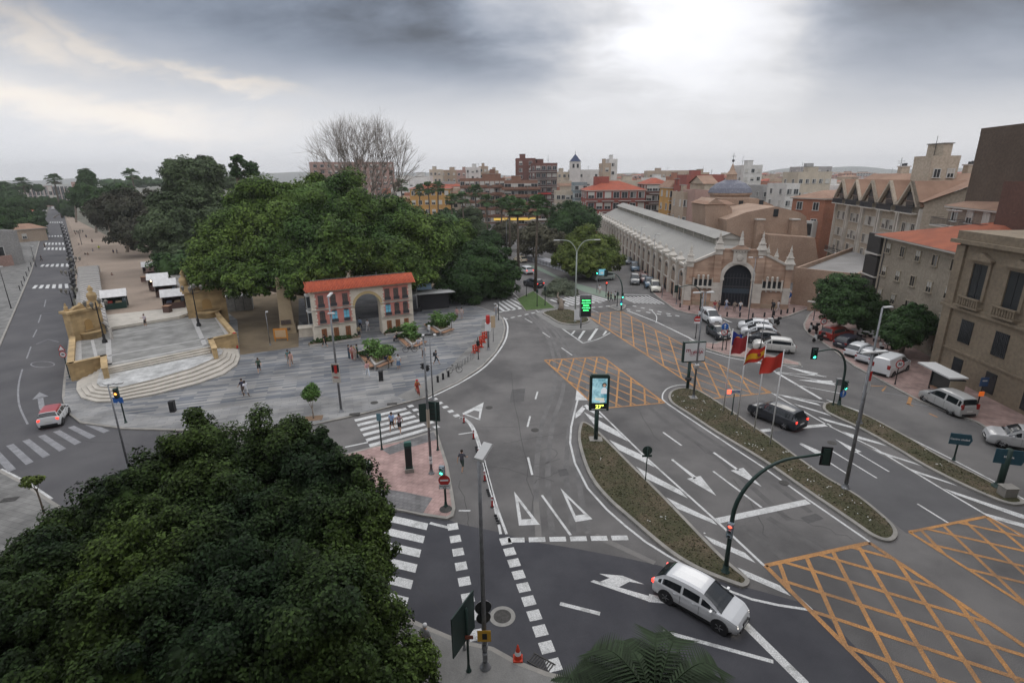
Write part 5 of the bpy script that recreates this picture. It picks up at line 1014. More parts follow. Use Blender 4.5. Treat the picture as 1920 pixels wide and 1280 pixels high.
for base, ty, lab, hx in (((1268, 570), 505, 'grey lamp with a small head in front of the left market corner', 1), ((1222, 532), 440, 'thin dark lamp beside the long market wall, nearer one', 1), ((1198, 500), 427, 'thin dark lamp beside the long market wall, farther one', 1), ((1360+42, 605), 483, 'grey lamp with two flat white heads in front of the market door pier', 2), ((1525, 600), 527, 'leaning dark lamp post at the right street corner', 1), ((861, 440), 398, 'pale lamp above the trees near the yellow building', 2), ((950, 476), 412, 'pale two armed lamp between the palms', 2), ((1425, 658), 598, 'thin grey lamp post rising between the parked taxis', 1), ((1569-249, 592), 547, 'grey lamp with two short flat heads left of the market door', 2)):
 lamp('street_lamp', lab, base, ty, [(0, 1.0, 0)]+([(PI, 1.0, 0)] if hx == 2 else []), .07, .12, .6)
# ---- small black poles by the far crossing
for px, ty, lb in (((1007, 574), 540, 'on the far island left of the olive tree'), ((1022, 572), 535, 'just left of the olive tree'), ((1119, 543+5), 506, 'white, carrying the small lit blue box sign'), ((1136, 556), 526, 'with a red signal at the far crossing'), ((1157, 574), 545, 'between the waiting people and the green signal'), ((935, 600), 560, 'at the kerb beside the first far zebra crossing'), ((987, 555), 527, 'on the lawn beside the dark tree'), ((1241, 558), 533, 'at the market kerb right of the parked white car')):
 P = G(*px, .1); t = thing('signal_post', 'thin post '+lb, 'post', P); h = zt(P, ty)-.1; post(t, h, .06, m_black if 'white' not in lb else m_steel)
 if 'red signal' in lb: signal_head(t, (0, -.05, h-.5), 'red', 2, 0, False, m_black)
 if 'blue box' in lb: signal_head(t, (-.1, -.1, h-.4), 'green', 2, 0, False, m_black); part(t, 'box_sign', MB().box((.8, 0, h-.9), (1.2, .15, 1.0), mat('box_sign_blue', (.15, .42, .52, 1), .4, emit=.5)).box((.75, -.08, h-.7), (.5, .03, .35), m_led))
 if 'olive' in lb or 'green signal' in lb: signal_head(t, (0, -.05, h-.5), None, 2, R(150), False, m_gpost)
# ================================================================ VEHICLES
W_ = (.66, .67, .68); D_c = (.022, .026, .035); SV = (.42, .42, .41); BL_ = (.055, .11, .17); RD = (.30, .03, .02)
P, a = carloc((1262, 1118), (1352, 1168)); P.x += .18; P.y += .15
car('parked_car'.replace('parked_', 'white_'), 'white hatchback with headlights on turning across the dark asphalt in the foreground', P, a, 'hatch', W_, 'car_paint_white', 'both')
P, a = carloc((1488, 803), (1422, 776)); car('car', 'dark estate car with lit red tail lights stopped at the line beside the flags', P, a, 'suv', D_c, 'car_paint_dark', 'tail')
P, a = carloc((128, 792), (84, 790)); P = G(104, 789, .015); car('car', 'small white car with a red roof and lit tail lights on the left avenue crossing', P, R(118), 'small', W_, 'car_paint_white2', 'tail', roof=(.35, .03, .035))
def pc(label, p, a, kind, col, nm, lights='off', grp='cars parked or waiting round the market', cat='car', name='car', **k):
 return car(name, label, G(p[0], p[1], .015), a, kind, col, nm, lights, group=grp, cat=cat, **k)
a1 = ang(G(1310, 600), G(1352, 628)); pc('white compact van waiting in the lane before the market, behind the dark car', (1331, 603), a1, 'mpv', W_, 'car_paint_white', 'head', None, 'van', 'small_van')
pc('dark hatchback with a lit headlight waiting beside the parking island', (1346, 631), a1, 'hatch', D_c, 'car_paint_dark', 'head')
a2 = ang(G(1395, 640), G(1445, 612)); aw = ang(G(1400, 650), G(1470, 656))
pc('white taxi parked nearest the market among the angled cars', (1415, 618), aw+PI, 'hatch', W_, 'car_paint_white', 'off', taxi=True); pc('white taxi parked second from the market', (1421, 629), aw+PI, 'hatch', W_, 'car_paint_white', 'off')
pc('black saloon parked between the white taxis and the silver suv', (1428, 641), aw+PI, 'hatch', D_c, 'car_paint_dark'); pc('large silver white suv parked nearest the parking island kerb', (1449, 657), aw+PI, 'suv', (.55, .54, .51), 'car_paint_pearl')
ar = ang(G(1575, 640), G(1660, 695))+PI
hd = ang(G(1585, 668), G(1634, 652))
pc('red car parked at the right kerb under the tree', (1567, 634), hd-R(6), 'suv', RD, 'car_paint_red'); pc('dark blue car parked between the red and the white car', (1592, 649), hd-R(3), 'hatch', (.03, .03, .045), 'car_paint_navy')
pc('white hatchback parked left of the white van', (1612, 665), hd, 'hatch', W_, 'car_paint_white'); pc('white hatchback half hidden by the white van', (1634, 676), hd, 'hatch', (.5, .51, .53), 'car_paint_grey')
car('delivery_van', 'white panel delivery van parked at the right kerb', G(1668, 697, .015), hd+R(2), 'van', W_, 'car_paint_white', 'off', cat='van', group=None)
P, a = carloc((1810, 787), (1738, 752)); car('car', 'silver people carrier parked at the right kerb by the bus shelter', P+Vector((.3, .4, 0)), a, 'mpv', SV, 'car_paint_silver', 'off')
pc('pale car cut off by the right edge of the picture', (1915, 838), R(60)+PI/2, 'suv', (.45, .45, .45), 'car_paint_grey2')
pc('silver car with headlights on driving towards the far zebra crossing', (1190, 531), ang(G(1190, 515), G(1192, 545)), 'mpv', (.10, .105, .11), 'car_paint_graphite', 'head')
pc('white car parked nearest the zebra at the long market wall', (1228, 545), R(-100), 'mpv', (.6, .58, .5), 'car_paint_cream'); pc('blue car parked just behind the cream car at the market wall', (1217, 537), R(-100), 'suv', BL_, 'car_paint_blue')
pc('dark red car parked third along the market wall', (1208, 528), R(-98), 'hatch', (.12, .03, .03), 'car_paint_maroon'); pc('blue van parked along the market wall by the round tree', (1190, 507), R(-98), 'mpv', BL_, 'car_paint_blue'); pc('dark grey car parked farthest along the market wall', (1178, 494), R(-98), 'hatch', (.06, .08, .10), 'car_paint_slate')
pc('grey taxi with a dark roof under the round tree', (1131, 525), R(-160), 'suv', (.30, .33, .30), 'car_paint_sage')
pc('white car driving away between the palm trunks and the dark tree', (986, 512), R(112), 'suv', W_, 'car_paint_white', 'tail'); pc('dark car with red tail lights braking beside the lawn', (1000, 537), R(125), 'suv', D_c, 'car_paint_dark', 'tail')
pc('cream car far up the street beside the underpass rail', (975, 491), R(118), 'hatch', (.6, .52, .38), 'car_paint_sand'); pc('white car far up the street beyond the palms', (900, 424), R(110), 'suv', W_, 'car_paint_white'); pc('car parked in the shade under the big ficus', (499, 541), R(190), 'hatch', (.3, .32, .34), 'car_paint_silver2', 'tail')
pc('white van at the far end of the left avenue', (108, 394), R(130), 'van', W_, 'car_paint_white'); pc('second white van at the far end of the left avenue', (100, 393), R(130), 'van', (.5, .5, .5), 'car_paint_white3')
# motorbikes along the avenue
def bike0(P):
 t = thing('motorbike', '', 'motorbike', P, 0, 'motorbikes parked along the avenue kerb')
 for x in (-.6, .6): mb = MB(); mb.T = Matrix.Translation((x, 0, .28)) @ Matrix.Rotation(PI/2, 4, 'X'); mb.lathe([(.16, -.06), (.27, -.06), (.28, 0), (.27, .06), (.16, .06)], (0, 0, 0), m_tyre2, 14); part(t, 'wheel', mb)
 mb = MB().box((-.2, 0, .35), (1.0, .3, .35), m_trim, top=.8).box((.45, 0, .35), (.18, .38, .6), m_lampw, top=.7); part(t, 'body', mb); part(t, 'seat', MB().box((-.3, 0, .72), (.75, .28, .12), m_black, top=.9)); part(t, 'top_box', MB().box((-.75, 0, .82), (.36, .36, .3), m_black, top=.9))
 part(t, 'handlebar', MB().tube([(.35, -.33, 1.05), (.42, 0, .98), (.35, .33, 1.05)], .02, m_black, 5).box((.45, 0, .95), (.04, .3, .35), m_glass)); return t
row = [(150, 541), (149, 531), (148, 521), (146, 511), (144, 502), (143, 494), (141, 486), (139, 478), (137, 470), (135, 463), (133, 456), (131, 449), (129, 442), (127, 436), (125, 430), (123, 424)]
names = 'first second third fourth fifth sixth seventh eighth ninth tenth eleventh twelfth thirteenth fourteenth fifteenth sixteenth'.split(); mb0 = None
for k, p in enumerate(row):
 P = G(p[0]-6, p[1], .0); 
 if not mb0: mb0 = bike0(P); o = mb0; o.rotation_euler.z = R(20)
 else: o = dup(mb0, P, R(20+random.uniform(-12, 12)))
 o['label'] = 'scooter parked at the avenue kerb, %s from the near end of the row' % names[k]
for p, lb in (((1533, 640), 'beside the no turn sign at the right corner'), ((1524, 622), 'at the rounded right corner'), ((1452, 610), 'behind the parked taxis')): o = dup(mb0, G(*p, .12), R(200)); o['label'] = 'dark scooter parked '+lb; del o['group']
# ================================================================ PEOPLE
TZ = 1.25   # stage terrace height
wht, blk, nav, red, grn, khk, den, pnk = (.6, .6, .6), (.02, .02, .022), (.03, .04, .09), (.4, .04, .04), (.06, .10, .07), (.3, .24, .15), (.10, .16, .26), (.5, .3, .28)
person('man in a black vest and grey shorts walking across the pink island', (717, 930), R(80), 'walk', blk, (.25, .24, .22), 0, .5, 0, shoe=wht)
person('man in a grey shirt and green shorts walking on the cycle lane beside the island', (867, 884), R(75), 'stride', (.09, .09, .11), (.04, .07, .06), .35, .5, 0)
person('woman in a pale blue shirt and black shorts on the zebra crossing, left of two', (736, 808), R(-95), 'walk', (.30, .42, .65), blk, .35, .35, 0, longh=True, group='two women on the zebra crossing')
person('woman in a patterned top and black shorts on the zebra crossing, right of two', (750, 811), R(-85), 'stride', (.42, .30, .32), blk, .1, .4, 0, longh=True, group='two women on the zebra crossing', bag=blk)
person('woman in a dark green top and black shorts walking alone left on the plaza', (487, 699), R(-70), 'walk', grn, blk, .4, .4, 0, longh=True)
person('man in a white shirt and white shorts with arm out, walking on the plaza', (463, 745), R(150), 'stride', (.68, .68, .72), (.6, .6, .6), .3, .5, 2, shoe=wht)
person('man in dark clothes walking beside the man in white', (457, 741), R(150), 'walk', (.05, .05, .08), (.12, .09, .08), .35, .6, 0)
person('woman in a teal top behind the woman in pink', (542, 683), R(-80), 'stand', (.1, .2, .2), (.3, .3, .3), .3, .6, 0, longh=True)
person('woman in a pink top and short trousers on the middle of the plaza', (547, 687), R(-80), 'walk', pnk, (.45, .32, .25), .1, .55, 0, longh=True)
person('person in a dark top and jeans in the standing group, left of three', (655, 673), R(30), 'stand', (.08, .08, .1), (.04, .08, .12), .4, 1, 0, group='three people standing in a group')
person('person in red patterned clothes in the middle of the standing group', (661, 674), R(-30), 'stand', (.5, .25, .25), (.4, .08, .08), .5, 1, 0, longh=True, group='three people standing in a group')
person('person in dark green clothes at the right of the standing group', (671, 672), R(200), 'phone', (.03, .08, .06), (.04, .07, .08), 1, 1, 0, group='three people standing in a group')
person('blond woman in pink beside the standing group', (666, 676), R(120), 'stand', (.5, .33, .3), (.45, .35, .3), .3, .9, 0, hair=(.3, .2, .08), longh=True)
person('person in white trousers and a coral top striding below the planter', (690, 706), R(-60), 'stride', (.6, .35, .35), (.6, .65, .7), .4, 1, 0, longh=True)
person('woman in a white top and denim skirt standing right of the nearest planter', (748, 692), R(-90), 'stand', (.62, .62, .62), den, .3, .4, 0, skirt=den, longh=True)
person('woman in white with a dark bag between the lamp posts', (795, 671), R(-100), 'walk', wht, (.1, .07, .06), .3, .8, 0, bag=blk, longh=True)
person('man in dark clothes walking right past the lamp posts', (818, 684), R(-10), 'stride', (.05, .06, .07), (.05, .06, .07), .5, .55, 0, bag=blk)
person('man in black crouching walker beside the flower bed of the painted arch', (610, 652), R(160), 'stride', blk, blk, .3, .6, 0)
person('man in a pale blue shirt walking away through the painted arch', (676, 618), R(85), 'walk', (.25, .32, .45), (.02, .03, .06), 1, 1, 0)
person('man in an olive top standing before the painted arch', (674, 634), R(90), 'stand', (.28, .22, .12), blk, .5, .55, 0, shoe=wht)
person('man in a white shirt walking through the painted arch', (690, 622), R(75), 'walk', (.68, .68, .72), (.5, .5, .52), .5, .9, 0)
person('person in pale pink walking in the shade, left of two', (857, 598), R(-90), 'walk', pnk, (.3, .2, .2), .3, .8, 0, longh=True, group='two people in the tree shade'); person('person in pale pink walking in the shade, right of two', (866, 598), R(-90), 'stand', (.5, .42, .4), (.35, .3, .3), .3, .8, 0, group='two people in the tree shade')
person('man in a hat seated at the left end of the middle bench', (745, 640), R(170), 'sit', blk, (.06, .06, .07), .4, 1, 0, hat=(.4, .36, .25), z=.10)
person('woman seated on the bench of the nearest planter', (692, 683), R(-120), 'sit', blk, (.2, .12, .1), .3, .5, 0, longh=True, z=.1); person('person in a yellow top seated on the right arm of the nearest bench', (731, 683), R(-60), 'sit', (.55, .35, .05), blk, .4, 1, 0, z=.1); person('person in navy seated beside the person in yellow', (725, 684), R(-70), 'sit', nav, blk, .4, 1, 0, z=.1); person('person seated by the white bicycle on the middle bench', (785, 651), R(-80), 'sit', (.5, .5, .55), den, .4, 1, 0, z=.1)
rd = person('man with a yellow backpack riding a bicycle onto the crossing', (783, 731), R(-65), 'ride', (.35, .06, .05), (.35, .08, .06), .5, .7, 0, bag=(.65, .36, .04), hat=(.45, .04, .05), P=G(783, 735, .58)); bicycle('bicycle ridden by the man with the yellow backpack', G(783, 737, .13), R(-65), m_whitep)
person('man in a white shirt with raised arm at the top of the stage steps', (274, 612), R(-100), 'phone', (.58, .52, .56), (.06, .05, .05), .4, .55, 0, z=TZ+.12)
person('person in a white cap half hidden by the big tree at the bottom kerb', (800, 1228), R(60), 'stand', (.3, .3, .3), blk, .4, 1, 0, hair=(.7, .7, .7))
PR = [((213, 527), 'in a dark red dress walking down the promenade', (.12, .05, .05), blk), ((162, 486), 'in black, left of a pair on the promenade', blk, blk), ((167, 486), 'in dark brown, right of a pair on the promenade', (.12, .06, .04), blk), ((176, 478), 'in grey near the yellow vest', (.2, .2, .22), blk), ((187, 471), 'in a bright yellow vest on the promenade', (.5, .6, .05), blk), ((214, 479), 'in navy, left of two below the purple tree', nav, blk), ((221, 479), 'in grey, right of two below the purple tree', (.12, .12, .14), blk), ((174, 458), 'in dark clothes far up the promenade', (.08, .06, .07), blk), ((85, 466), 'in dark clothes crossing the avenue at the zebras', blk, blk), ((79, 491), 'in dark clothes walking down the left side of the avenue', (.05, .05, .07), blk), ((143, 444), 'in brown far up by the parked scooters', (.15, .1, .08), blk), ((163, 449), 'in blue far up the promenade', nav, blk), ((150, 466), 'in grey beside the parked scooters', (.1, .1, .12), blk)]
for k, (p, lb, c, c2) in enumerate(PR): person('person '+lb, p, R(-90+40*(k % 3)), ('walk', 'stride', 'stand')[k % 3], c, c2, .4, .8, k % 2, z=.13 if p[0] > 120 else 0)
MK = [((1339, 584), 'in a red top left of the market door', (.35, .05, .06), (.3, .3, .32)), ((1347, 584), 'in grey beside the person in red', (.12, .12, .13), blk), ((1361, 580), 'in white and blue at the market door', (.55, .6, .7), (.25, .3, .45)), ((1376, 585), 'in beige before the market door', (.3, .25, .2), (.2, .16, .14)), ((1387, 585), 'in a white top and dark trousers before the market door', wht, nav), ((1446, 583), 'in black at the right market windows', blk, blk), ((1458, 584), 'in a white dress near the last market pier', (.6, .55, .55), (.5, .45, .45)), ((1315, 578), 'in pale grey at the left market windows', (.35, .33, .33), (.3, .3, .3)),
  ((1124, 552), 'in white waiting at the far crossing', wht, (.35, .3, .28)), ((1140, 565), 'in black, left of two waiting under the green signal', blk, blk), ((1145, 567), 'in dark grey, right of two waiting under the green signal', (.07, .07, .08), blk), ((1153, 565), 'in white and black beside the thin post at the far crossing', (.45, .45, .45), blk), ((1209, 522), 'in dark clothes between the parked cars and the market wall', blk, blk), ((930, 592), 'in grey and white at the tree edge before the first far crossing', (.4, .4, .42), (.3, .3, .32))]
for k, (p, lb, c, c2) in enumerate(MK): person('person '+lb, p, R(-100+50*(k % 4)), ('walk', 'stand', 'stride', 'phone')[k % 4], c, c2, .45, .9, k % 2)
# ================================================================ TREES
f_fic = folmat('leaves_ficus_near', (.013, .030, .009), .65, (.060, .095, .015), .16)  # yellow-green second tone puts lit lobes into the leaf colour, in random patches
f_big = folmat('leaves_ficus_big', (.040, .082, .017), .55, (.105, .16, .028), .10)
f_drk = folmat('leaves_dark', (.026, .058, .016), .45, (.04, .08, .02), .2)
f_gry = folmat('leaves_grey_green', (.055, .080, .038), .4, (.08, .11, .05), .15)
f_pur = folmat('leaves_purple_brown', (.038, .044, .024), .4, (.055, .05, .035), .15)
f_oli = folmat('leaves_olive', (.12, .145, .10), .4, (.16, .18, .12), .5)
f_yel = folmat('leaves_yellow_green', (.075, .11, .022), .5, (.12, .15, .03), .3)
f_brn = folmat('leaves_brownish', (.075, .07, .045), .4, (.10, .095, .06), .3)
f_plm = folmat('palm_leaf', (.08, .13, .055), .45); m_ptr = mat('palm_trunk', (.14, .11, .085, 1), .95, (.08, .065, .05, 1), 5, .6, 14)
def Pd(px, py, d): return CAM + ray(px, py)*d
def blobs_from(base, L, mode='Y'):
 out = []
 for b in L:
  px, py, d, rx, rz = b[:5]; p = at(px, py, d) if mode == 'Y' else Pd(px, py, d); k = (p-CAM).dot(_F)/F_PX; q = p-base
  out.append((q.x, q.y, q.z, rx*k, (b[5] if len(b) > 5 else (rx+rz)/2)*k, rz*k))
 return out
B0 = Vector((-8.0, 15.5, .12)); L0 = [(385, 845, 22, 58, 66), (340, 880, 22, 40, 40), (515, 848, 22, 58, 66), (470, 880, 22.5, 40, 40), (590, 862, 22, 38, 50), (640, 905, 21, 50, 52), (575, 920, 21, 60, 58), (690, 965, 20, 42, 50), (620, 985, 19.5, 64, 66), (425, 940, 20.5, 85, 70), (515, 985, 19.5, 64, 60), (300, 905, 21.5, 60, 52), (250, 950, 20.5, 66, 56), (320, 985, 19, 80, 66), (430, 1040, 18, 88, 76), (700, 1050, 19, 36, 56), (560, 1080, 17.5, 80, 74), (650, 1090, 18.5, 60, 62), (345, 1110, 17, 100, 80), (250, 1060, 18, 80, 66), (600, 1180, 15.6, 112, 96), (470, 1180, 15.8, 95, 80), (700, 1180, 17.8, 56, 56), (755, 1260, 17, 52, 54), (660, 1290, 15.8, 80, 64), (380, 1240, 15, 110, 84), (540, 1290, 14.6, 110, 70)]
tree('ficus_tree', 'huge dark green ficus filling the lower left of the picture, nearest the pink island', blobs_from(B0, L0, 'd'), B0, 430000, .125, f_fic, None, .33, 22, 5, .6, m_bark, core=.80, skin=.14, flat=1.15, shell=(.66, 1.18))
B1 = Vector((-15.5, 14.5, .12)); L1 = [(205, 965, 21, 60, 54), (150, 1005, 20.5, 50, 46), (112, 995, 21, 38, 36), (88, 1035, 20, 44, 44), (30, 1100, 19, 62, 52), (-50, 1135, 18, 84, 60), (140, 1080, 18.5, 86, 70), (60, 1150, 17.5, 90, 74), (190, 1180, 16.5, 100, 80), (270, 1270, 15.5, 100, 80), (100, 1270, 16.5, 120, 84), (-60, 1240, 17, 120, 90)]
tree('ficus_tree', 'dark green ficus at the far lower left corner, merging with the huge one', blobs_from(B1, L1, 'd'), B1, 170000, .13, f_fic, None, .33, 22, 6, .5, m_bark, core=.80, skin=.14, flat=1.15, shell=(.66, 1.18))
# foreground palm seen from above
def frond(mb, root, yaw, L, rise, m, n=14, w=.55, thick=.02):
 d = Vector((math.cos(yaw), math.sin(yaw), 0)); side = Vector((-d.y, d.x, 0)); pts = []
 for k in range(n+1):
  u = k/n; pts.append(root+d*L*(u*(1-.18*u*u))+Vector((0, 0, rise*L*(u*1.2-1.55*u*u))))
 mb.tube(pts, [thick*(1-.8*k/n)+.004 for k in range(n+1)], m, 4)
 for k in range(1, n+1):
  for s in (-1, 1):
   for q in (0, .5):
    p = pts[k-1].lerp(pts[k], q); ll = w*math.sin(PI*min(.97, (k+q)/n*.85+.12)); e = p+side*s*ll+d*ll*.55+Vector((0, 0, -.10*ll)); f = d*.035
    mb.add([p-f, p+f, e], [(0, 1, 2)], m)
P = Pd(1225, 1330, 12.5); base = Vector((P.x, P.y, 0)); t = thing('date_palm', 'dark feathery palm crown at the bottom edge, right of the cone', 'palm', base); h = P.z
part(t, 'trunk', MB().tube([(0, 0, 0), (.1, 0, h*.5), (0, 0, h)], [.32, .24, .22], m_ptr, 12)); f_pdark = folmat('palm_leaf_dark', (.022, .036, .016), .4)
rr = random.Random(4)
for k in range(34): mb = MB(); frond(mb, Vector((0, 0, h)), 2*PI*k/34*1.0+rr.uniform(-.1, .1), rr.uniform(2.2, 3.3), rr.uniform(.2, 1.3), f_pdark, 18, .62); part(t, 'frond', mb)
# the great park ficus
B2 = G(625, 585, .14); B2.y = 76; B2.x = at(610, 560, 76).x
L2 = [(590, 398, 84, 105, 72, 110), (505, 415, 82, 92, 68), (680, 425, 84, 88, 62), (440, 470, 78, 70, 62), (415, 508, 75, 52, 42), (560, 465, 77, 90, 66), (470, 520, 72, 58, 34), (640, 462, 71, 46, 46), (556, 522, 70, 54, 34), (620, 500, 70, 40, 40)]
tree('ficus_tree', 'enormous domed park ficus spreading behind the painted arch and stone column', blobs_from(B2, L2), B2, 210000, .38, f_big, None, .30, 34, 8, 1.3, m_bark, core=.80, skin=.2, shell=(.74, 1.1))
B3 = at(735, 540, 82); B3.z = .14; L3 = [(735, 430, 86, 70, 52), (790, 462, 86, 66, 56), (725, 492, 78, 58, 50), (850, 455, 95, 45, 40), (780, 510, 80, 45, 34), (690, 460, 82, 50, 50)]
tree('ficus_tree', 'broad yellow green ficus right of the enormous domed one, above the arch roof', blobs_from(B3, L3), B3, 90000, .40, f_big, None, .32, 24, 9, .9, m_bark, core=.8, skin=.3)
B4 = at(900, 572, 91); B4.z = .14; L4 = [(905, 505, 90, 62, 48), (865, 530, 86, 50, 44), (935, 520, 90, 38, 40), (880, 480, 96, 45, 32)]
tree('dark_round_tree', 'dense dark green round tree at the bend of the road behind the meter', blobs_from(B4, L4), B4, 70000, .40, f_drk, None, .26, 36, 10, .5, core=.86)
GRP = 'park trees on the left'
def simple(name, label, L, n, leaf, m, group=None, seed=1, tr=.4, **k):
 px = sum(b[0] for b in L)/len(L); Y = sum(b[2] for b in L)/len(L); b = at(px, 500, Y); base = Vector((b.x, b.y, 0)); return tree(name, label, blobs_from(base, L), base, n, leaf, m, group, seed=seed, trunk=tr, **k)
simple('poplar_tree', 'tall grey green tree left of the enormous ficus, top against the sky', [(365, 350, 118, 48, 52), (332, 425, 112, 50, 58), (400, 430, 114, 42, 60), (350, 478, 108, 55, 34), (322, 312, 120, 15, 14), (385, 320, 120, 30, 26)], 60000, .5, f_gry, GRP, 21)
simple('plum_tree', 'purple brown broad tree at the middle of the promenade edge', [(235, 395, 150, 45, 36), (285, 405, 145, 42, 45), (200, 405, 160, 34, 32), (255, 440, 138, 50, 26)], 36000, .6, f_pur, GRP, 22)
simple('dark_tree', 'dark green tree far up the promenade beside the long pink building', [(165, 372, 215, 32, 26), (195, 388, 195, 34, 26), (225, 365, 215, 30, 20)], 20000, .7, f_drk, GRP, 23)
simple('cypress_tree', 'dark pointed conifer standing up against the sky at the avenue end', [(163, 332, 260, 15, 13), (155, 340, 260, 10, 10), (172, 341, 260, 10, 10)], 5000, .8, f_drk, GRP, 24)
for L, lb, m, sd in (([(20, 395, 210, 26, 24)], 'dark tree among low roofs left of the avenue', f_drk, 31), ([(60, 388, 260, 22, 16)], 'dark tree nearer the far end of the avenue', f_drk, 32), ([(80, 378, 330, 18, 10), (108, 380, 330, 14, 9)], 'trees before the long pink building', f_drk, 33), ([(-20, 420, 160, 40, 34)], 'dark tree at the left picture edge', f_drk, 34), ([(45, 352, 330, 12, 9)], 'round tree behind low roofs at far left', f_drk, 35), ([(48, 425, 190, 22, 26), (70, 432, 200, 12, 18)], 'dark tree between the low hut and the brick house left of the avenue', f_drk, 81), ([(15, 372, 290, 30, 16)], 'wide dark tree over the terracotta roof', f_drk, 82), ([(125, 392, 300, 16, 16)], 'dark tree at the top of the promenade', f_drk, 83), ([(-10, 440, 140, 24, 34)], 'dark tree behind the grey balcony house', f_drk, 84), ([(300, 440, 118, 36, 40)], 'grey green tree joining the purple brown one', f_gry, 85), ([(72, 410, 230, 10, 18)], 'narrow dark tree beside the avenue', f_drk, 36), ([(70, 352, 380, 12, 6)], 'small round tree on the left skyline', f_drk, 37), ([(430, 345, 200, 40, 14), (500, 350, 210, 40, 12)], 'low trees behind the sparse pine', f_gry, 38),
  ([(880, 425, 170, 34, 30)], 'grey green street tree below the brown flats', f_gry, 41), ([(820, 425, 190, 26, 22)], 'dark street tree below the yellow building', f_drk, 42), ([(950, 440, 150, 26, 26)], 'brownish street tree between the palms', f_brn, 43), ([(1000, 450, 130, 34, 30)], 'thin brownish tree beside the big palm', f_brn, 44), ([(920, 455, 140, 24, 20)], 'low dark tree behind the dark round one', f_drk, 45), ([(1055, 420, 150, 30, 34), (1095, 415, 150, 28, 28), (1075, 395, 155, 24, 18)], 'dark green tree behind the light green round one', f_drk, 46), ([(840, 405, 230, 20, 14)], 'small tree in front of the brown flats', f_drk, 47), ([(780, 420, 200, 22, 16)], 'bushy tree under the yellow building', f_drk, 48), ([(1040, 455, 120, 22, 24)], 'small brownish tree left of the light green one', f_brn, 49)):
 simple('street_tree', lb, L, 14000 if m is not f_brn else 7000, .5, m, 'smaller trees in the middle distance', sd, .25, core=.8 if m is not f_brn else .5)
simple('light_green_tree', 'round light green tree beside the far end of the market wall', [(1105, 462, 112, 48, 34), (1075, 485, 108, 36, 30), (1135, 485, 108, 34, 28), (1100, 498, 104, 45, 20)], 46000, .36, f_yel, None, 51, .35, rc=.26, clumps=34)
B5 = G(1052, 580, .15); tree('olive_tree', 'silver green olive tree with a gnarled trunk, beside the green text sign', blobs_from(B5, [(1038, 550, 92, 20, 17), (1060, 547, 93, 22, 18), (1072, 558, 91, 14, 13), (1050, 536, 93, 19, 13), (1032, 562, 90, 12, 10)]), B5, 42000, .19, f_oli, None, .32, 30, 12, .38, core=.8)
# street trees on the right
for base, L, lb, m, sd in (((1571, 622), [(1580, 548, 66, 42, 34), (1558, 572, 65, 25, 26), (1608, 570, 67, 28, 30), (1585, 585, 64, 40, 22)], 'leafy round tree in front of the cream flats, behind the red car', folmat('leaves_right', (.035, .07, .022), .45, (.05, .095, .03), .4), 61), ((1625, 625), [(1637, 590, 68, 24, 30), (1628, 605, 66, 20, 20)], 'thin dark tree between the two street trees on the right', f_drk, 62), ((1690, 660), [(1700, 612, 57, 38, 32), (1728, 612, 57, 24, 30), (1680, 628, 56, 26, 26), (1712, 590, 57, 20, 22)], 'dark tree behind the white van against the cream flats', f_drk, 63)):
 b = G(*base, .12); tree('street_tree', lb, blobs_from(b, L), b, 30000, .27, m, None, seed=sd, trunk=.22, rc=.3, core=.78)
# young plaza tree, left corner sapling, planter shrubs
b = G(588, 784, .12); tree('young_tree', 'small young tree with a round crown near the plaza kerb', blobs_from(b, [(583, 737, 44, 15, 14), (583, 728, 44, 9, 9), (577, 741, 44, 9, 8)]), b, 4500, .15, folmat('leaves_fresh', (.06, .13, .03), .5, (.10, .18, .04), 1.0), None, seed=14, trunk=.05, core=.6, rc=.4)
tag(MB().box((0, 0, 0), (1.5, 1.0, .02), mat('tree_pit_soil', (.16, .10, .06, 1), 1, (.22, .15, .1, 1), 6)).build('tree_pit', loc=(b.x, b.y, .122), rz=R(12)), kind='structure')
b = G(83, 962, .12); tree('young_tree', 'thin leaning sapling at the left kerb beside the big tree', blobs_from(b, [(60, 903, 28, 18, 9), (50, 900, 28, 9, 6), (72, 898, 28, 9, 6)]), b, 900, .16, f_yel, None, seed=15, trunk=.05, core=0, rc=.4)
# bare winter tree
b = at(688, 420, 104); b = Vector((b.x, b.y, 0)); t = thing('bare_tree', 'tall leafless tree with many upright branches rising behind the ficus', 'tree', b); top = at(680, 218, 104).z; rr = random.Random(12); mb = MB(); tw = MB()
m_twig = mat('bare_bark', (.20, .17, .145, 1), .95, (.27, .235, .20, 1), 2)
def grow(p, d, L, r, lv):
 q = p+d*L*.5+Vector((rr.uniform(-.11, .11), rr.uniform(-.11, .11), rr.uniform(-.05, .05)))*L; e = q+(d+Vector((0, 0, .12))).normalized()*L*.5
 (mb if lv < 4 else tw).tube([p, q, e], [r, r*.85, r*.68], m_twig, 6 if lv < 3 else 3)
 if lv >= 8 or (lv > 2 and (e.x/10.2)**2+(e.y/10.2)**2+((e.z-top*.66)/(top*.36))**2 > rr.uniform(.85, 1.15)): return
 for k in range(3 if lv in (1, 3, 5, 7) else 2):
  a = rr.uniform(0, 2*PI); s = rr.uniform(.30, .62); v = d.orthogonal().normalized(); v2 = d.cross(v); nd = (d+(v*math.cos(a)+v2*math.sin(a))*s+Vector((0, 0, .10))).normalized(); grow(e, nd, L*rr.uniform(.72, .92), r*.62, lv+1)
for k in range(6): a = 2*PI*k/6; grow(Vector((0, 0, top*.12)), Vector((math.cos(a)*.32, math.sin(a)*.32, 1)).normalized(), top*.2, .34, 1)
mb.tube([(0, 0, 0), (0, 0, top*.14)], [.9, .7], m_twig, 10); part(t, 'branches', mb); part(t, 'twigs', tw)
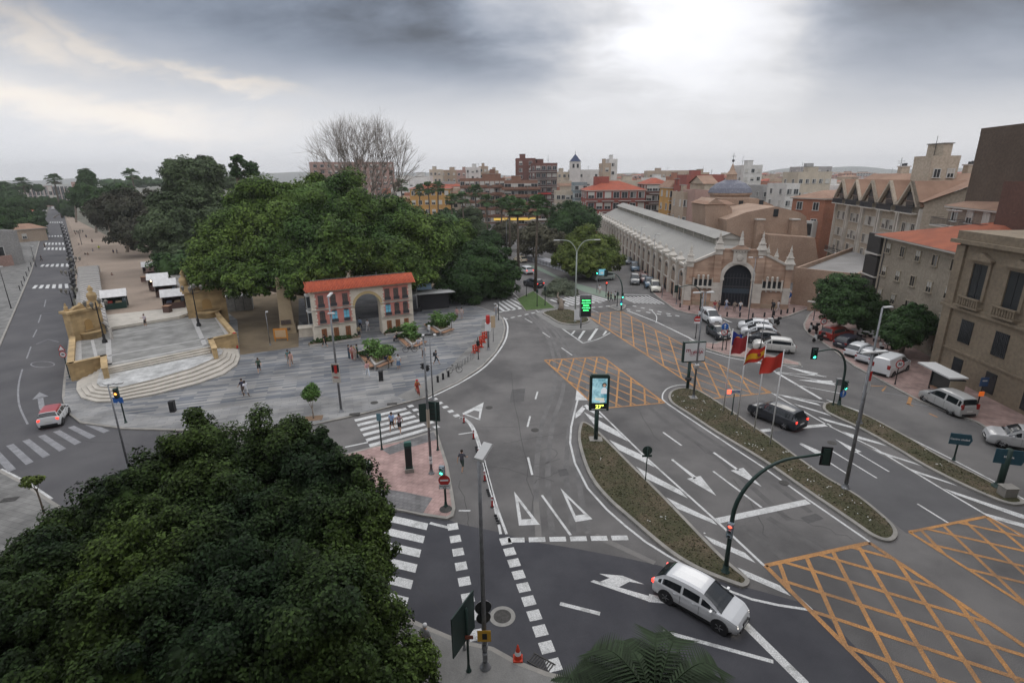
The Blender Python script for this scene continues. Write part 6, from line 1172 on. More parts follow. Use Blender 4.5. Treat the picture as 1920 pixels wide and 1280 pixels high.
C, N = crown_points([(0, 0, top*.42, 5, 5, 2.5)], 5000, .3, 77); o = bpy.data.objects.new('lower_leaves', leaf_mesh('lower_leaves', C, N, np.full(len(C), .35), folmat('leaves_sparse', (.07, .085, .04), .4))); COL.objects.link(o); o.parent = t
# sparse pine against the sky
b = at(458, 420, 130); b = Vector((b.x, b.y, 0)); t = thing('sparse_pine', 'open branched pine silhouetted against the sky left of the ficus dome', 'tree', b); zs = lambda py: at(458, py, 130).z
mb = MB().tube([(0, 0, 0), (0, 0, zs(340)), (.6, 0, zs(300))], [.6, .3, .08], m_bark, 8); Cs, Ns = [], []
for k, (px, py) in enumerate(((440, 299), (447, 296), (455, 304), (462, 312), (472, 309), (476, 315), (438, 311), (443, 318), (470, 322), (478, 325), (440, 326), (462, 326), (450, 328))):
 q = at(px, py, 130)-b; mb.tube([(0, 0, q.z-2.5), (q.x*.5, 0, q.z-1.2), tuple(q)], [.14, .09, .04], m_bark, 5); c, n_ = crown_points([(q.x, q.y, q.z, 1.0, 1.0, .65)], 260, .5, k); Cs.append(c); Ns.append(n_)
part(t, 'trunk', mb); C = np.concatenate(Cs); o = bpy.data.objects.new('crown', leaf_mesh('crown', C, np.concatenate(Ns), np.full(len(C), .5), f_drk)); COL.objects.link(o); o.parent = t
# fan palms
def palm0(h, seed, nm='fan_palm'):
 t = thing(nm, '', 'palm', (0, 0, 0)); rr = random.Random(seed); lean = rr.uniform(-.4, .4); part(t, 'trunk', MB().tube([(0, 0, 0), (lean*.3, 0, h*.5), (lean, 0, h)], [.30, .17, .15], m_ptr, 9)); mb = MB(); sk = MB()
 for k in range(60):
  yaw = rr.uniform(0, 2*PI); el_ = rr.uniform(-.8, 1.4); L = rr.uniform(.9, 1.5); d = Vector((math.cos(yaw)*math.cos(el_), math.sin(yaw)*math.cos(el_), math.sin(el_))); c = Vector((lean, 0, h+.2)); e = c+d*L; sd_ = d.cross(Vector((0, 0, 1))).normalized(); up = sd_.cross(d); tgt, mm = (sk, f_brn) if el_ < -.55 else (mb, f_plm)
  tgt.tube([c, e], .02, mm, 3)
  for q in range(9): a = -1.25+2.5*q/8; f = d*math.cos(a)+sd_*math.sin(a); tip = e+f*.85+Vector((0, 0, -.25)); w_ = (sd_*math.cos(a)-d*math.sin(a))*.15; m_ = e+f*.42; tgt.add([e, m_-w_, tip, m_+w_], [(0, 1, 2, 3)], mm)
 part(t, 'crown', mb); part(t, 'dead_skirt', sk); return t
pr = {}
PL = [((1004, 545), 388, 'tallest palm beside the lawn'), ((972, 520), 390, 'palm left of the tallest one at the lawn'), ((760, 440), 349, 'palm at the left end of the row by the yellow building'), ((790, 440), 357, 'second palm before the yellow building'), ((808, 438), 353, 'third palm before the yellow building'), ((823, 436), 352, 'fourth palm before the yellow building'), ((850, 455), 374, 'palm between the yellow and brown buildings'), ((872, 460), 372, 'palm before the left part of the brown flats'), ((893, 450), 359, 'high palm before the brown flats'), ((915, 465), 377, 'palm before the middle of the brown flats'), ((940, 470), 384, 'palm before the right part of the brown flats'), ((956, 480), 380, 'palm before the brick tower base'),
  ((253, 350), 327, 'lone palm on the skyline above the park'), ((103, 352), 336, 'palm at the far end of the avenue'), ((46, 356), 342, 'palm over the low roofs at far left')]
for k, (bp, ty, lb) in enumerate(PL):
 if bp[1] < 400: b = at(bp[0], bp[1], 300); b = Vector((b.x, b.y, 0)); sc = 2.2
 else: b = G(*bp, .1); sc = 1.15+.25*(k % 3)/2
 h = zt(b, ty)/sc; key = k % 5
 if key not in pr: pr[key] = palm0(12, key); o = pr[key]
 else: o = dup(pr[key], (0, 0, 0))
 o.location = b; o.scale = (sc, sc, sc*h/12.3); o.rotation_euler.z = k*1.3; o['label'] = 'slender fan palm, '+lb; o['group'] = 'tall fan palms'
 for c_ in bpy.data.objects:
  if c_.parent == o and c_.name.startswith(('crown', 'dead_skirt')): c_.scale.z = 1
# planters with benches on the plaza
m_bench = mat('bench_wood', (.28, .15, .09, 1), .7, (.36, .21, .13, 1), 5); m_plc = mat('planter_concrete', (.5, .47, .44, 1), .8, (.4, .38, .36, 1), 2); f_ban = folmat('leaves_banana', (.075, .14, .035), .5)
def planter(label, A, Bq, C, hz_=3.2, seed=1, extra=None):
 A, Bq, C = (G(*p, .12) for p in (A, Bq, C)); O = Bq; t = thing('bench_planter', label, 'planter', O); a = A-O; c = C-O; D = a+c*.9; top = [(0, 0), (a.x, a.y), (D.x, D.y), (c.x, c.y)]
 part(t, 'planter_wall', MB().prism([Vector(p) for p in top], 0, .62, m_plc)); part(t, 'soil', MB().prism(inset(top, .25), .55, .64, m_soil))
 for e in (a, c):
  L = e.length; n = Vector((-e.y, e.x, 0)).normalized(); 
  if n.dot(D) > 0: n = -n
  mid = e*.5+n*.35; mb = MB().box((mid.x, mid.y, .38), (L*.96, .5, .09), m_bench, rz=math.atan2(e.y, e.x)); part(t, 'bench_seat', mb); part(t, 'bench_support', MB().box((mid.x, mid.y, 0), (L*.8, .3, .38), m_plc, rz=math.atan2(e.y, e.x)))
 rr = random.Random(seed); Q = inset(top, .35); mb = MB(); xs = [q[0] for q in Q]; ys = [q[1] for q in Q]; k = 0
 while k < 130:
  x, y = rr.uniform(min(xs), max(xs)), rr.uniform(min(ys), max(ys))
  if not inside(x, y, Q): continue
  k += 1; tall = math.exp(-((x-D.x*.5)**2+(y-D.y*.5)**2)/3); hh = rr.uniform(.5, 1.2)+hz_*.6*tall*rr.random(); yaw = rr.uniform(0, 2*PI); L = rr.uniform(.5, 1.0); d = Vector((math.cos(yaw), math.sin(yaw), rr.uniform(.1, 1.0))).normalized(); s_ = Vector((-d.y, d.x, 0)).normalized()*L*.2; r0 = Vector((x, y, .6+hh*.6)); mb.tube([(x, y, .6), tuple(r0)], .03, f_ban, 3); mb.add([r0, r0+d*L*.5-s_, r0+d*L+Vector((0, 0, -.25)), r0+d*L*.5+s_], [(0, 1, 2, 3)], f_ban)
 part(t, 'tall_plants', mb); c2, n2 = crown_points([(D.x*.5, D.y*.5, .75, a.length*.34, c.length*.36, .32)], 1800, .4, seed); o = bpy.data.objects.new('ground_cover', leaf_mesh('ground_cover', c2, n2, np.full(len(c2), .2), f_drk)); COL.objects.link(o); o.parent = t
 if extra:
  q = G(*extra, .12)-O; c3, n3 = crown_points([(q.x, q.y, 2.0, .8, .8, .6)], 700, .45, seed+3); o = bpy.data.objects.new('small_tree_crown', leaf_mesh('small_tree_crown', c3, n3, np.full(len(c3), .2), folmat('leaves_fresh', (.06, .13, .03), .5))); COL.objects.link(o); o.parent = t; part(t, 'small_tree_stem', MB().tube([(q.x, q.y, 0), (q.x, q.y, 1.9)], .04, m_bark, 5))
planter('nearest planter with wooden benches and tall green plants on the plaza', (679, 664), (704, 694), (733, 681), 3.2, 1, (729, 690)); planter('middle planter with wooden benches, beside the white bicycle', (749, 633), (773, 655), (794, 645), 3.4, 2); planter('farthest planter with wooden benches near the shade and cycle path', (802, 612), (826, 629), (846, 621), 3.0, 3, (847, 622))
# far woods: one mass
def wood(label, L, m, n, leaf, seed):
 base = Vector((0, 0, 0)); bl = blobs_from(base, L); C, N = crown_points(bl, n, .35, seed, 14); o = bpy.data.objects.new('far_wood', leaf_mesh('far_wood', C, N, np.full(len(C), leaf), m)); COL.objects.link(o); tag(o, label, 'trees', None, 'stuff'); q = core_mb(bl, m, .85, seed).build('far_wood'); tag(q, label+', inner mass', 'trees', None, 'stuff')
rr = random.Random(9); wood('distant dark tree line on the left skyline behind the park', [(x, 343+rr.uniform(-2, 5), 420+rr.uniform(0, 260), rr.uniform(12, 22), rr.uniform(5, 9)) for x in range(200, 470, 13)]+[(x, 350+rr.uniform(-4, 4), 330, 20, 9) for x in range(-40, 20, 18)], f_drk, 16000, 1.6, 5)
wood('mass of foliage filling the park between the promenade and the ficus', [(x, 430+rr.uniform(-6, 10), 130, 30, 26) for x in range(430, 860, 34)]+[(x, 380+rr.uniform(-4, 8), 190, 30, 16) for x in range(420, 760, 34)]+[(330, 500, 100, 40, 26), (380, 500, 96, 34, 26)], f_drk, 60000, .6, 6)
# ================================================================ BUILDINGS
m_bglass = mat('window_dark', (.022, .026, .03, 1), .25, spec=.6); m_frame = mat('window_frame_white', (.55, .55, .53, 1), .7); m_shut = mat('roller_shutter', (.48, .46, .42, 1), .8); m_rail = mat('balcony_rail', (.05, .05, .055, 1), .6); m_slab = mat('balcony_slab', (.5, .47, .43, 1), .85)
m_curt = mat('window_curtain', (.22, .21, .2, 1), .8)
def wallm(name, c, c2=None, sc=.25): return mat(name, (*c, 1), .9, (*(c2 or tuple(v*.80 for v in c)), 1), sc, .08, 8, detail=8, s3=3, a3=.5)
m_rooft = mat('roof_tile_red', (.36, .085, .045, 1), .9, (.27, .07, .04, 1), .5, .5, 6); m_roofo = mat('roof_tile_orange', (.34, .10, .05, 1), .9, (.24, .075, .042, 1), .5, .4, 7); m_roofb = mat('roof_tile_brown', (.24, .145, .10, 1), .9, (.32, .20, .14, 1), .4, .4, 6); m_roofg = mat('flat_roof_grey', (.30, .29, .28, 1), .95, (.22, .21, .2, 1), .2)
WIN = {}
def win_mb(w, h, style, fm, v):
 """window centred at x, bottom z=0, facing -Y; recess look from a proud frame"""
 mb = MB()
 if style == 'balcony': mb.box((0, -.02, 0), (w, .08, h), m_bglass)
 else: mb.box((0, -.02, 0), (w, .08, h), m_bglass)
 for s in (-1, 1): mb.box((s*(w/2+.03), -.05, -.04), (.10, .16, h+.1), fm)
 mb.box((0, -.05, h), (w+.2, .16, .10), fm); mb.box((0, -.05, h*.0-.02), (.05, .12, h), fm)
 if v == 1: mb.box((0, -.035, h*.45), (w-.04, .08, h*.55), m_shut)
 elif v == 2: mb.box((0, -.035, .03), (w-.04, .08, h*.96), m_shut)
 elif v == 3: mb.box((w*.25, -.032, .03), (w*.45, .07, h*.9), m_curt)
 if style == 'sill': mb.box((0, -.10, -.14), (w+.34, .28, .10), fm)
 return mb
def balc_mb(w, d, solid, sm, rm):
 mb = MB().box((0, -d/2, -.16), (w, d, .16), sm)
 if solid: mb.box((0, -d+.05, 0), (w, .1, .95), sm); mb.box((-w/2+.05, -d/2, 0), (.1, d-.12, .95), sm); mb.box((w/2-.05, -d/2, 0), (.1, d-.12, .95), sm)
 else:
  mb.box((0, -d+.04, .92), (w, .06, .06), rm); mb.box((0, -d+.04, .05), (w, .05, .05), rm)
  for k in range(max(4, int(w/.22))): mb.box((-w/2+.05+k*(w-.1)/max(3, int(w/.22)-1), -d+.04, 0), (.03, .03, .95), rm)
  for s in (-1, 1): mb.box((s*(w/2-.03), -d/2, .92), (.05, d-.08, .05), rm)
 return mb
def building(name, label, cat, p0, p1, depth, h, wm, floors=4, bays=5, roof='flat', rm=None, win=(1.1, 1.4, 'sill'), fm=None, balc=None, side=True, z0=0.0, seed=1, ground=True, over=.5, rh=2.2, group=None, junk=True, bb=None):
 """front facade from p0 to p1 (left to right seen from the camera), body behind it"""
 p0 = Vector((p0[0], p0[1], z0)); p1 = Vector((p1[0], p1[1], z0)); L = (p1-p0).length; rz = ang(p0, p1); t = thing(name, label, cat, p0, rz, group); rr = random.Random(seed); fm = fm or m_frame; H = h-z0
 part(t, 'walls', MB().box((L/2, depth/2, 0), (L, depth, H), wm)); rm = rm or m_roofg
 if roof == 'flat':
  mb = MB()
  for c, d in (((L/2, .15, H), (L+.1, .3, .7)), ((L/2, depth-.15, H), (L+.1, .3, .7)), ((.15, depth/2, H), (.3, depth-.62, .7)), ((L-.15, depth/2, H), (.3, depth-.62, .7))): mb.box(c, d, wm)
  mb.box((L/2, depth/2, H+.003), (L-.62, depth-.62, .06), rm); part(t, 'roof', mb)
  if junk:
   x, y = L*rr.uniform(.25, .7), depth*rr.uniform(.35, .65); part(t, 'stair_hut', MB().box((x, y, H+.06), (min(4, L*.3), 3.5, 2.4), wm).box((x, y, H+2.46), (min(4, L*.3)+.3, 3.8, .15), rm))
   if rr.random() < .8: x = L*rr.uniform(.1, .9); part(t, 'aerial', MB().tube([(x, depth*.4, H), (x, depth*.4, H+rr.uniform(2.5, 5))], .05, m_rail, 4).box((x, depth*.4, H+2.4), (1.2, .06, .05), m_rail).box((x, depth*.4, H+2.0), (.8, .06, .05), m_rail))
 elif roof == 'hip':
  o = over; k = min(L, depth)/2; a = [(-o, -o, H), (L+o, -o, H), (L+o, depth+o, H), (-o, depth+o, H)]
  r = [(k, k, H+rh), (L-k, k, H+rh)] if L > depth else [(k, k, H+rh), (k, depth-k, H+rh)]
  if L > depth: f = [(0, 1, 5, 4), (1, 2, 5), (2, 3, 4, 5), (3, 0, 4)]; r = [(k, depth/2, H+rh), (L-k, depth/2, H+rh)]
  else: r = [(L/2, k, H+rh), (L/2, depth-k, H+rh)]; f = [(0, 1, 4), (1, 2, 5, 4), (2, 3, 5), (3, 0, 4, 5)]
  part(t, 'roof', MB().add(a+r, f+[(3, 2, 1, 0)], rm)); part(t, 'eaves', MB().box((L/2, depth/2, H-.22), (L+over*2-.1, depth+over*2-.1, .2), m_slab))
 elif roof == 'gable':
  o = over; part(t, 'roof', MB().add([(-o, -o, H), (L+o, -o, H), (L+o, depth/2, H+rh), (-o, depth/2, H+rh), (L+o, depth+o, H), (-o, depth+o, H)], [(0, 1, 2, 3), (3, 2, 4, 5), (1, 0, 5, 4)], rm)); part(t, 'gable_wall', MB().add([(0, 0, H), (0, depth, H), (0, depth/2, H+rh*.95)], [(0, 2, 1)], wm).add([(L, 0, H), (L, depth, H), (L, depth/2, H+rh*.95)], [(0, 1, 2)], wm))
 elif roof == 'shed': part(t, 'roof', MB().add([(-over, -over, H+.02), (L+over, -over, H+.02), (L+over, depth+over, H+rh), (-over, depth+over, H+rh)], [(0, 1, 2, 3), (3, 2, 1, 0)], rm))
 w, hh, st = win; cache = {}
 def put(x, z, face, kind):
  v = rr.choice((0, 0, 1, 1, 2, 3)); key = (v, kind)
  loc, r = ((x, 0, z), 0) if face == 'f' else (((0, x, z), -PI/2) if face == 'l' else ((L, x, z), PI/2))
  if key in cache: link_part(t, cache[key], loc, r)
  else: cache[key] = part(t, 'window', win_mb(w, hh, st, fm, v), loc, r)
 fh = H/max(1, floors)
 n = 0
 for f in range(floors):
  z = fh*f+fh*.30
  for b in range(bays):
   if n >= 96: break
   x = L*(b+.5)/bays; put(x, z, 'f', 0); n += 1
   if balc and f > 0 and (b % balc[0] == balc[1]):
    bz = fh*f+.12; key = 'b'
    if key in cache: link_part(t, cache[key], (x, 0, bz))
    else: cache[key] = part(t, 'balcony', balc_mb(balc[2], balc[3], balc[4], bb or m_slab, m_rail), (x, 0, bz))
 if side and n < 80:
  sb = max(1, int(depth/4.5)); lf = p0.x > 8
  for f in range(floors):
   for b in range(sb):
    if n < 96: put(depth*(b+.5)/sb, fh*f+fh*.3, 'l' if lf else 'r', 0); n += 1
 return t
def fb(label, x0, x1, ty, Y, wm, floors, bays, dy=0, depth=12, name='apartment_building', cat='apartment building', **k):
 a = at(x0, ty, Y); b = at(x1, ty, Y+dy); return building(name, label, cat, a, b, depth, a.z, wm, floors, bays, **k)
W_cream = wallm('wall_cream', (.50, .43, .34)); W_white = wallm('wall_white', (.62, .60, .57)); W_brick = wallm('wall_brown_brick', (.24, .125, .085)); W_brick2 = wallm('wall_red_brick', (.30, .085, .065)); W_dbrick = wallm('wall_dark_brick', (.17, .075, .06)); W_yel = wallm('wall_orange_yellow', (.52, .29, .09)); W_pink = wallm('wall_pinkish', (.40, .26, .22)); W_grey = wallm('wall_grey', (.36, .35, .34)); W_beige = wallm('wall_beige', (.42, .33, .25)); W_blu = wallm('wall_blue_grey', (.22, .27, .28)); W_terr = wallm('wall_terracotta', (.36, .16, .10)); W_tan = wallm('wall_tan', (.38, .29, .21))
fb('orange yellow building with white windows behind the row of palms', 768, 843, 354, 232, W_yel, 4, 6, depth=14, roof='hip', rm=m_rooft, rh=2, win=(1.4, 1.6, 'sill'))
fb('long low brown brick flats left of the brick tower', 862, 946, 338, 236, W_brick, 6, 9, depth=14, balc=(3, 1, 4.2, 1.3, True), bb=W_brick, win=(1.6, 1.5, 'sill'), seed=2)
fb('brown flats with pale shutters and solid balconies, joined left of the tower', 946, 1008, 342, 226, W_brick, 6, 5, depth=14, balc=(2, 0, 5, 1.4, True), bb=W_brick, win=(2.6, 1.4, 'sill'), seed=3)
fb('tall dark red brick tower with white curved balconies, highest of the centre', 967, 1004, 300, 246, W_dbrick, 9, 2, depth=18, seed=4, win=(1.2, 1.4, 'sill'))
t = fb('right hand balcony wing of the tall brick tower', 1004, 1045, 309, 240, W_dbrick, 8, 4, dy=3, depth=18, balc=(2, 0, 8.5, 1.4, False), seed=5, win=(1.8, 1.5, 'sill'))
part(t, 'awning', MB().box((3.5, -1.2, 12), (6.5, 1.6, .5), m_redp, top=.9))
fb('pink brown block of flats behind the leafless tree', 583, 738, 306, 340, W_pink, 8, 12, dy=20, depth=16, seed=6, win=(2.0, 1.6, 'sill'), balc=(4, 1, 4, 1.4, True), bb=W_pink)
for k, (x0, x1, ty, Y, m, fl, by, lb) in enumerate(((745, 806, 333, 300, W_white, 3, 6, 'low whitish roofs left of the cream skyline block'), (805, 827, 320, 360, W_cream, 6, 3, 'cream skyline block behind the yellow building, first from left'), (826, 856, 321, 380, W_tan, 6, 3, 'tan skyline block right of the cream one'), (856, 874, 321, 350, W_pink, 6, 2, 'pinkish skyline block left of the white one'), (873, 899, 316, 330, W_white, 7, 3, 'white skyline block with small windows above the brown flats'), (898, 914, 314, 345, W_tan, 7, 2, 'tan narrow skyline block beside the white one'), (914, 934, 322, 360, W_beige, 5, 2, 'low beige skyline block left of the tower'), (904, 938, 329, 245, W_brick, 1, 3, 'brown brick penthouse on the roofline of the brown flats'),
  (1045, 1072, 325, 300, W_cream, 7, 3, 'cream flats between the brick tower and the blue roofed steeple'), (1043, 1078, 362, 215, W_cream, 4, 4, 'small cream house with white windows under the blue roofed steeple'), (1078, 1101, 346, 208, W_blu, 6, 3, 'blue grey flats left of the red building'), (1069, 1125, 321, 300, W_white, 5, 4, 'white convent wall beneath the blue roofed steeple'), (1131, 1146, 309, 250, W_beige, 6, 1, 'beige lift tower with aerials behind the red roof'), (1142, 1158, 301, 265, W_white, 7, 1, 'white slim tower beside the beige lift tower'), (1150, 1212, 342, 240, W_cream, 3, 5, 'cream block behind the red tiled roof'), (1212, 1262, 336, 300, W_white, 4, 4, 'white block on the skyline right of the red roof'), (1262, 1290, 334, 260, W_terr, 4, 2, 'terracotta house left of the big red wall'),
  (1300, 1330, 326, 320, W_tan, 5, 3, 'tan block on the skyline above the big red wall'), (1395, 1430, 313, 230, W_white, 7, 3, 'tall white block right of the dome spire'), (1430, 1475, 352, 175, W_grey, 4, 3, 'grey white house right of the dome'), (1475, 1500, 349, 160, W_white, 5, 2, 'white narrow house left of the red brick one'), (1440, 1500, 345, 260, W_terr, 3, 4, 'dark red roofed house behind the grey white one'), (1497, 1560, 326, 210, W_cream, 4, 5, 'cream house on the skyline left of the gabled building'), (1215, 1300, 322, 420, W_beige, 4, 7, 'beige row on the far skyline'), (1500, 1560, 315, 330, W_grey, 6, 4, 'grey block far behind the gabled building'))):
 fb(lb, x0, x1, ty, Y, m, fl, by, depth=12, seed=20+k, junk=(ty < 345), win=(1.3, 1.4, 'sill'))
# steeple with a blue roof
p = at(1078, 321, 296); t = thing('steeple', 'white bell tower with a pointed dark blue roof on the skyline', 'steeple', (p.x, p.y, 0)); hw = (at(1088, 310, 296).x-at(1069, 310, 296).x)/2; zb, zr, zt_ = p.z-4, at(1078, 303, 296).z, at(1078, 289, 296).z
part(t, 'tower', MB().box((0, 0, 0), (hw*2, hw*2, zr), W_white)); part(t, 'roof', MB().lathe([(hw*1.55, zr), (hw*1.3, zr+.4), (.1, zt_)], (0, 0, 0), mat('roof_blue', (.02, .035, .09, 1), .5), 4, False, PI/4)); part(t, 'finial', MB().tube([(0, 0, zt_-.3), (0, 0, at(1078, 283, 296).z)], .12, m_rail, 5))
for x in (-.35, .35): part(t, 'bell_opening', MB().box((x*hw*1.2, -hw-.02, zr-3.2), (hw*.4, .1, 2.0), m_bglass))
# the red building with the red roof
t = fb('long red brick flats with a bright red tiled roof and white framed windows', 1101, 1211, 357, 192, W_brick2, 4, 7, depth=16, roof='hip', rm=m_rooft, rh=3, win=(2.0, 1.9, 'sill'), balc=(2, 0, 4.2, 1.2, False), seed=7)
part(t, 'roof_hut', MB().box((6, 8, at(1101, 357, 192).z), (5, 4, 4.5), W_brick2))
fb('second red brick flats with dark roof, right of the bright red roofed one', 1213, 1256, 345, 196, W_dbrick, 5, 4, depth=14, roof='hip', rm=m_rooft, rh=2, win=(1.8, 1.7, 'sill'), balc=(2, 1, 4, 1.2, False), seed=8)
fb('narrow yellow house with striped awnings behind the market', 1257, 1276, 352, 172, W_yel, 4, 2, depth=12, roof='hip', rm=m_roofb, seed=9, win=(1.5, 1.8, 'sill'), balc=(1, 0, 2.6, 1.0, False))
fb('slim red and white bay windowed house behind the market', 1275, 1283, 352, 165, W_brick2, 4, 1, depth=12, seed=10, win=(1.0, 1.8, 'sill')); fb('beige house with round arched top windows behind the market', 1283, 1304, 365, 158, W_beige, 3, 4, depth=12, seed=11, win=(.9, 1.8, 'sill'))
fb('pinkish bare walled house left of the dome', 1303, 1335, 362, 152, W_pink, 1, 1, depth=14, seed=12, win=(.8, 1, 'sill'), junk=False); fb('large blank red party wall rising behind the market', 1288, 1358, 331, 236, W_brick2, 1, 3, depth=14, seed=13, win=(.8, 1.0, 'sill'))
fb('pale gabled house in front of the red party wall', 1321, 1345, 345, 175, W_cream, 3, 1, depth=14, roof='gable', rm=m_roofb, rh=2.5, seed=14, win=(1, 1.2, 'sill'))
t = fb('red brick house with a white glazed bay, left of the gabled building', 1487, 1549, 370, 128, W_terr, 4, 2, dy=-8, depth=16, roof='hip', rm=m_roofb, rh=1.6, seed=15, win=(1.4, 1.6, 'sill')); part(t, 'glazed_bay', MB().box((6, -.7, 6), (3.0, 1.4, 3.6), m_frame).box((6, -1.42, 6.5), (2.6, .06, 2.6), m_bglass).box((6, -1.46, 6.5), (.08, .06, 2.6), m_frame))
# ---- church behind the market
m_chw = mat('church_brick', (.38, .27, .20, 1), .9, (.30, .205, .15, 1), .3, .1, 10, detail=8, s3=4, a3=.5); m_dome = mat('dome_tile_blue', (.13, .135, .17, 1), .6, (.25, .25, .27, 1), 3.5, contrast=(.55, .65))
t = thing('church', 'brown brick church with a blue tiled dome and spire behind the market', 'church', (at(1385, 400, 118).x, 118, 0)); X0 = at(1385, 400, 118).x
def lx(px, py, Y): q = at(px, py, Y); return q.x-X0, q.z
dc = Vector((0, 6, 0)); r_ = (at(1421, 370, 124).x-at(1349, 370, 124).x)/2; zd = at(1385, 361, 124).z; zdb = at(1385, 400, 124).z
part(t, 'drum', MB().lathe([(r_*.97, 0), (r_*.97, zd-.5), (r_*1.06, zd-.4), (r_*1.06, zd)], (0, 6, 0), m_chw, 8, False, PI/8)); za = at(1385, 337, 124).z
part(t, 'dome', MB().lathe([(r_*1.08, zd), (r_*.98, zd+(za-zd)*.35), (r_*.72, zd+(za-zd)*.72), (r_*.3, za)], (0, 6, 0), m_dome, 8, False, PI/8)); zs_ = at(1387, 296, 124).z
part(t, 'lantern', MB().lathe([(r_*.30, za-.1), (r_*.26, za+1.0), (r_*.30, za+1.1), (r_*.14, za+2.0), (.08, zs_-1.2)], (0, 6, 0), m_chw, 8, False)); part(t, 'cross', MB().tube([(0, 6, zs_-1.3), (0, 6, zs_+1)], .05, m_rail, 5).ball((0, 6, zs_-.6), .3, m_rail).box((0, 6, zs_+.3), (1.0, .07, .07), m_rail))
def gab(nm, pts, y0, y1, m=m_chw): part(t, nm, MB().vprism([lx(px, py, 118+y0) if py else lx(px, 560, 118+y0)[:1]+(0,) for px, py in pts], y0, y1, m))
gab('nave', [(1362, 0), (1362, 412), (1400, 398), (1455, 387), (1500, 398), (1512, 406), (1512, 0)], -14, -1); gab('transept', [(1350, 0), (1350, 372), (1420, 372), (1450, 385), (1455, 0)], -.8, 8); gab('side_chapel', [(1322, 0), (1322, 385), (1342, 372), (1372, 390), (1372, 0)], -10, -2); gab('low_wing', [(1440, 0), (1440, 440), (1528, 446), (1535, 0)], -18, -14.2)
a = lx(1322, 383, 107); part(t, 'chapel_roof', MB().box(((lx(1322, 383, 108)[0]+lx(1372, 390, 108)[0])/2, -6, lx(1345, 380, 108)[1]-.3), (6, 8.4, .6), m_roofb, top=.7))
for px, py, nm in ((1455, 396, 'small_window'), (1390, 380, 'belfry_opening'), (1428, 379, 'small_window')): q = lx(px, py, 104 if py > 390 else 117); part(t, nm, MB().box((q[0], -14.05 if py > 390 else -.85, q[1]-1), (.9, .12, 1.4), m_bglass))
for px in (1422, 1487): q = lx(px, 412, 104); part(t, 'buttress', MB().box((q[0], -14.6, 0), (1.3, 1.1, q[1]), m_chw).box((q[0], -14.6, q[1]), (1.6, 1.4, .25), m_slab))
# ================================================================ MARKET HALL
m_mb = mat('market_brick', (.46, .32, .235, 1), .85, (.33, .21, .15, 1), .5, kind='wallbrick', size=(3.0, .34), col3=(.36, .29, .23, 1)); m_ms = mat('market_stone', (.62, .58, .52, 1), .85, (.48, .44, .39, 1), .7, .15, 12); m_mr = mat('market_roof', (.32, .31, .285, 1), .8, (.28, .27, .25, 1), .12, .05, 3, s3=6, a3=.3); m_mside = mat('market_side_render', (.44, .36, .29, 1), .9, (.34, .27, .22, 1), .5, .1, 10); m_door = mat('door_dark', (.012, .015, .022, 1), .5)
p0 = G(1283, 572); p1 = G(1473, 581); MW = (p1-p0).length; mrz = ang(p0, p1); t = thing('market_hall', 'historic market hall with a striped brick front, white stone turrets and a long grey roof', 'market hall', p0, mrz); ML = 104; sk = R(88.5)-mrz; dv = Vector((math.cos(sk), math.sin(sk), 0))   # side direction in local frame
EH = 6.5; RH = 9.0; cxm = MW/2
def side_pt(s, z, off=0.0): q = dv*s; return (q.x+off, q.y, z)
# front gable wall with the great arch: built as columns of masonry round the opening
aw_, ah = 4.0, 4.55      # half opening handled below
ow = 2.05; oz = 4.6       # opening half width, springing height
ring = [(cxm+ow*math.cos(a), oz+ow*1.05*math.sin(a)) for a in [PI*k/16 for k in range(17)]]
fw = MB(); outer = [(cxm-ow, 0), (0, 0), (0, EH), (cxm-3.3, EH+1.75), (cxm-3.3, EH+2.5), (cxm+3.3, EH+2.5), (cxm+3.3, EH+1.75), (MW, EH), (MW, 0), (cxm+ow, 0)]
fw.vprism([(0, 0), (0, EH), (cxm-3.3, EH+1.75), (cxm-3.3, EH+2.5), (cxm, EH+2.5), (cxm, oz+ow*1.05)]+ring[9:]+[(cxm-ow, 0)], 0, .7, m_mb)
fw.vprism([(MW, 0), (MW, EH), (cxm+3.3, EH+1.75), (cxm+3.3, EH+2.5), (cxm, EH+2.5), (cxm, oz+ow*1.05)]+ring[:8][::-1]+[(cxm+ow, 0)], 0, .7, m_mb)
part(t, 'front_wall', fw); ar = MB()
for k in range(16):
 a0, a1 = PI*k/16, PI*(k+1)/16; q = [(cxm+r*math.cos(a), oz+1.05*r*math.sin(a)) for r, a in ((ow-.05, a0), (ow+.55, a0), (ow+.55, a1), (ow-.05, a1))]; ar.vprism(q, -.2, .2, m_ms)
part(t, 'arch_surround', ar); part(t, 'door', MB().box((cxm, .5, 0), (ow*2+.1, .1, 6.9), m_door)); dg = MB()
for k in range(9): dg.box((cxm-ow+.25+k*.45, .42, .02), (.05, .06, 5.2 if 0 < k < 8 else 4.6), m_rail)
dg.box((cxm, .42, 3.1), (ow*2, .08, .2), m_rail).box((cxm, .42, 4.5), (ow*2, .08, .1), m_rail).box((cxm, .42, 2.2), (ow*2, .06, .7), mat('door_glass_band', (.05, .07, .09, 1), .3)); part(t, 'door_grille', dg)
for x in (.35, cxm-3.0, cxm+3.0, MW-.35):            # stone quoined pilasters
 inner = abs(x-cxm) < 4; w_ = 1.15 if inner else .95; pl = MB().box((x, -.12, 0), (w_+.2, .5, .9), m_mb)
 for k in range(6 if inner else 5): pl.box((x, -.14+(.02 if k % 2 else 0), .9+k*.5), (w_, .42, .47), m_ms)
 z = .9+(6 if inner else 5)*.5; pl.box((x, -.10, z), (w_*.92, .38, (EH+1.7 if inner else EH-.3)-z), m_mb); part(t, 'pilaster', pl)
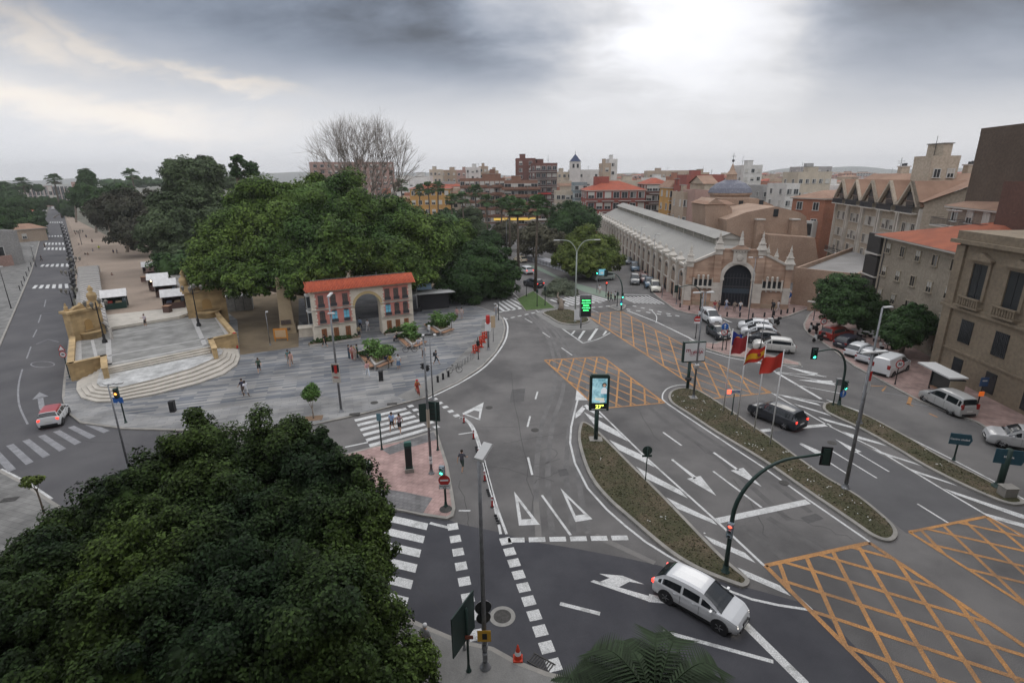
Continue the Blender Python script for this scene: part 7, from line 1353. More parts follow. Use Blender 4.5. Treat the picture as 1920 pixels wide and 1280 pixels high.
for s in (-1, 1):                                     # horseshoe imposts
 part(t, 'impost', MB().box((cxm+s*(ow+.25), -.12, oz-.35), (.75, .3, .35), m_ms)); part(t, 'jamb', MB().box((cxm+s*(ow+.22), -.06, 0), (.45, .22, oz-.35), m_ms))
 part(t, 'plinth', MB().box((cxm+s*(MW/4+1.15), -.03, 0), (3.0, .12, .75), mat('plinth_stone', (.42, .32, .23, 1), .9, (.33, .25, .18, 1), 1)))
 wc = cxm+s*(MW/4+1.25); wn = MB().box((wc, -.16, 2.95), (3.2, .34, .28), m_ms)
 for k in range(5): wn.box((wc-1.4+k*.7, -.12, 2.7), (.2, .24, .25), m_ms)
 for k in range(5): wn.box((wc-1.4+k*.7, -.1, 3.23), (.22, .22, 1.15), m_ms)
 for k in range(1, 4): wn.box((wc-1.4+k*.7, -.12, 4.38), (.28, .24, .3), m_ms); wn.ball((wc-1.4+k*.7, -.1, 4.84), .2, m_ms)
 for k in (0, 4): wn.box((wc-1.4+k*.7, -.12, 4.38), (.3, .26, .12), m_ms)
 part(t, 'window_group', wn)
 for k in range(4):
  g = MB().box((wc-1.05+k*.7, -.02, 3.23), (.44, .06, .85), m_bglass); g.T = Matrix.Translation((wc-1.05+k*.7, -.05, 4.08)) @ Matrix.Rotation(PI/2, 4, 'X'); g.lathe([(.24, -.03), (.24, .0)], (0, 0, 0), m_bglass, 14, False); part(t, 'window', g)
def turret(x, y, z, k=1.0):
 m = MB().box((x, y, z), (1.0*k, 1.0*k, .75*k), m_ms).box((x, y, z+.75*k), (1.35*k, 1.35*k, .16*k), m_ms).box((x, y, z+.91*k), (1.2*k, 1.2*k, .75*k), m_ms, top=.6).box((x, y, z+1.66*k), (.95*k, .95*k, .1*k), m_ms).box((x, y, z+1.76*k), (.7*k, .7*k, .55*k), m_ms, top=.6).box((x, y, z+2.31*k), (.5*k, .5*k, .08*k), m_ms); m.lathe([(.2*k, 2.39*k), (.13*k, 2.7*k), (.2*k, 2.85*k), (.06*k, 3.2*k), (.02, 3.55*k)], (x, y, z), m_ms, 10); return m
for x, z in ((.35, EH-.3), (cxm-3.0, EH+1.7), (cxm+3.0, EH+1.7), (MW-.35, EH-.3)): part(t, 'turret', turret(x, .1, z))
cp = MB().box((cxm, -.12, oz+ow*1.05+.1), (1.9, .5, 2.15), m_ms).box((cxm, -.15, EH+2.35), (2.5, .7, .2), m_ms).box((cxm, -.15, EH+2.55), (2.7, .9, .6), m_mb, top=.3).box((cxm, -.15, EH+3.15), (.7, .6, .9), m_ms, top=.6); cp.lathe([(.3, 0), (.18, .4), (.22, .6), (.05, 1.2)], (cxm, -.15, EH+4.05), m_ms, 10)
for k in range(5): cp.box((cxm-.8+k*.4, -.44, EH+2.1), (.2, .12, .2), m_ms)
cp.T = Matrix.Translation((cxm, -.39, 7.75)) @ Matrix.Rotation(PI/2, 4, 'X'); cp.lathe([(.5, 0), (.42, .08), (.1, .12)], (0, 0, 0), m_ms, 8, False); cp.T = None; part(t, 'crest', cp)
q_ = MB(); text_mb(q_, 'MERCADO', .30, m_rail, faceT((cxm, -.40, EH+2.15)), .003); part(t, 'lettering', q_)
for s in (-1, 1): part(t, 'coping', MB().vprism([(cxm+s*3.4, EH+1.75), (cxm+s*(MW/2-.4), EH), (cxm+s*(MW/2-.4), EH+.32), (cxm+s*3.4, EH+2.1)], -.15, .85, m_ms))
for x, z in ((cxm+5.2, EH+1.15), (cxm+3.95, EH+1.7)): part(t, 'small_turret', turret(x, .5, z, .45))
# long side walls, roof, ridge lantern
sw_ = MB()
for off in (0, MW-.5): sw_.add([side_pt(0, 0, off), side_pt(ML, 0, off), side_pt(ML, EH-.6, off), side_pt(0, EH-.6, off), side_pt(0, 0, off+.5), side_pt(ML, 0, off+.5), side_pt(ML, EH-.6, off+.5), side_pt(0, EH-.6, off+.5)], [(3, 2, 1, 0), (4, 5, 6, 7), (2, 3, 7, 6), (1, 2, 6, 5)], m_mside)
part(t, 'side_wall', sw_); part(t, 'back_wall', MB().add([side_pt(ML, 0, 0), side_pt(ML, 0, MW), side_pt(ML, EH, MW), side_pt(ML, RH, MW/2), side_pt(ML, EH, 0)], [(4, 3, 2, 1, 0), (0, 1, 2, 3, 4)], m_mside))
s0 = 1.1; part(t, 'roof', MB().add([side_pt(s0, EH-.3, .2), side_pt(ML, EH-.3, .2), side_pt(ML, RH, cxm-1.9), side_pt(s0, RH, cxm-1.9), side_pt(ML, RH, cxm+1.9), side_pt(s0, RH, cxm+1.9), side_pt(ML, EH-.3, MW-.2), side_pt(s0, EH-.3, MW-.2)], [(3, 2, 1, 0), (5, 4, 2, 3), (7, 6, 4, 5), (0, 7, 5, 3)], m_mr))
ln = MB(); l0 = 5.0
for off in (-1.8, 1.8): ln.add([side_pt(l0, RH-.2, cxm+off), side_pt(ML-3, RH-.2, cxm+off), side_pt(ML-3, RH+1.2, cxm+off), side_pt(l0, RH+1.2, cxm+off)], [(0, 1, 2, 3), (3, 2, 1, 0)], mat('lantern_louvre', (.22, .21, .18, 1), .9, (.3, .28, .24, 1), 1.5))
ln.add([side_pt(l0, RH-.2, cxm-1.8), side_pt(l0, RH-.2, cxm+1.8), side_pt(l0, RH+1.2, cxm+1.8), side_pt(l0, RH+1.9, cxm), side_pt(l0, RH+1.2, cxm-1.8)], [(0, 1, 2, 3, 4)], m_slab); part(t, 'roof_lantern', ln)
part(t, 'lantern_roof', MB().add([side_pt(l0-.4, RH+1.05, cxm-2.3), side_pt(ML-2.6, RH+1.05, cxm-2.3), side_pt(ML-2.6, RH+1.95, cxm), side_pt(l0-.4, RH+1.95, cxm), side_pt(ML-2.6, RH+1.05, cxm+2.3), side_pt(l0-.4, RH+1.05, cxm+2.3)], [(3, 2, 1, 0), (5, 4, 2, 3), (0, 1, 4, 5)], m_mr))
for k in range(16):
 q = side_pt(l0+k*6.1, RH-.2, cxm-1.9); part(t, 'lantern_post', MB().box(q, (.16, .16, 1.35), m_slab))
co = MB(); co.add([side_pt(.6, EH-.6, -.15), side_pt(ML, EH-.6, -.15), side_pt(ML, EH-.25, -.15), side_pt(.6, EH-.25, -.15), side_pt(.6, EH-.6, .65), side_pt(ML, EH-.6, .65), side_pt(ML, EH-.25, .65), side_pt(.6, EH-.25, .65)], [(3, 2, 1, 0), (4, 5, 6, 7), (3, 7, 6, 2), (0, 1, 5, 4)], m_ms); part(t, 'cornice', co)
NB = 22; bayw = ML/NB; pier0 = arch0 = fin0 = None
for k in range(NB+1):
 q = side_pt(k*bayw+.3, 0, -.12)
 if not pier0: pier0 = part(t, 'pier', MB().box((0, 0, 0), (.45, .55, EH-.6), m_ms).box((0, 0, EH-.6), (.6, .7, .2), m_ms), q, sk)
 else: link_part(t, pier0, q, sk)
 q = side_pt(k*bayw+.3, EH-.25, .2)
 if not fin0: fin0 = part(t, 'parapet_turret', MB().box((0, 0, 0), (1.2, 1.1, .4), m_ms).box((0, 0, .4), (1.5, 1.35, .5), m_ms, top=.4).lathe([(.32, .9), (.24, 1.1), (.34, 1.3), (.05, 1.65)], (0, 0, 0), m_ms, 10), q, sk)
 else: link_part(t, fin0, q, sk)
for k in range(NB):
 q = side_pt((k+.5)*bayw+.3, 0, -.02)
 if not arch0:
  m = MB()
  # arched recess: white ring, grille, lower window
  for j in range(10):
   a0, a1 = PI*j/10, PI*(j+1)/10; m.vprism([(r*math.cos(a), 3.9+r*math.sin(a)) for r, a in ((1.25, a0), (1.5, a0), (1.5, a1), (1.25, a1))], -.02, .14, m_ms)
  for s in (-1, 1): m.box((s*1.38, .06, 2.6), (.25, .14, 1.3), m_ms)
  m.box((0, .05, 2.45), (3.0, .2, .18), m_ms)
  m.vprism([(1.25*math.cos(PI*j/12), 3.9+1.25*math.sin(PI*j/12)) for j in range(13)]+[(-1.25, 2.63), (1.25, 2.63)], .0, .04, mat('market_panel', (.24, .18, .14, 1), .9, (.3, .23, .18, 1), 2)); m.vprism([(.55*math.cos(PI*j/10), 4.3+.55*math.sin(PI*j/10)) for j in range(11)], .05, .08, m_bglass)
  m.box((0, .05, .9), (1.6, .1, 1.3), m_mb).box((0, .1, .3), (.9, .06, 1.9), m_door); arch0 = part(t, 'arched_bay', m, q, sk)
 else: link_part(t, arch0, q, sk)
# low brick wall continuing right of the market
a = G(1487, 548); a2 = G(1484, 574); b = Vector((50.5, 84, 0))
t = building('brick_annex', 'low windowless brown brick annex between the market and the right street', 'building', (44.2, 82.5), (50.2, 76.5), 34, 5.2, m_chw, 1, 1, win=(.8, .8, 'sill'), junk=False, side=False)
t = thing('garden_wall', 'long low brown wall with a ledge along the lane right of the market', 'wall', (46.5, 79.5, 0), R(-47)); part(t, 'wall', MB().box((4, -1.6, 0), (9, .5, 1.3), m_chw)); part(t, 'coping', MB().box((4, -1.6, 1.3), (9.2, .7, .15), m_slab))
# ================================================================ RIGHT HAND BUILDINGS
# gabled building
m_gw = wallm('wall_pale_stone', (.47, .40, .32), (.38, .32, .25)); ga, gb = Vector((69.5, 117, 0)), Vector((61.6, 81.5, 0)); GH = 15.6; gl = (gb-ga).length; grz = ang(ga, gb)
t = thing('gabled_apartment_building', 'pale stone apartment building with a row of five white gabled dormers and balconies', 'apartment building', ga, grz); part(t, 'walls', MB().box((gl/2, 8, 0), (gl, 16, GH), m_gw))
part(t, 'roof', MB().add([(-.3, -.6, GH), (gl+.5, -.6, GH), (gl+.5, 9, GH+4.0), (-.3, 6, GH+4.0), (gl+.5, 17, GH+4), (-.3, 17, GH+4)], [(0, 1, 2, 3), (3, 2, 4, 5)], m_roofb)); part(t, 'end_wall', MB().add([(gl, 0, GH), (gl, 16, GH), (gl, 16, GH+3.9), (gl, 9, GH+3.9)], [(0, 1, 2, 3)], m_gw)); NG = 5; gw = gl/NG; dm0 = bl0 = None; cw = {}
for k in range(NG):
 x = (k+.5)*gw
 if not dm0:
  m = MB()
  for s in (-1, 1): m.vprism([(s*gw*.48, .2), (s*gw*.41, .2), (0, 3.45), (0, 3.9)] if s > 0 else [(0, 3.9), (0, 3.45), (s*gw*.41, .2), (s*gw*.48, .2)], -1.0, -.5, m_gw)
  m.vprism([(-gw*.42, .0), (gw*.42, .0), (0, 3.3)], -.3, 3, m_gw); m.box((0, -.42, 0), (gw*.34, .2, 2.2), m_bglass); m.add([(-gw*.48, -1, .2), (0, -1, 3.9), (0, 7, 3.9), (-gw*.48, 1, .2)], [(0, 1, 2, 3), (3, 2, 1, 0)], m_roofb); m.add([(gw*.48, -1, .2), (0, -1, 3.9), (0, 7, 3.9), (gw*.48, 1, .2)], [(0, 1, 2, 3), (3, 2, 1, 0)], m_roofb)
  dm0 = part(t, 'gable_dormer', m, (x, 0, GH-.9)); bl0 = part(t, 'balcony', balc_mb(gw*.8, 1.3, False, m_ms, m_rail).box((0, -1.2, .1), (gw*.75, .03, .75), mat('balcony_glass', (.05, .06, .07, 1), .2)), (x, 0, GH-1.7))
 else: link_part(t, dm0, (x, 0, GH-.9)); link_part(t, bl0, (x, 0, GH-1.7))
 for s in (-.5, .5): part(t, 'pilaster', MB().box((x+s*(gw-.9), -.2, 0), (.35, .45, GH-1), m_ms))
 for f in range(4):
  for j in (-1, 0, 1) if f > 1 else (-.75, .75):
   v = (k*3+f*2+int(j*2)) % 4; key = (v, f > 1)
   if key not in cw: cw[key] = part(t, 'window', win_mb(1.1 if f > 1 else 1.25, 1.45 if f > 1 else 2.1, 'sill', m_ms, v), (x+j*1.5, 0, 1+f*3.25))
   else: link_part(t, cw[key], (x+j*1.5, 0, 1+f*3.25))
 if k < 4: part(t, 'lower_balcony', balc_mb(gw*.86, 1.2, False, m_slab, m_rail), (x, 0, 3.9))
for x, y in ((8, 8), (17, 9), (26, 10), (33, 11)): part(t, 'chimney', MB().box((x, y, GH+3), (1.6, 1.4, 2.2), m_gw).box((x, y, GH+5.2), (1.9, 1.7, .2), m_slab).box((x-.4, y, GH+5.4), (.3, .5, .4), m_rail).box((x+.4, y, GH+5.4), (.3, .5, .5), m_rail))
for x in (4, 21, 30): part(t, 'aerial', MB().tube([(x, 9, GH+3), (x, 9, GH+7)], .04, m_rail, 4).box((x, 9, GH+6.3), (.06, 1.2, .06), m_rail).box((x, 9, GH+5.9), (.06, .9, .06), m_rail))
for k, (x0, x1, ty, Y, m, lb) in enumerate(((1748, 1800, 301, 88, m_gw, 'pale roof block with a stepped chimney above the gabled roof'), (1838, 2010, 252, 72, wallm('wall_dark_brown', (.115, .085, .065)), 'tall dark brown block at the top right corner'), (1880, 2020, 352, 62, wallm('wall_dark_red', (.13, .07, .055)), 'dark red penthouse with a canopy at the right edge'))):
 a = at(x0, ty, Y); b = at(x1, ty, Y) if k == 0 else a+Vector((-3, -18, 0)); building('apartment_building', lb, 'apartment building', a, b, 4 if k == 0 else 20, a.z, m, 6, 0 if k else 2, seed=50+k, win=(1.0, 1.2, 'sill'), junk=(k == 0), side=False)
t = building('apartment_building', 'grey stepped flats with satellite dishes between the gabled roof and the orange roof', 'apartment building', (58.5, 73), (55.2, 59.5), 12, 15.6, wallm('wall_greybrown', (.26, .21, .17)), 6, 4, 'hip', m_roofb, seed=55, rh=2.5, side=False, win=(1.2, 1.4, 'sill'), balc=(2, 0, 5, 1.6, False))
for x in (3, 4.6): part(t, 'satellite_dish', MB().lathe([(.5, .0), (.35, -.12), (.02, -.18)], (x, -1.2, 15.2), m_lampw, 14))
# cream flats with the orange hipped roof
wa, wb = Vector((49.6, 71.6, 0)), Vector((46.6, 54.4, 0)); WH = 12.0; t = building('cream_flats', 'cream rendered flats with an orange hipped roof and small square windows on the right', 'apartment building', wa, wb, 18, WH, wallm('wall_dirty_cream', (.36, .31, .245), (.28, .24, .19)), 4, 5, 'hip', m_roofo, (1.0, 1.15, 'sill'), wallm('frame_cream', (.42, .36, .28)), None, False, 0, 61, over=.9, rh=2.6)
wl = (wb-wa).length; part(t, 'drainpipe', MB().tube([(.9, -.12, 0), (.9, -.12, WH-.3)], .07, m_rail, 6)); part(t, 'drainpipe', MB().tube([(wl-.3, -.12, 0), (wl-.3, -.12, WH-.3)], .07, m_rail, 6))
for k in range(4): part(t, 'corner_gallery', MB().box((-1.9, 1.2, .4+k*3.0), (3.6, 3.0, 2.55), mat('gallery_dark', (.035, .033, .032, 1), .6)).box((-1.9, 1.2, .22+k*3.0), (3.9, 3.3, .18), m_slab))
part(t, 'chimney', MB().box((9, 10, WH+1.2), (.8, .8, 1.6), m_roofo))
# classical yellow building at the right edge
ya, yb = Vector((44.2, 52.8, 0)), Vector((42.6, 26.0, 0)); YH = 13.3; yl = (yb-ya).length; m_yw = wallm('wall_ochre', (.26, .21, .15), (.20, .16, .115)); t = thing('classical_building', 'tall ochre classical building with stone balustrades at the right edge', 'building', ya, ang(ya, yb)); part(t, 'walls', MB().box((yl/2, 10, 0), (yl, 20, YH), m_yw))
part(t, 'cornice', MB().box((yl/2, 10, YH), (yl+1.2, 21.2, .35), m_yw).box((yl/2, 10, YH+.35), (yl+.5, 20.5, .8), m_yw)); part(t, 'string_course', MB().box((yl/2, 10, 7.0), (yl+.7, 20.7, .25), m_yw).box((yl/2, 10, 7.25), (yl+.4, 20.4, .25), m_yw).box((yl/2, 10, 2.9), (yl+.2, 20.2, .2), m_yw)); part(t, 'corner_pilaster', MB().box((.5, -.1, 0), (1.1, .3, YH-.2), m_yw))
w1 = w2 = w3 = None
for k in range(5):
 x = 3.3+k*4.1
 if not w1:
  m = MB().box((0, -.03, 0), (1.7, .08, 3.4), m_bglass).box((0, -.08, 3.4), (2.4, .25, .3), m_yw).box((0, -.2, 3.7), (2.7, .5, .18), m_yw).box((0, -.06, 0), (.06, .08, 3.4), m_trim)
  for s in (-1, 1): m.box((s*1.03, -.07, 0), (.32, .22, 3.4), m_yw)
  m.vprism([(-1.35, 3.88), (1.35, 3.88), (0, 4.5)], -.4, 0, m_yw); w1 = part(t, 'tall_window', m, (x, 0, 8.25)); m = MB().box((0, -.3, 0), (2.6, .7, .15), m_yw).box((0, -.55, .85), (2.6, .22, .14), m_yw)
  for j in range(9): m.lathe([(.06, .15), (.10, .4), (.05, .6), (.08, .85)], (-1.15+j*.2875, -.55, 0), m_yw, 8)
  w2 = part(t, 'balustrade', m, (x, 0, 7.5)); m = MB().box((0, -.02, 0), (1.5, .08, 2.2), m_bglass)
  for j in range(8): m.tube([(-.65+j*.19, -.12, .0), (-.65+j*.19, -.12, 2.2)], .02, m_rail, 4)
  w3 = part(t, 'barred_window', m, (x, 0, 4.0)); part(t, 'ground_window', MB().box((0, -.02, 0), (1.2, .08, 1.9), m_bglass), (x, 0, .5))
 else:
  link_part(t, w1, (x, 0, 8.25)); link_part(t, w2, (x, 0, 7.5)); link_part(t, w3, (x, 0, 4.0)); part(t, 'ground_window', MB().box((0, -.02, 0), (1.2, .08, 1.9), m_bglass), (x, 0, .5))
# bus shelter
P = G(1755, 742, .12); t = thing('bus_shelter', 'bus shelter with a flat pale roof in front of the ochre building', 'bus shelter', P, ang(ya, yb)); part(t, 'roof', MB().box((0, 0, 2.45), (4.2, 1.6, .14), m_lampw)); part(t, 'glass_back', MB().box((0, .7, .3), (4.0, .05, 2.0), mat('shelter_glass', (.06, .07, .07, 1), .15))); part(t, 'bench', MB().box((0, .4, .45), (2.8, .35, .06), m_bench)); part(t, 'advert_panel', MB().box((1.95, .1, .3), (.12, 1.3, 1.9), mat('advert_cream', (.32, .27, .2, 1), .5)))
for x in (-1.9, 1.8): part(t, 'leg', MB().box((x, .6, 0), (.1, .1, 2.45), m_rail))
P = G(1831, 765, .12); t = thing('bus_stop_sign', 'dark blue bus stop sign with an orange lamp near the classical building', 'sign', P); post(t, 2.8, .05, m_black); part(t, 'plate', MB().box((0, -.06, 2.1), (.7, .05, .8), mat('bus_blue', (.04, .09, .2, 1), .5)).box((0, -.1, 2.55), (.4, .02, .12), m_lampw)); part(t, 'lamp', MB().box((0, -.1, 1.2), (.4, .1, .4), mat('orange_lit', (.7, .14, .02, 1), .5, emit=.5)))
# yellow bus stop zigzag
lines('bus_stop_marking', [([(1633, 723), (1662, 724), (1654, 733)], .18), ([(1708, 744), (1703, 758)], .3), ([(1700, 756), (1712, 761)], .15), ([(1742, 775), (1758, 782)], .15)], m_yell, .012); lines('bus_stop_line', [([(1654, 735), (1700, 743)], .1), ([(1690, 752), (1740, 762)], .1)], m_worn, .011)
# cafe umbrellas/terrace by the trees on the right
for k, (px, py) in enumerate(((1600, 628), (1622, 632), (1650, 640), (1663, 655))):
 P = G(px, py, .12); t = thing('cafe_table', 'small terrace table with chairs, %s under the right hand trees' % ('first from left', 'second from left', 'third from left', 'nearest the white van')[k], 'table', P); part(t, 'table_top', MB().lathe([(.4, .72), (.4, .75)], (0, 0, 0), m_lampw, 14)); part(t, 'leg', MB().lathe([(.25, 0), (.04, .05), (.04, .72)], (0, 0, 0), m_black, 8))
 for s in (-1, 1): part(t, 'chair', MB().box((s*.65, 0, .42), (.42, .42, .05), m_lampw).box((s*.85, 0, .42), (.05, .42, .45), m_lampw).box((s*.65, 0, 0), (.3, .3, .42), m_black))
# ================================================================ LEFT: STAGE, GATES, STALLS, ARCH
m_ow = mat('ochre_stone', (.50, .36, .19, 1), .85, (.38, .27, .14, 1), .7, kind='wallbrick', size=(1.2, .35), col3=(.40, .27, .13, 1)); m_steps = mat('step_stone', (.52, .48, .42, 1), .85, (.42, .39, .34, 1), 1, .1, 20); m_tile = mat('stage_tiles', (.24, .235, .22, 1), .8, (.30, .295, .28, 1), .6, kind='brick', size=(.5, .25), rot=-R(20)); m_plat = mat('platform_stone', (.42, .42, .41, 1), .85, (.50, .50, .49, 1), 1.0, kind='brick', size=(1.0, .5), rot=-R(20)); m_band = mat('stage_band', (.46, .45, .43, 1), .8, (.38, .37, .36, 1), 2)
def step_poly(k): return [(144+10*k, 716-2*k), (143+9.5*k, 730-3*k), (152+9*k, 744-5*k), (180+6*k, 752-7*k), (215+3*k, 751-6.5*k), (290, 738-7*k), (370-3*k, 718-7*k), (420-5*k, 700-7*k), (444-7*k, 683-5*k), (450-8*k, 668-3*k), (446-9*k, 655), (392, 640), (380, 630), (190, 680)]
for k in range(5):
 P5 = GP(step_poly(k), .12+.15*(k+1)); tag(MB().prism([Vector((p.x, p.y)) for p in P5], .12, .12+.15*(k+1), m_steps if k < 4 else m_plat, m_steps).build('stage_step'), kind='structure')
z5 = .87
for k in range(3):
 zz = z5+.16*(k+1); P5 = GP([(197, 700-4*k), (395, 660-5*k), (392, 600), (200, 640)], zz); tag(MB().prism([Vector((p.x, p.y)) for p in P5], z5-.01, zz, m_steps).build('stage_step'), kind='structure')
TZ2 = z5+.484
P5 = GP([(140, 683), (193, 672), (197, 688), (394, 649), (392, 640), (436, 632), (400, 588), (350, 595), (200, 622), (146, 628)], TZ2); tag(MB().prism([Vector((p.x, p.y)) for p in P5], .10, TZ2, m_tile, m_steps).build('stage_terrace'), kind='structure')
lines_w = [([(197, 684), (390, 647)], .5), ([(203, 667), (425, 628)], .3), ([(203, 637), (205, 684)], .5), ([(205, 631), (352, 604)], .3), ([(362, 597), (385, 648)], .5), ([(403, 592), (428, 630)], .4), ([(152, 640), (195, 632)], .25), ([(151, 675), (194, 668)], .25), ([(172, 634), (180, 668)], .3), ([(146, 630), (147, 680)], .6)]
mb = MB()
for pts, w_ in lines_w: stripe(mb, GP(pts, TZ2), w_, m_band, TZ2+.005)
tag(mb.build('stage_bands'), kind='structure')
PRZ = TZ2+.32
for k in range(2):
 zz = TZ2+.163*(k+1); P5 = GP([(200, 618-3*k), (335, 596-3*k), (352, 590-3*k), (350, 575), (200, 590)], zz); tag(MB().prism([Vector((p.x, p.y)) for p in P5], TZ2-.01, zz, m_steps).build('stage_step'), kind='structure')
pm = [(196, 612), (350, 588), (362, 560), (330, 490), (300, 462), (265, 448), (200, 440), (140, 410), (128, 396), (119, 396), (126, 425), (137, 470), (140, 500), (143, 540), (150, 560), (193, 560)]
P5 = GP(pm, .5); Q5 = [G(x, y, PRZ if y > 540 else .6 if y > 480 else .2) for x, y in pm]
mb = MB(); Wp = [(p.x, p.y, q.z) for p, q in zip(P5, Q5)]; mb.add(Wp, [tuple(range(len(Wp)))], m_sand); tag(mb.build('promenade'), kind='structure')
# parapets of the stage
def parapet(label, pts, z0, z1, w_=.55):
 t = MB(); Wd = GP(pts, z1)
 for a, b in zip(Wd, Wd[1:]): c = (a+b)/2; t.box((c.x, c.y, z0), ((b-a).length+w_*.98, w_, z1-z0), m_ow, rz=ang(a, b)); t.box((c.x, c.y, z1), ((b-a).length+w_*1.2, w_*1.25, .1), m_ow, rz=ang(a, b))
 return tag(t.build('parapet'), label, 'wall')
parapet('low ochre parapet round the left side of the stage', [(138, 612), (132, 682), (194, 668), (196, 690)], .1, TZ2+.55, .45); parapet('low ochre parapet round the right side of the stage', [(404, 584), (439, 626), (395, 636), (402, 653)], .1, TZ2+.55, .45)
def gate(label, a, b, zt_px, urn):
 A, Bq = G(*a, TZ2), G(*b, TZ2); A.z = Bq.z = 0; t = thing('stone_gate_wall', label, 'wall', A, ang(A, Bq)); L = (Bq-A).length; h = zt(A, zt_px); w_ = 1.3
 part(t, 'wall', MB().box((L/2, w_/2, 0), (L, w_, h-.3), m_ow)); part(t, 'cornice', MB().box((L/2, w_/2, h-.3), (L+.4, w_+.4, .3), m_ow)); n = MB().box((L/2, -.1, TZ2+.9), (L*.34, .15, .15), m_ow); n.vprism([(L/2-L*.12, TZ2+1.05), (L/2+L*.12, TZ2+1.05)]+[(L/2+L*.12*math.cos(a_), TZ2+1.9+L*.12*math.sin(a_)) for a_ in [PI*k/8 for k in range(9)]], -.05, .02, mat('niche_ochre', (.42, .27, .11, 1), .9)); part(t, 'niche', n); part(t, 'curved_basin', MB().lathe([(L*.30, 0), (L*.32, TZ2+.6), (L*.34, TZ2+.65), (L*.34, TZ2+.8)], (L/2, 0, 0), m_ow, 20))
 for x, k in urn: part(t, 'pinnacle', MB().box((x*L, w_/2, h), (.9*k, .9*k, .5*k), m_ow, top=.8).lathe([(.3*k, .5*k), (.42*k, .9*k), (.36*k, 1.2*k), (.15*k, 1.35*k), (.25*k, 1.6*k), (.05, 1.95*k)], (x*L, w_/2, h), m_ow, 12))
 part(t, 'scroll_crest', MB().vprism([(L*.15, h-.01), (L*.85, h-.01), (L*.7, h+.35), (L*.55, h+.45), (L*.5, h+.7), (L*.45, h+.45), (L*.3, h+.35)], w_*.3, w_*.7, m_ow)); return t
gate('left ochre stone gate wall with a niche and urn at the head of the stage', (143, 640), (200, 625), 585, ((.92, 1.3), (.05, .5))); gate('right ochre stone gate wall with a niche and urn at the head of the stage', (354, 597), (428, 588), 547, ((.05, 1.5),))
t = thing('grey_kiosk', 'plain grey panelled hut right of the right gate wall', 'hut', G(452, 580, .14), R(22)); part(t, 'body', MB().box((0, 0, 0), (3.6, 2.2, 2.3), wallm('hut_grey', (.36, .36, .35)))); part(t, 'roof', MB().box((0, 0, 2.3), (3.8, 2.4, .1), m_lampw)); part(t, 'panel_joints', MB().box((-.6, -1.11, .1), (.05, .03, 2.1), m_rail).box((.6, -1.11, .1), (.05, .03, 2.1), m_rail))
# pergola roofs along the promenade
m_perg = mat('slatted_roof', (.20, .19, .18, 1), .9, (.27, .26, .25, 1), 1.5, .2, 6)
for lb, pts, z in (('long slatted grey pergola roof left of the promenade', [(146, 500), (184, 497), (193, 560), (205, 612), (150, 583), (143, 560)], 2.9), ('long slatted grey pergola roof right of the stalls', [(305, 497), (330, 496), (378, 545), (350, 560), (340, 545)], 3.0)):
 W5 = GP(pts, z); t = thing('pergola', lb, 'pergola', (W5[0].x, W5[0].y, 0)); o = Vector((W5[0].x, W5[0].y, 0)); part(t, 'roof', MB().prism([(p-o) for p in W5], z-.15, z, m_perg)); mb = MB(); sl = MB()
 for p in W5: mb.box((p.x-o.x, p.y-o.y, 0), (.25, .25, z-.15), m_slab)
 part(t, 'columns', mb); a, b, c, d = W5[0], W5[1], W5[3 if len(W5) == 6 else 2], W5[4 if len(W5) == 6 else 3]
 for k in range(26): u = (k+.5)/26; p, q = a.lerp(d, u), b.lerp(c, u); e = (p+q)/2-o; sl.box((e.x, e.y, z), ((q-p).length*.9, .12, .08), m_slab, rz=ang(p, q))
 part(t, 'slats', sl)
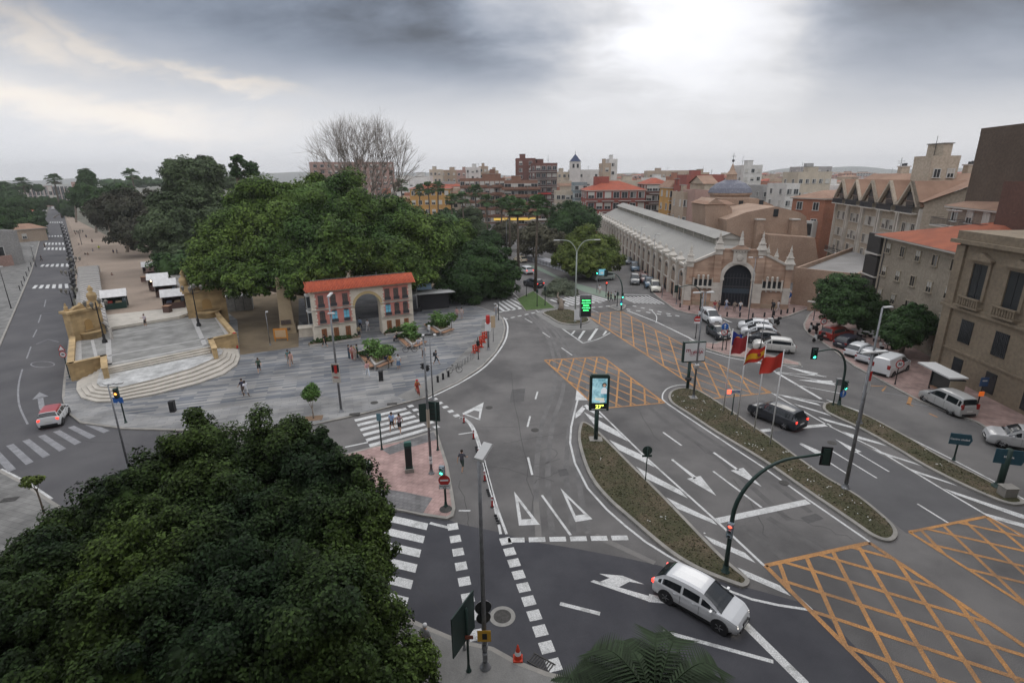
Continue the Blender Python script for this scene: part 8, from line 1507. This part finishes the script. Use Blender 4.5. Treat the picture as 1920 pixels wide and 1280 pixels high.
# market stalls with white canopies
m_canvas = mat('white_canvas', (.72, .71, .70, 1), .8, (.6, .59, .58, 1), 1.5); m_stg = mat('stall_green', (.02, .05, .04, 1), .8); m_stb = mat('stall_brown', (.10, .06, .05, 1), .8)
for lb, p, rz, m, c2 in (('white roofed stall with dark green sides left of the promenade, alone', (219, 577), R(32), m_stg, (.35, .05, .04)), ('white canopy stall nearest the right gate wall', (329, 576), R(30), m_stb, (.12, .14, .2)), ('white canopy stall second from the right gate wall', (314, 554), R(28), m_stb, (.3, .05, .05)), ('white canopy stall third from the gate wall, with a lit lamp', (300, 542), R(28), m_stb, (.25, .06, .05)), ('small dark canopied stall between the far ones', (296, 524), R(28), m_stb, (.15, .08, .07)), ('white canopy stall farthest from the gate wall', (286, 515), R(28), m_stb, (.1, .1, .12))):
 P = G(*p, PRZ if p[1] > 540 else .7); t = thing('market_stall', lb, 'market stall', P, rz); t.scale = (.8, .8, .88); cm_ = m_canvas if 'small' not in lb else m_stb
 part(t, 'counter', MB().box((0, 0, 0), (3.2, 2.2, 1.0), m)); part(t, 'canopy', MB().add([(-2.0, -1.5, 2.1), (2.0, -1.5, 2.1), (2.0, 0, 3.2), (-2.0, 0, 3.2), (2.0, 1.5, 2.3), (-2.0, 1.5, 2.3)], [(0, 1, 2, 3), (3, 2, 4, 5), (3, 2, 1, 0), (5, 4, 2, 3)], cm_).add([(-2, -1.5, 2.1), (-2, 0, 3.2), (-2, 1.5, 2.3)], [(0, 1, 2)], cm_).add([(2, -1.5, 2.1), (2, 0, 3.2), (2, 1.5, 2.3)], [(2, 1, 0)], cm_)); part(t, 'back_sheet', MB().box((0, 1.35, .0), (3.6, .06, 2.2), m).box((-1.75, .2, 0), (.06, 2.3, 2.1), m))
 pm_ = MB()
 for x in (-1.8, 1.8):
  for y in (-1.3, 1.3): pm_.tube([(x, y, 0), (x, y, 2.25)], .035, m_steel, 5)
 part(t, 'poles', pm_); part(t, 'goods', MB().box((-.8, -.3, 1.0), (.9, .9, .35), cloth(c2), top=.8).box((.5, -.4, 1.0), (1.0, .8, .25), cloth((.4, .3, .2)), top=.8).box((1.3, .4, 1.0), (.5, .8, .5), cloth((.2, .25, .3)), top=.8))
 if 'lit lamp' in lb: part(t, 'lamp', MB().ball((-1.2, -1.2, 1.9), .14, mat('warm_lamp_on', (1, .8, .5, 1), .4, emit=5)))
for px, lb in (((315, 585), 'dark crate stack'), ((272, 528), 'wooden box')): P = G(*px, PRZ); tag(MB().box((0, 0, 0), (.9, .8, .9), m_stb, top=.95).box((0, 0, .9), (1.0, .9, .06), m_bench).build('crate', loc=P), lb+' standing on the promenade beside the stalls', 'crate')
# ornate lamps of the promenade
def ornate(label, base, ty, z=.12, arms=4):
 P = G(*base, z); h = zt(P, ty)-z; t = thing('ornate_lamp', label, 'street lamp', P, 0, 'old iron lamps of the promenade'); part(t, 'column', MB().lathe([(.28, 0), (.28, .25), (.14, .5), (.16, .9), (.08, 1.1), (.06, h*.8), (.09, h*.82), (.05, h)], (0, 0, 0), m_black, 12))
 for k in range(arms): a = 2*PI*k/arms+.3; d = Vector((math.cos(a), math.sin(a), 0)); z0 = h*.86; o = part(t, 'arm', MB().tube([(0, 0, z0), tuple(d*.5+Vector((0, 0, z0-.15))), tuple(d*1.0+Vector((0, 0, z0+.05))), tuple(d*1.05+Vector((0, 0, z0+.25)))], .03, m_black, 6)); part(o, 'lantern', MB().lathe([(.12, 0), (.22, .45), (.24, .48), (.06, .68)], tuple(d*1.05+Vector((0, 0, z0+.25))), mat('lantern_glass', (.16, .15, .13, 1), .4), 6, False))
ornate('ornate iron lamp on the left side of the stage terrace', (197, 642), 566, TZ2); ornate('ornate iron lamp on the right side of the stage terrace', (373, 611), 537, TZ2); ornate('ornate iron lamp at the kerb left of the left gate wall', (139, 581), 545); ornate('ornate iron lamp farther along the kerb by the pergola', (141, 558), 508); ornate('ornate iron lamp beyond the pergola by the scooters', (149, 530), 484); ornate('far ornate lamp on the promenade', (155, 465), 432, .2)
# the painted arch facade
m_pk = mat('facade_pink', (.66, .27, .22, 1), .85, (.56, .22, .18, 1), 1.5); m_cr = mat('facade_cream', (.80, .73, .62, 1), .85, (.66, .59, .49, 1), 1.2); m_otile = mat('facade_roof_orange', (.55, .13, .06, 1), .8, (.42, .09, .05, 1), 3, .4, 12); m_wood = mat('door_wood', (.30, .12, .05, 1), .7, (.22, .09, .04, 1), 4); m_fwin = mat('facade_window', (.09, .07, .065, 1), .6, (.14, .11, .10, 1), 5); m_cyan = mat('window_cyan_print', (.16, .45, .60, 1), .5, emit=.12)
A = G(592, 643, .12); Bq = G(777, 617, .12); AL = (Bq-A).length; FH = zt(A, 547)-.12; arz = ang(A, Bq); t = thing('painted_arch', 'pink and cream decorative house front with an orange tiled roof and a round arched gateway', 'decorative arch', A, arz)
o1, o2 = AL*.405, AL*.665; oc, orr = (o1+o2)/2, (o2-o1)/2; oz2 = FH*.60; D1 = 1.6
for nm, x0, x1 in (('left_tower', 0, o1), ('right_tower', o2, AL)): part(t, nm, MB().box(((x0+x1)/2, D1/2, 0), (x1-x0, D1, FH), m_cr))
rg = [(oc+orr*math.cos(a), oz2+orr*math.sin(a)) for a in [PI*k/20 for k in range(21)]]; part(t, 'arch_span', MB().vprism([(o1, FH), (oc, FH)]+[rg[10]]+rg[11:], .01, D1-.02, m_cr).vprism([(oc, FH), (o2, FH)]+rg[:11], .01, D1-.02, m_cr))
am = MB()
for k in range(20): a0, a1 = PI*k/20, PI*(k+1)/20; am.vprism([(oc+r*math.cos(a), oz2+r*math.sin(a)) for r, a in ((orr-.02, a0), (orr+.32, a0), (orr+.32, a1), (orr-.02, a1))], -.08, .0, mat('arch_gold', (.55, .42, .22, 1), .8))
part(t, 'arch_moulding', am)
part(t, 'roof', MB().add([(-.5, -.55, FH), (AL+.4, -.55, FH), (AL+.4, D1*.6, FH+1.05), (-.1, D1*.6, FH+1.05), (AL+.4, D1+.2, FH), (-.5, D1+.2, FH)], [(0, 1, 2, 3), (3, 2, 4, 5), (0, 3, 5), (1, 4, 2), (5, 4, 1, 0)], m_otile)); tl = MB()
for k in range(70): x = -.4+k*(AL+.8)/70; tl.tube([(x, -.56, FH+.02), (x, D1*.6, FH+1.08)], .05, m_otile, 4)
part(t, 'roof_tiles', tl)
for nm, x0, x1 in (('left', .45, o1-.35), ('right', o2+.35, AL-.45)):
 w_ = x1-x0
 for f, (z0, z1) in enumerate(((FH*.345, FH*.625), (FH*.655, FH*.955))): part(t, 'pink_panel', MB().box(((x0+x1)/2, -.03, z0), (w_, .05, z1-z0), m_pk))
 part(t, 'cornice', MB().box(((x0+x1)/2, -.06, FH*.63), (w_+.7, .22, .09), m_ms).box(((x0+x1)/2, -.06, FH*.325), (w_+.7, .2, .08), m_ms))
 for j in range(9):
  for xx in (x0-.02, x1+.02): part(t, 'quoin', MB().box((xx, -.055, FH*.35+j*FH*.068), (.36 if j % 2 else .22, .06, FH*.05), m_cr))
 for k in range(3):
  x = x0+w_*(k+.5)/3
  for f, (z, hh) in enumerate(((.05, FH*.25), (FH*.37, FH*.22), (FH*.68, FH*.23))):
   if f == 0: o = part(t, 'door', MB().box((x, -.04, z), (.62, .06, hh), m_wood)); part(o, 'door_joint', MB().box((x, -.075, z), (.03, .02, hh), m_black))
   else:
    cy = (nm == 'left' and f == 1 and k > 0) or (nm == 'right' and f == 1 and k == 0); o = part(t, 'window', MB().box((x, -.07, z), (.66, .05, hh), m_cyan if cy else m_fwin)); part(o, 'window_bars', MB().box((x, -.1, z), (.03, .02, hh), m_rail).box((x, -.1, z+hh*.6), (.66, .02, .03), m_rail)); part(t, 'balcony', MB().box((x, -.17, z-.02), (.84, .2, .05), m_ms).box((x, -.25, z+.03), (.8, .03, .42), m_rail))
    if f == 1: part(o, 'window_head', MB().lathe([(.33, 0), (.2, .12), (.02, .14)], (x, -.07, z+hh), m_rail, 12))
side = MB()
for z in (FH*.36, FH*.67): side.box((-.25, D1*.5, z), (.5, D1*.8, FH*.26), m_frame); side.box((-.51, D1*.5, z+.12), (.04, D1*.7, FH*.26-.3), m_bglass); side.box((-.25, D1*.1-.01, z+.12), (.4, .04, FH*.26-.3), m_bglass)
part(t, 'glazed_bay', side)
for x0, x1 in ((-.9, o1+.1), (o2+.0, AL+.3)):
 part(t, 'flower_bed', MB().box(((x0+x1)/2, -.75, 0), (x1-x0, 1.1, .22), m_soil).box(((x0+x1)/2, -1.33, 0), (x1-x0, .1, .26), m_plc)); c2, n2 = crown_points([((x0+x1)/2, -.72, .45, (x1-x0)*.47, .42, .35)], 2600, .5, 5); o = bpy.data.objects.new('shrubs', leaf_mesh('shrubs', c2, n2, np.full(len(c2), .17), f_drk)); COL.objects.link(o); o.parent = t
part(t, 'ridge_rail', MB().tube([(.3, D1*.6, FH+1.15), (AL-.5, D1*.6, FH+1.15)], .03, m_steel, 5).tube([(5, D1*.6, FH+1), (5, D1*.6, FH+1.6)], .03, m_steel, 4).tube([(8.5, D1*.6, FH+1), (8.5, D1*.6, FH+1.5)], .03, m_steel, 4))
P = G(724, 592, .12); t = thing('large_flower_pot', 'big white plant pot standing behind the painted arch', 'plant pot', P); part(t, 'pot', MB().lathe([(.55, 0), (.8, 1.25), (.9, 1.3), (.9, 1.45), (.75, 1.45)], (0, 0, 0), m_lampw, 18)); c2, n2 = crown_points([(0, 0, 1.7, .6, .6, .5)], 700, .5, 4); o = bpy.data.objects.new('shrub', leaf_mesh('shrub', c2, n2, np.full(len(c2), .2), f_drk)); COL.objects.link(o); o.parent = t
# stone column, planter box, canopy kiosk
P = G(541, 622, .14); t = thing('stone_column', 'tall tapering beige stone monument in front of the great ficus', 'monument', P, R(20)); part(t, 'shaft', MB().box((0, 0, 1.1), (1.75, 1.5, 6.4), mat('monument_stone', (.45, .36, .24, 1), .9, (.38, .30, .2, 1), 1), top=.78)); part(t, 'base', MB().box((0, 0, 0), (2.1, 1.85, 1.1), mat('monument_stone', (.45, .36, .24, 1), .9), top=.9)); part(t, 'plaque', MB().box((-.1, -.84, 1.3), (1.2, .14, .55), m_fwin)); part(t, 'plaque', MB().box((.1, -.95, .5), (.5, .1, .3), m_fwin))
P = G(578, 628, .14); tag(MB().box((0, 0, 0), (2.2, 1.6, 1.1), m_cr, top=.95).box((0, 0, 1.1), (2.3, 1.7, .1), m_cr).build('stone_planter', loc=P, rz=R(20)), 'square cream stone planter between the monument and the painted arch', 'planter')
P = G(812, 575, .14); t = thing('canopy_kiosk', 'dark kiosk with a pale canopy and blue panel, shaded, right of the arch', 'kiosk', P, R(20)); part(t, 'body', MB().box((0, 0, 0), (4.5, 3, 2.6), mat('kiosk_dark', (.03, .03, .035, 1), .5))); part(t, 'canopy', MB().box((-.2, -.6, 2.7), (6.5, 4.5, .25), m_lampw, top=.8)); part(t, 'blue_panel', MB().box((-1.6, -2.0, 3.3), (2.2, .1, 1.0), mat('panel_pale_blue', (.3, .45, .6, 1), .5)))
P = G(783, 583, .12); t = thing('flagpole', 'plain white pole on a black base right of the painted arch', 'flagpole', P); part(t, 'pole', MB().tube([(0, 0, 0), (0, 0, 5.6)], .06, m_whitep, 8)); part(t, 'base', MB().box((0, 0, 0), (1.3, 1.0, .45), m_black, top=.9))
# park paths visible under the trees
tag(MB().poly(GP([(430, 560), (500, 552), (560, 545), (560, 530), (500, 535), (430, 548)], .16), m_sand).build('park_path'), kind='structure')
# left avenue buildings
t = building('corner_house', 'grey house with a rounded white balcony at the left edge of the avenue', 'house', (-118, 96), (-111.8, 112), 10, 9.0, wallm('wall_dim_grey', (.21, .205, .195)), 2, 3, seed=71, win=(1.2, 1.8, 'sill'), balc=(1, 0, 2.6, 1.2, False))
t = building('grey_garage', 'low grey flat roofed house with a large grey shutter beside the avenue', 'house', (-126, 122), (-121, 133), 7, 7.6, wallm('wall_lightgrey', (.32, .31, .30)), 1, 1, seed=72, win=(5, 2.4, 'none'), junk=False); part(t, 'brown_base', MB().box((5, -.4, 0), (9, .6, 2.6), W_pink))
building('low_house', 'small tan hut with a tiled roof beside the avenue', 'house', (-166, 176), (-160, 187), 6, 4.3, W_beige, 1, 1, 'hip', m_roofb, rh=1.6, seed=73, junk=False)
building('low_house', 'long brick walled house with a terracotta roof left of the avenue', 'house', (-262, 232), (-216, 236), 16, 6.5, W_brick, 1, 5, 'hip', m_rooft, rh=2.2, seed=74, junk=False); building('low_house', 'low house under dark trees at the left picture edge', 'house', (-190, 165), (-170, 172), 12, 6.5, W_tan, 2, 3, 'hip', m_rooft, rh=2.0, seed=75, junk=False)
fb('long pink palace like building closing the end of the left avenue', 12, 152, 356, 430, W_pink, 2, 18, depth=16, name='long_building', cat='building', roof='flat', seed=76, win=(2.4, 6.5, 'sill')); fb('small pink tower above the long building at the avenue end', 133, 150, 343, 425, W_pink, 3, 2, depth=10, seed=77)
# avenue railing posts left
for k in range(7): P = G(38+k*4.2, 545-k*9, .12); tag(MB().lathe([(.07, 0), (.07, .9), (.1, 1.0)], (0, 0, 0), m_black, 8).build('bollard', loc=P), 'black post of the left avenue kerb, number %s from the camera' % names[k], 'bollard', 'posts of the left avenue kerb')
for b, ty, lb in (((21, 578), 500, 'dark lamp post on the left avenue pavement'), ((68, 500), 462, 'dark lamp post farther up the left avenue pavement')): lamp('street_lamp', lb, b, ty, [(0, .6, 0)], .07, .12, .5, m_black)
# underpass with railing, street beyond
a, b = G(985, 486), G(1065, 512); t = thing('underpass_wall', 'long pale underpass parapet with a dark rail beside the street trees', 'wall', a, ang(a, b)); L = (b-a).length; part(t, 'wall', MB().box((L/2, 1.5, 0), (L, 3.0, .9), mat('underpass_concrete', (.42, .42, .44, 1), .85))); rl = MB().box((L/2, -.1, 1.0), (L, .06, .06), m_rail).box((L/2, -.1, .6), (L, .05, .05), m_rail)
for k in range(14): rl.box((L*(k+.5)/14, -.1, 0), (.06, .06, 1.05), m_rail)
part(t, 'railing', rl); tag(MB().poly(GP([(985, 495), (1010, 500), (1060, 525), (1180, 560), (1140, 560), (1090, 545), (1040, 520)], .013), m_green).build('green_cycle_lane'), kind='structure')
# shop signs of the street
P = at(965, 413, 222); t = thing('shop_sign', 'yellow lit shop fascia at the foot of the brown flats', 'sign', (P.x, P.y, P.z)); part(t, 'panel', MB().box((0, 0, 0), (17, .4, .9), mat('fascia_yellow', (.7, .45, .08, 1), .5, emit=.6))); part(t, 'awning', MB().box((15, -.6, .0), (18, 1.4, .5), m_slab, top=.9))
# ---- far town: one mass per kind, and the hills
rr = random.Random(31); groups = {}
tm = [W_cream, W_white, W_tan, W_pink, W_terr, W_beige, W_grey]
for m in tm: groups[m.name] = MB()
for k in range(900):
 Y = rr.uniform(330, 1500) if k > 160 else rr.uniform(240, 420); px = rr.uniform(740, 1900); x = at(px, 340, Y).x; h = rr.choice((7, 9, 10, 12, 13, 15, 16, 18))*(1 if Y > 420 else .8); w_ = rr.uniform(9, 26); d_ = rr.uniform(9, 18); m = rr.choice(tm); g = groups[m.name]; a = rr.uniform(-.25, .25)
 g.box((x, Y, 0), (w_, d_, h), m, rz=a); 
 if rr.random() < .5: g.box((x, Y, h), (w_*.4, d_*.5, 2.5), m, rz=a)
 for q in range(rr.randint(0, 2)): g.box((x+rr.uniform(-.3, .3)*w_, Y, h), (.12, .12, rr.uniform(3, 6)), m_rail)
 if rr.random() < .4: g.box((x, Y, h), (w_+.8, d_+.8, 1.6), m_rooft if rr.random() < .6 else m_roofb, rz=a, top=.3)
 for f in range(int(h/3)):
  for c in range(int(w_/4)): 
   q = Matrix.Rotation(a, 4, 'Z') @ Vector((-w_/2+2+c*4, -d_/2-.03, 0)); g.box((x+q.x, Y+q.y, 1+f*3), (1.5, .1, 1.5), m_bglass, rz=a)
for m in tm: tag(groups[m.name].build('distant_town'), 'far roofs of the town to the skyline, %s walls' % m.name.replace('wall_', '').replace('_', ' '), 'town', None, 'stuff')
m_hill = mat('hills', (.13, .14, .13, 1), 1, (.18, .18, .16, 1), .002, detail=6, s3=.05)
def hill(y, x0, x1, hmax, seed):
 rr = random.Random(seed); n = 90; ph = [rr.uniform(0, 6) for _ in range(6)]; vs = []
 for i in range(n+1):
  x = x0+(x1-x0)*i/n; e = math.sin(PI*i/n)**.5; hh = hmax*(.45+.22*math.sin(i*.13+ph[0])+.14*math.sin(i*.33+ph[1])+.07*math.sin(i*.8+ph[2]))*e; vs += [(x, y-400, -1), (x, y, hh), (x, y+400, -1)]
 f = []
 for i in range(n): f += [(i*3, i*3+3, i*3+4, i*3+1), (i*3+1, i*3+4, i*3+5, i*3+2)]
 return tag(MB().add(vs, f, m_hill, True).build('hills'), kind='structure')
hill(2700, -700, 3500, 62, 1); hill(3000, -3500, 1200, 66, 4)
# ---- unseen blocks added to shade the foreground: behind the viewpoint and past the right edge
building('unseen_shade_block', 'unseen dark block behind and below the viewpoint, added to shade the foreground', 'building', (70, -6), (-60, -6), 20, 46, wallm('wall_shade_block', (.09, .075, .065)), 12, 8, seed=91, side=False, junk=False)
building('unseen_shade_block', 'unseen tall brown block past the right picture edge, added to shade the ground', 'building', (44.5, 22), (43, -4), 22, 30, wallm('wall_dark_brown', (.115, .085, .065)), 8, 6, seed=92, side=False, junk=False)
# ---- thin evening haze over the whole town
hz_m = bpy.data.materials.new('haze_air'); hz_m.use_nodes = True; n_ = hz_m.node_tree; n_.nodes.clear(); o_ = n_.nodes.new('ShaderNodeOutputMaterial'); v_ = n_.nodes.new('ShaderNodeVolumePrincipled')
v_.inputs['Density'].default_value = .00022; v_.inputs['Color'].default_value = (.97, .985, 1, 1); v_.inputs['Anisotropy'].default_value = .2; n_.links.new(v_.outputs[0], o_.inputs['Volume'])
tag(MB().box((0, 1610, -3), (7400, 3900, 103), hz_m).build('haze'), 'thin pale haze over the far town', 'haze', None, 'stuff')
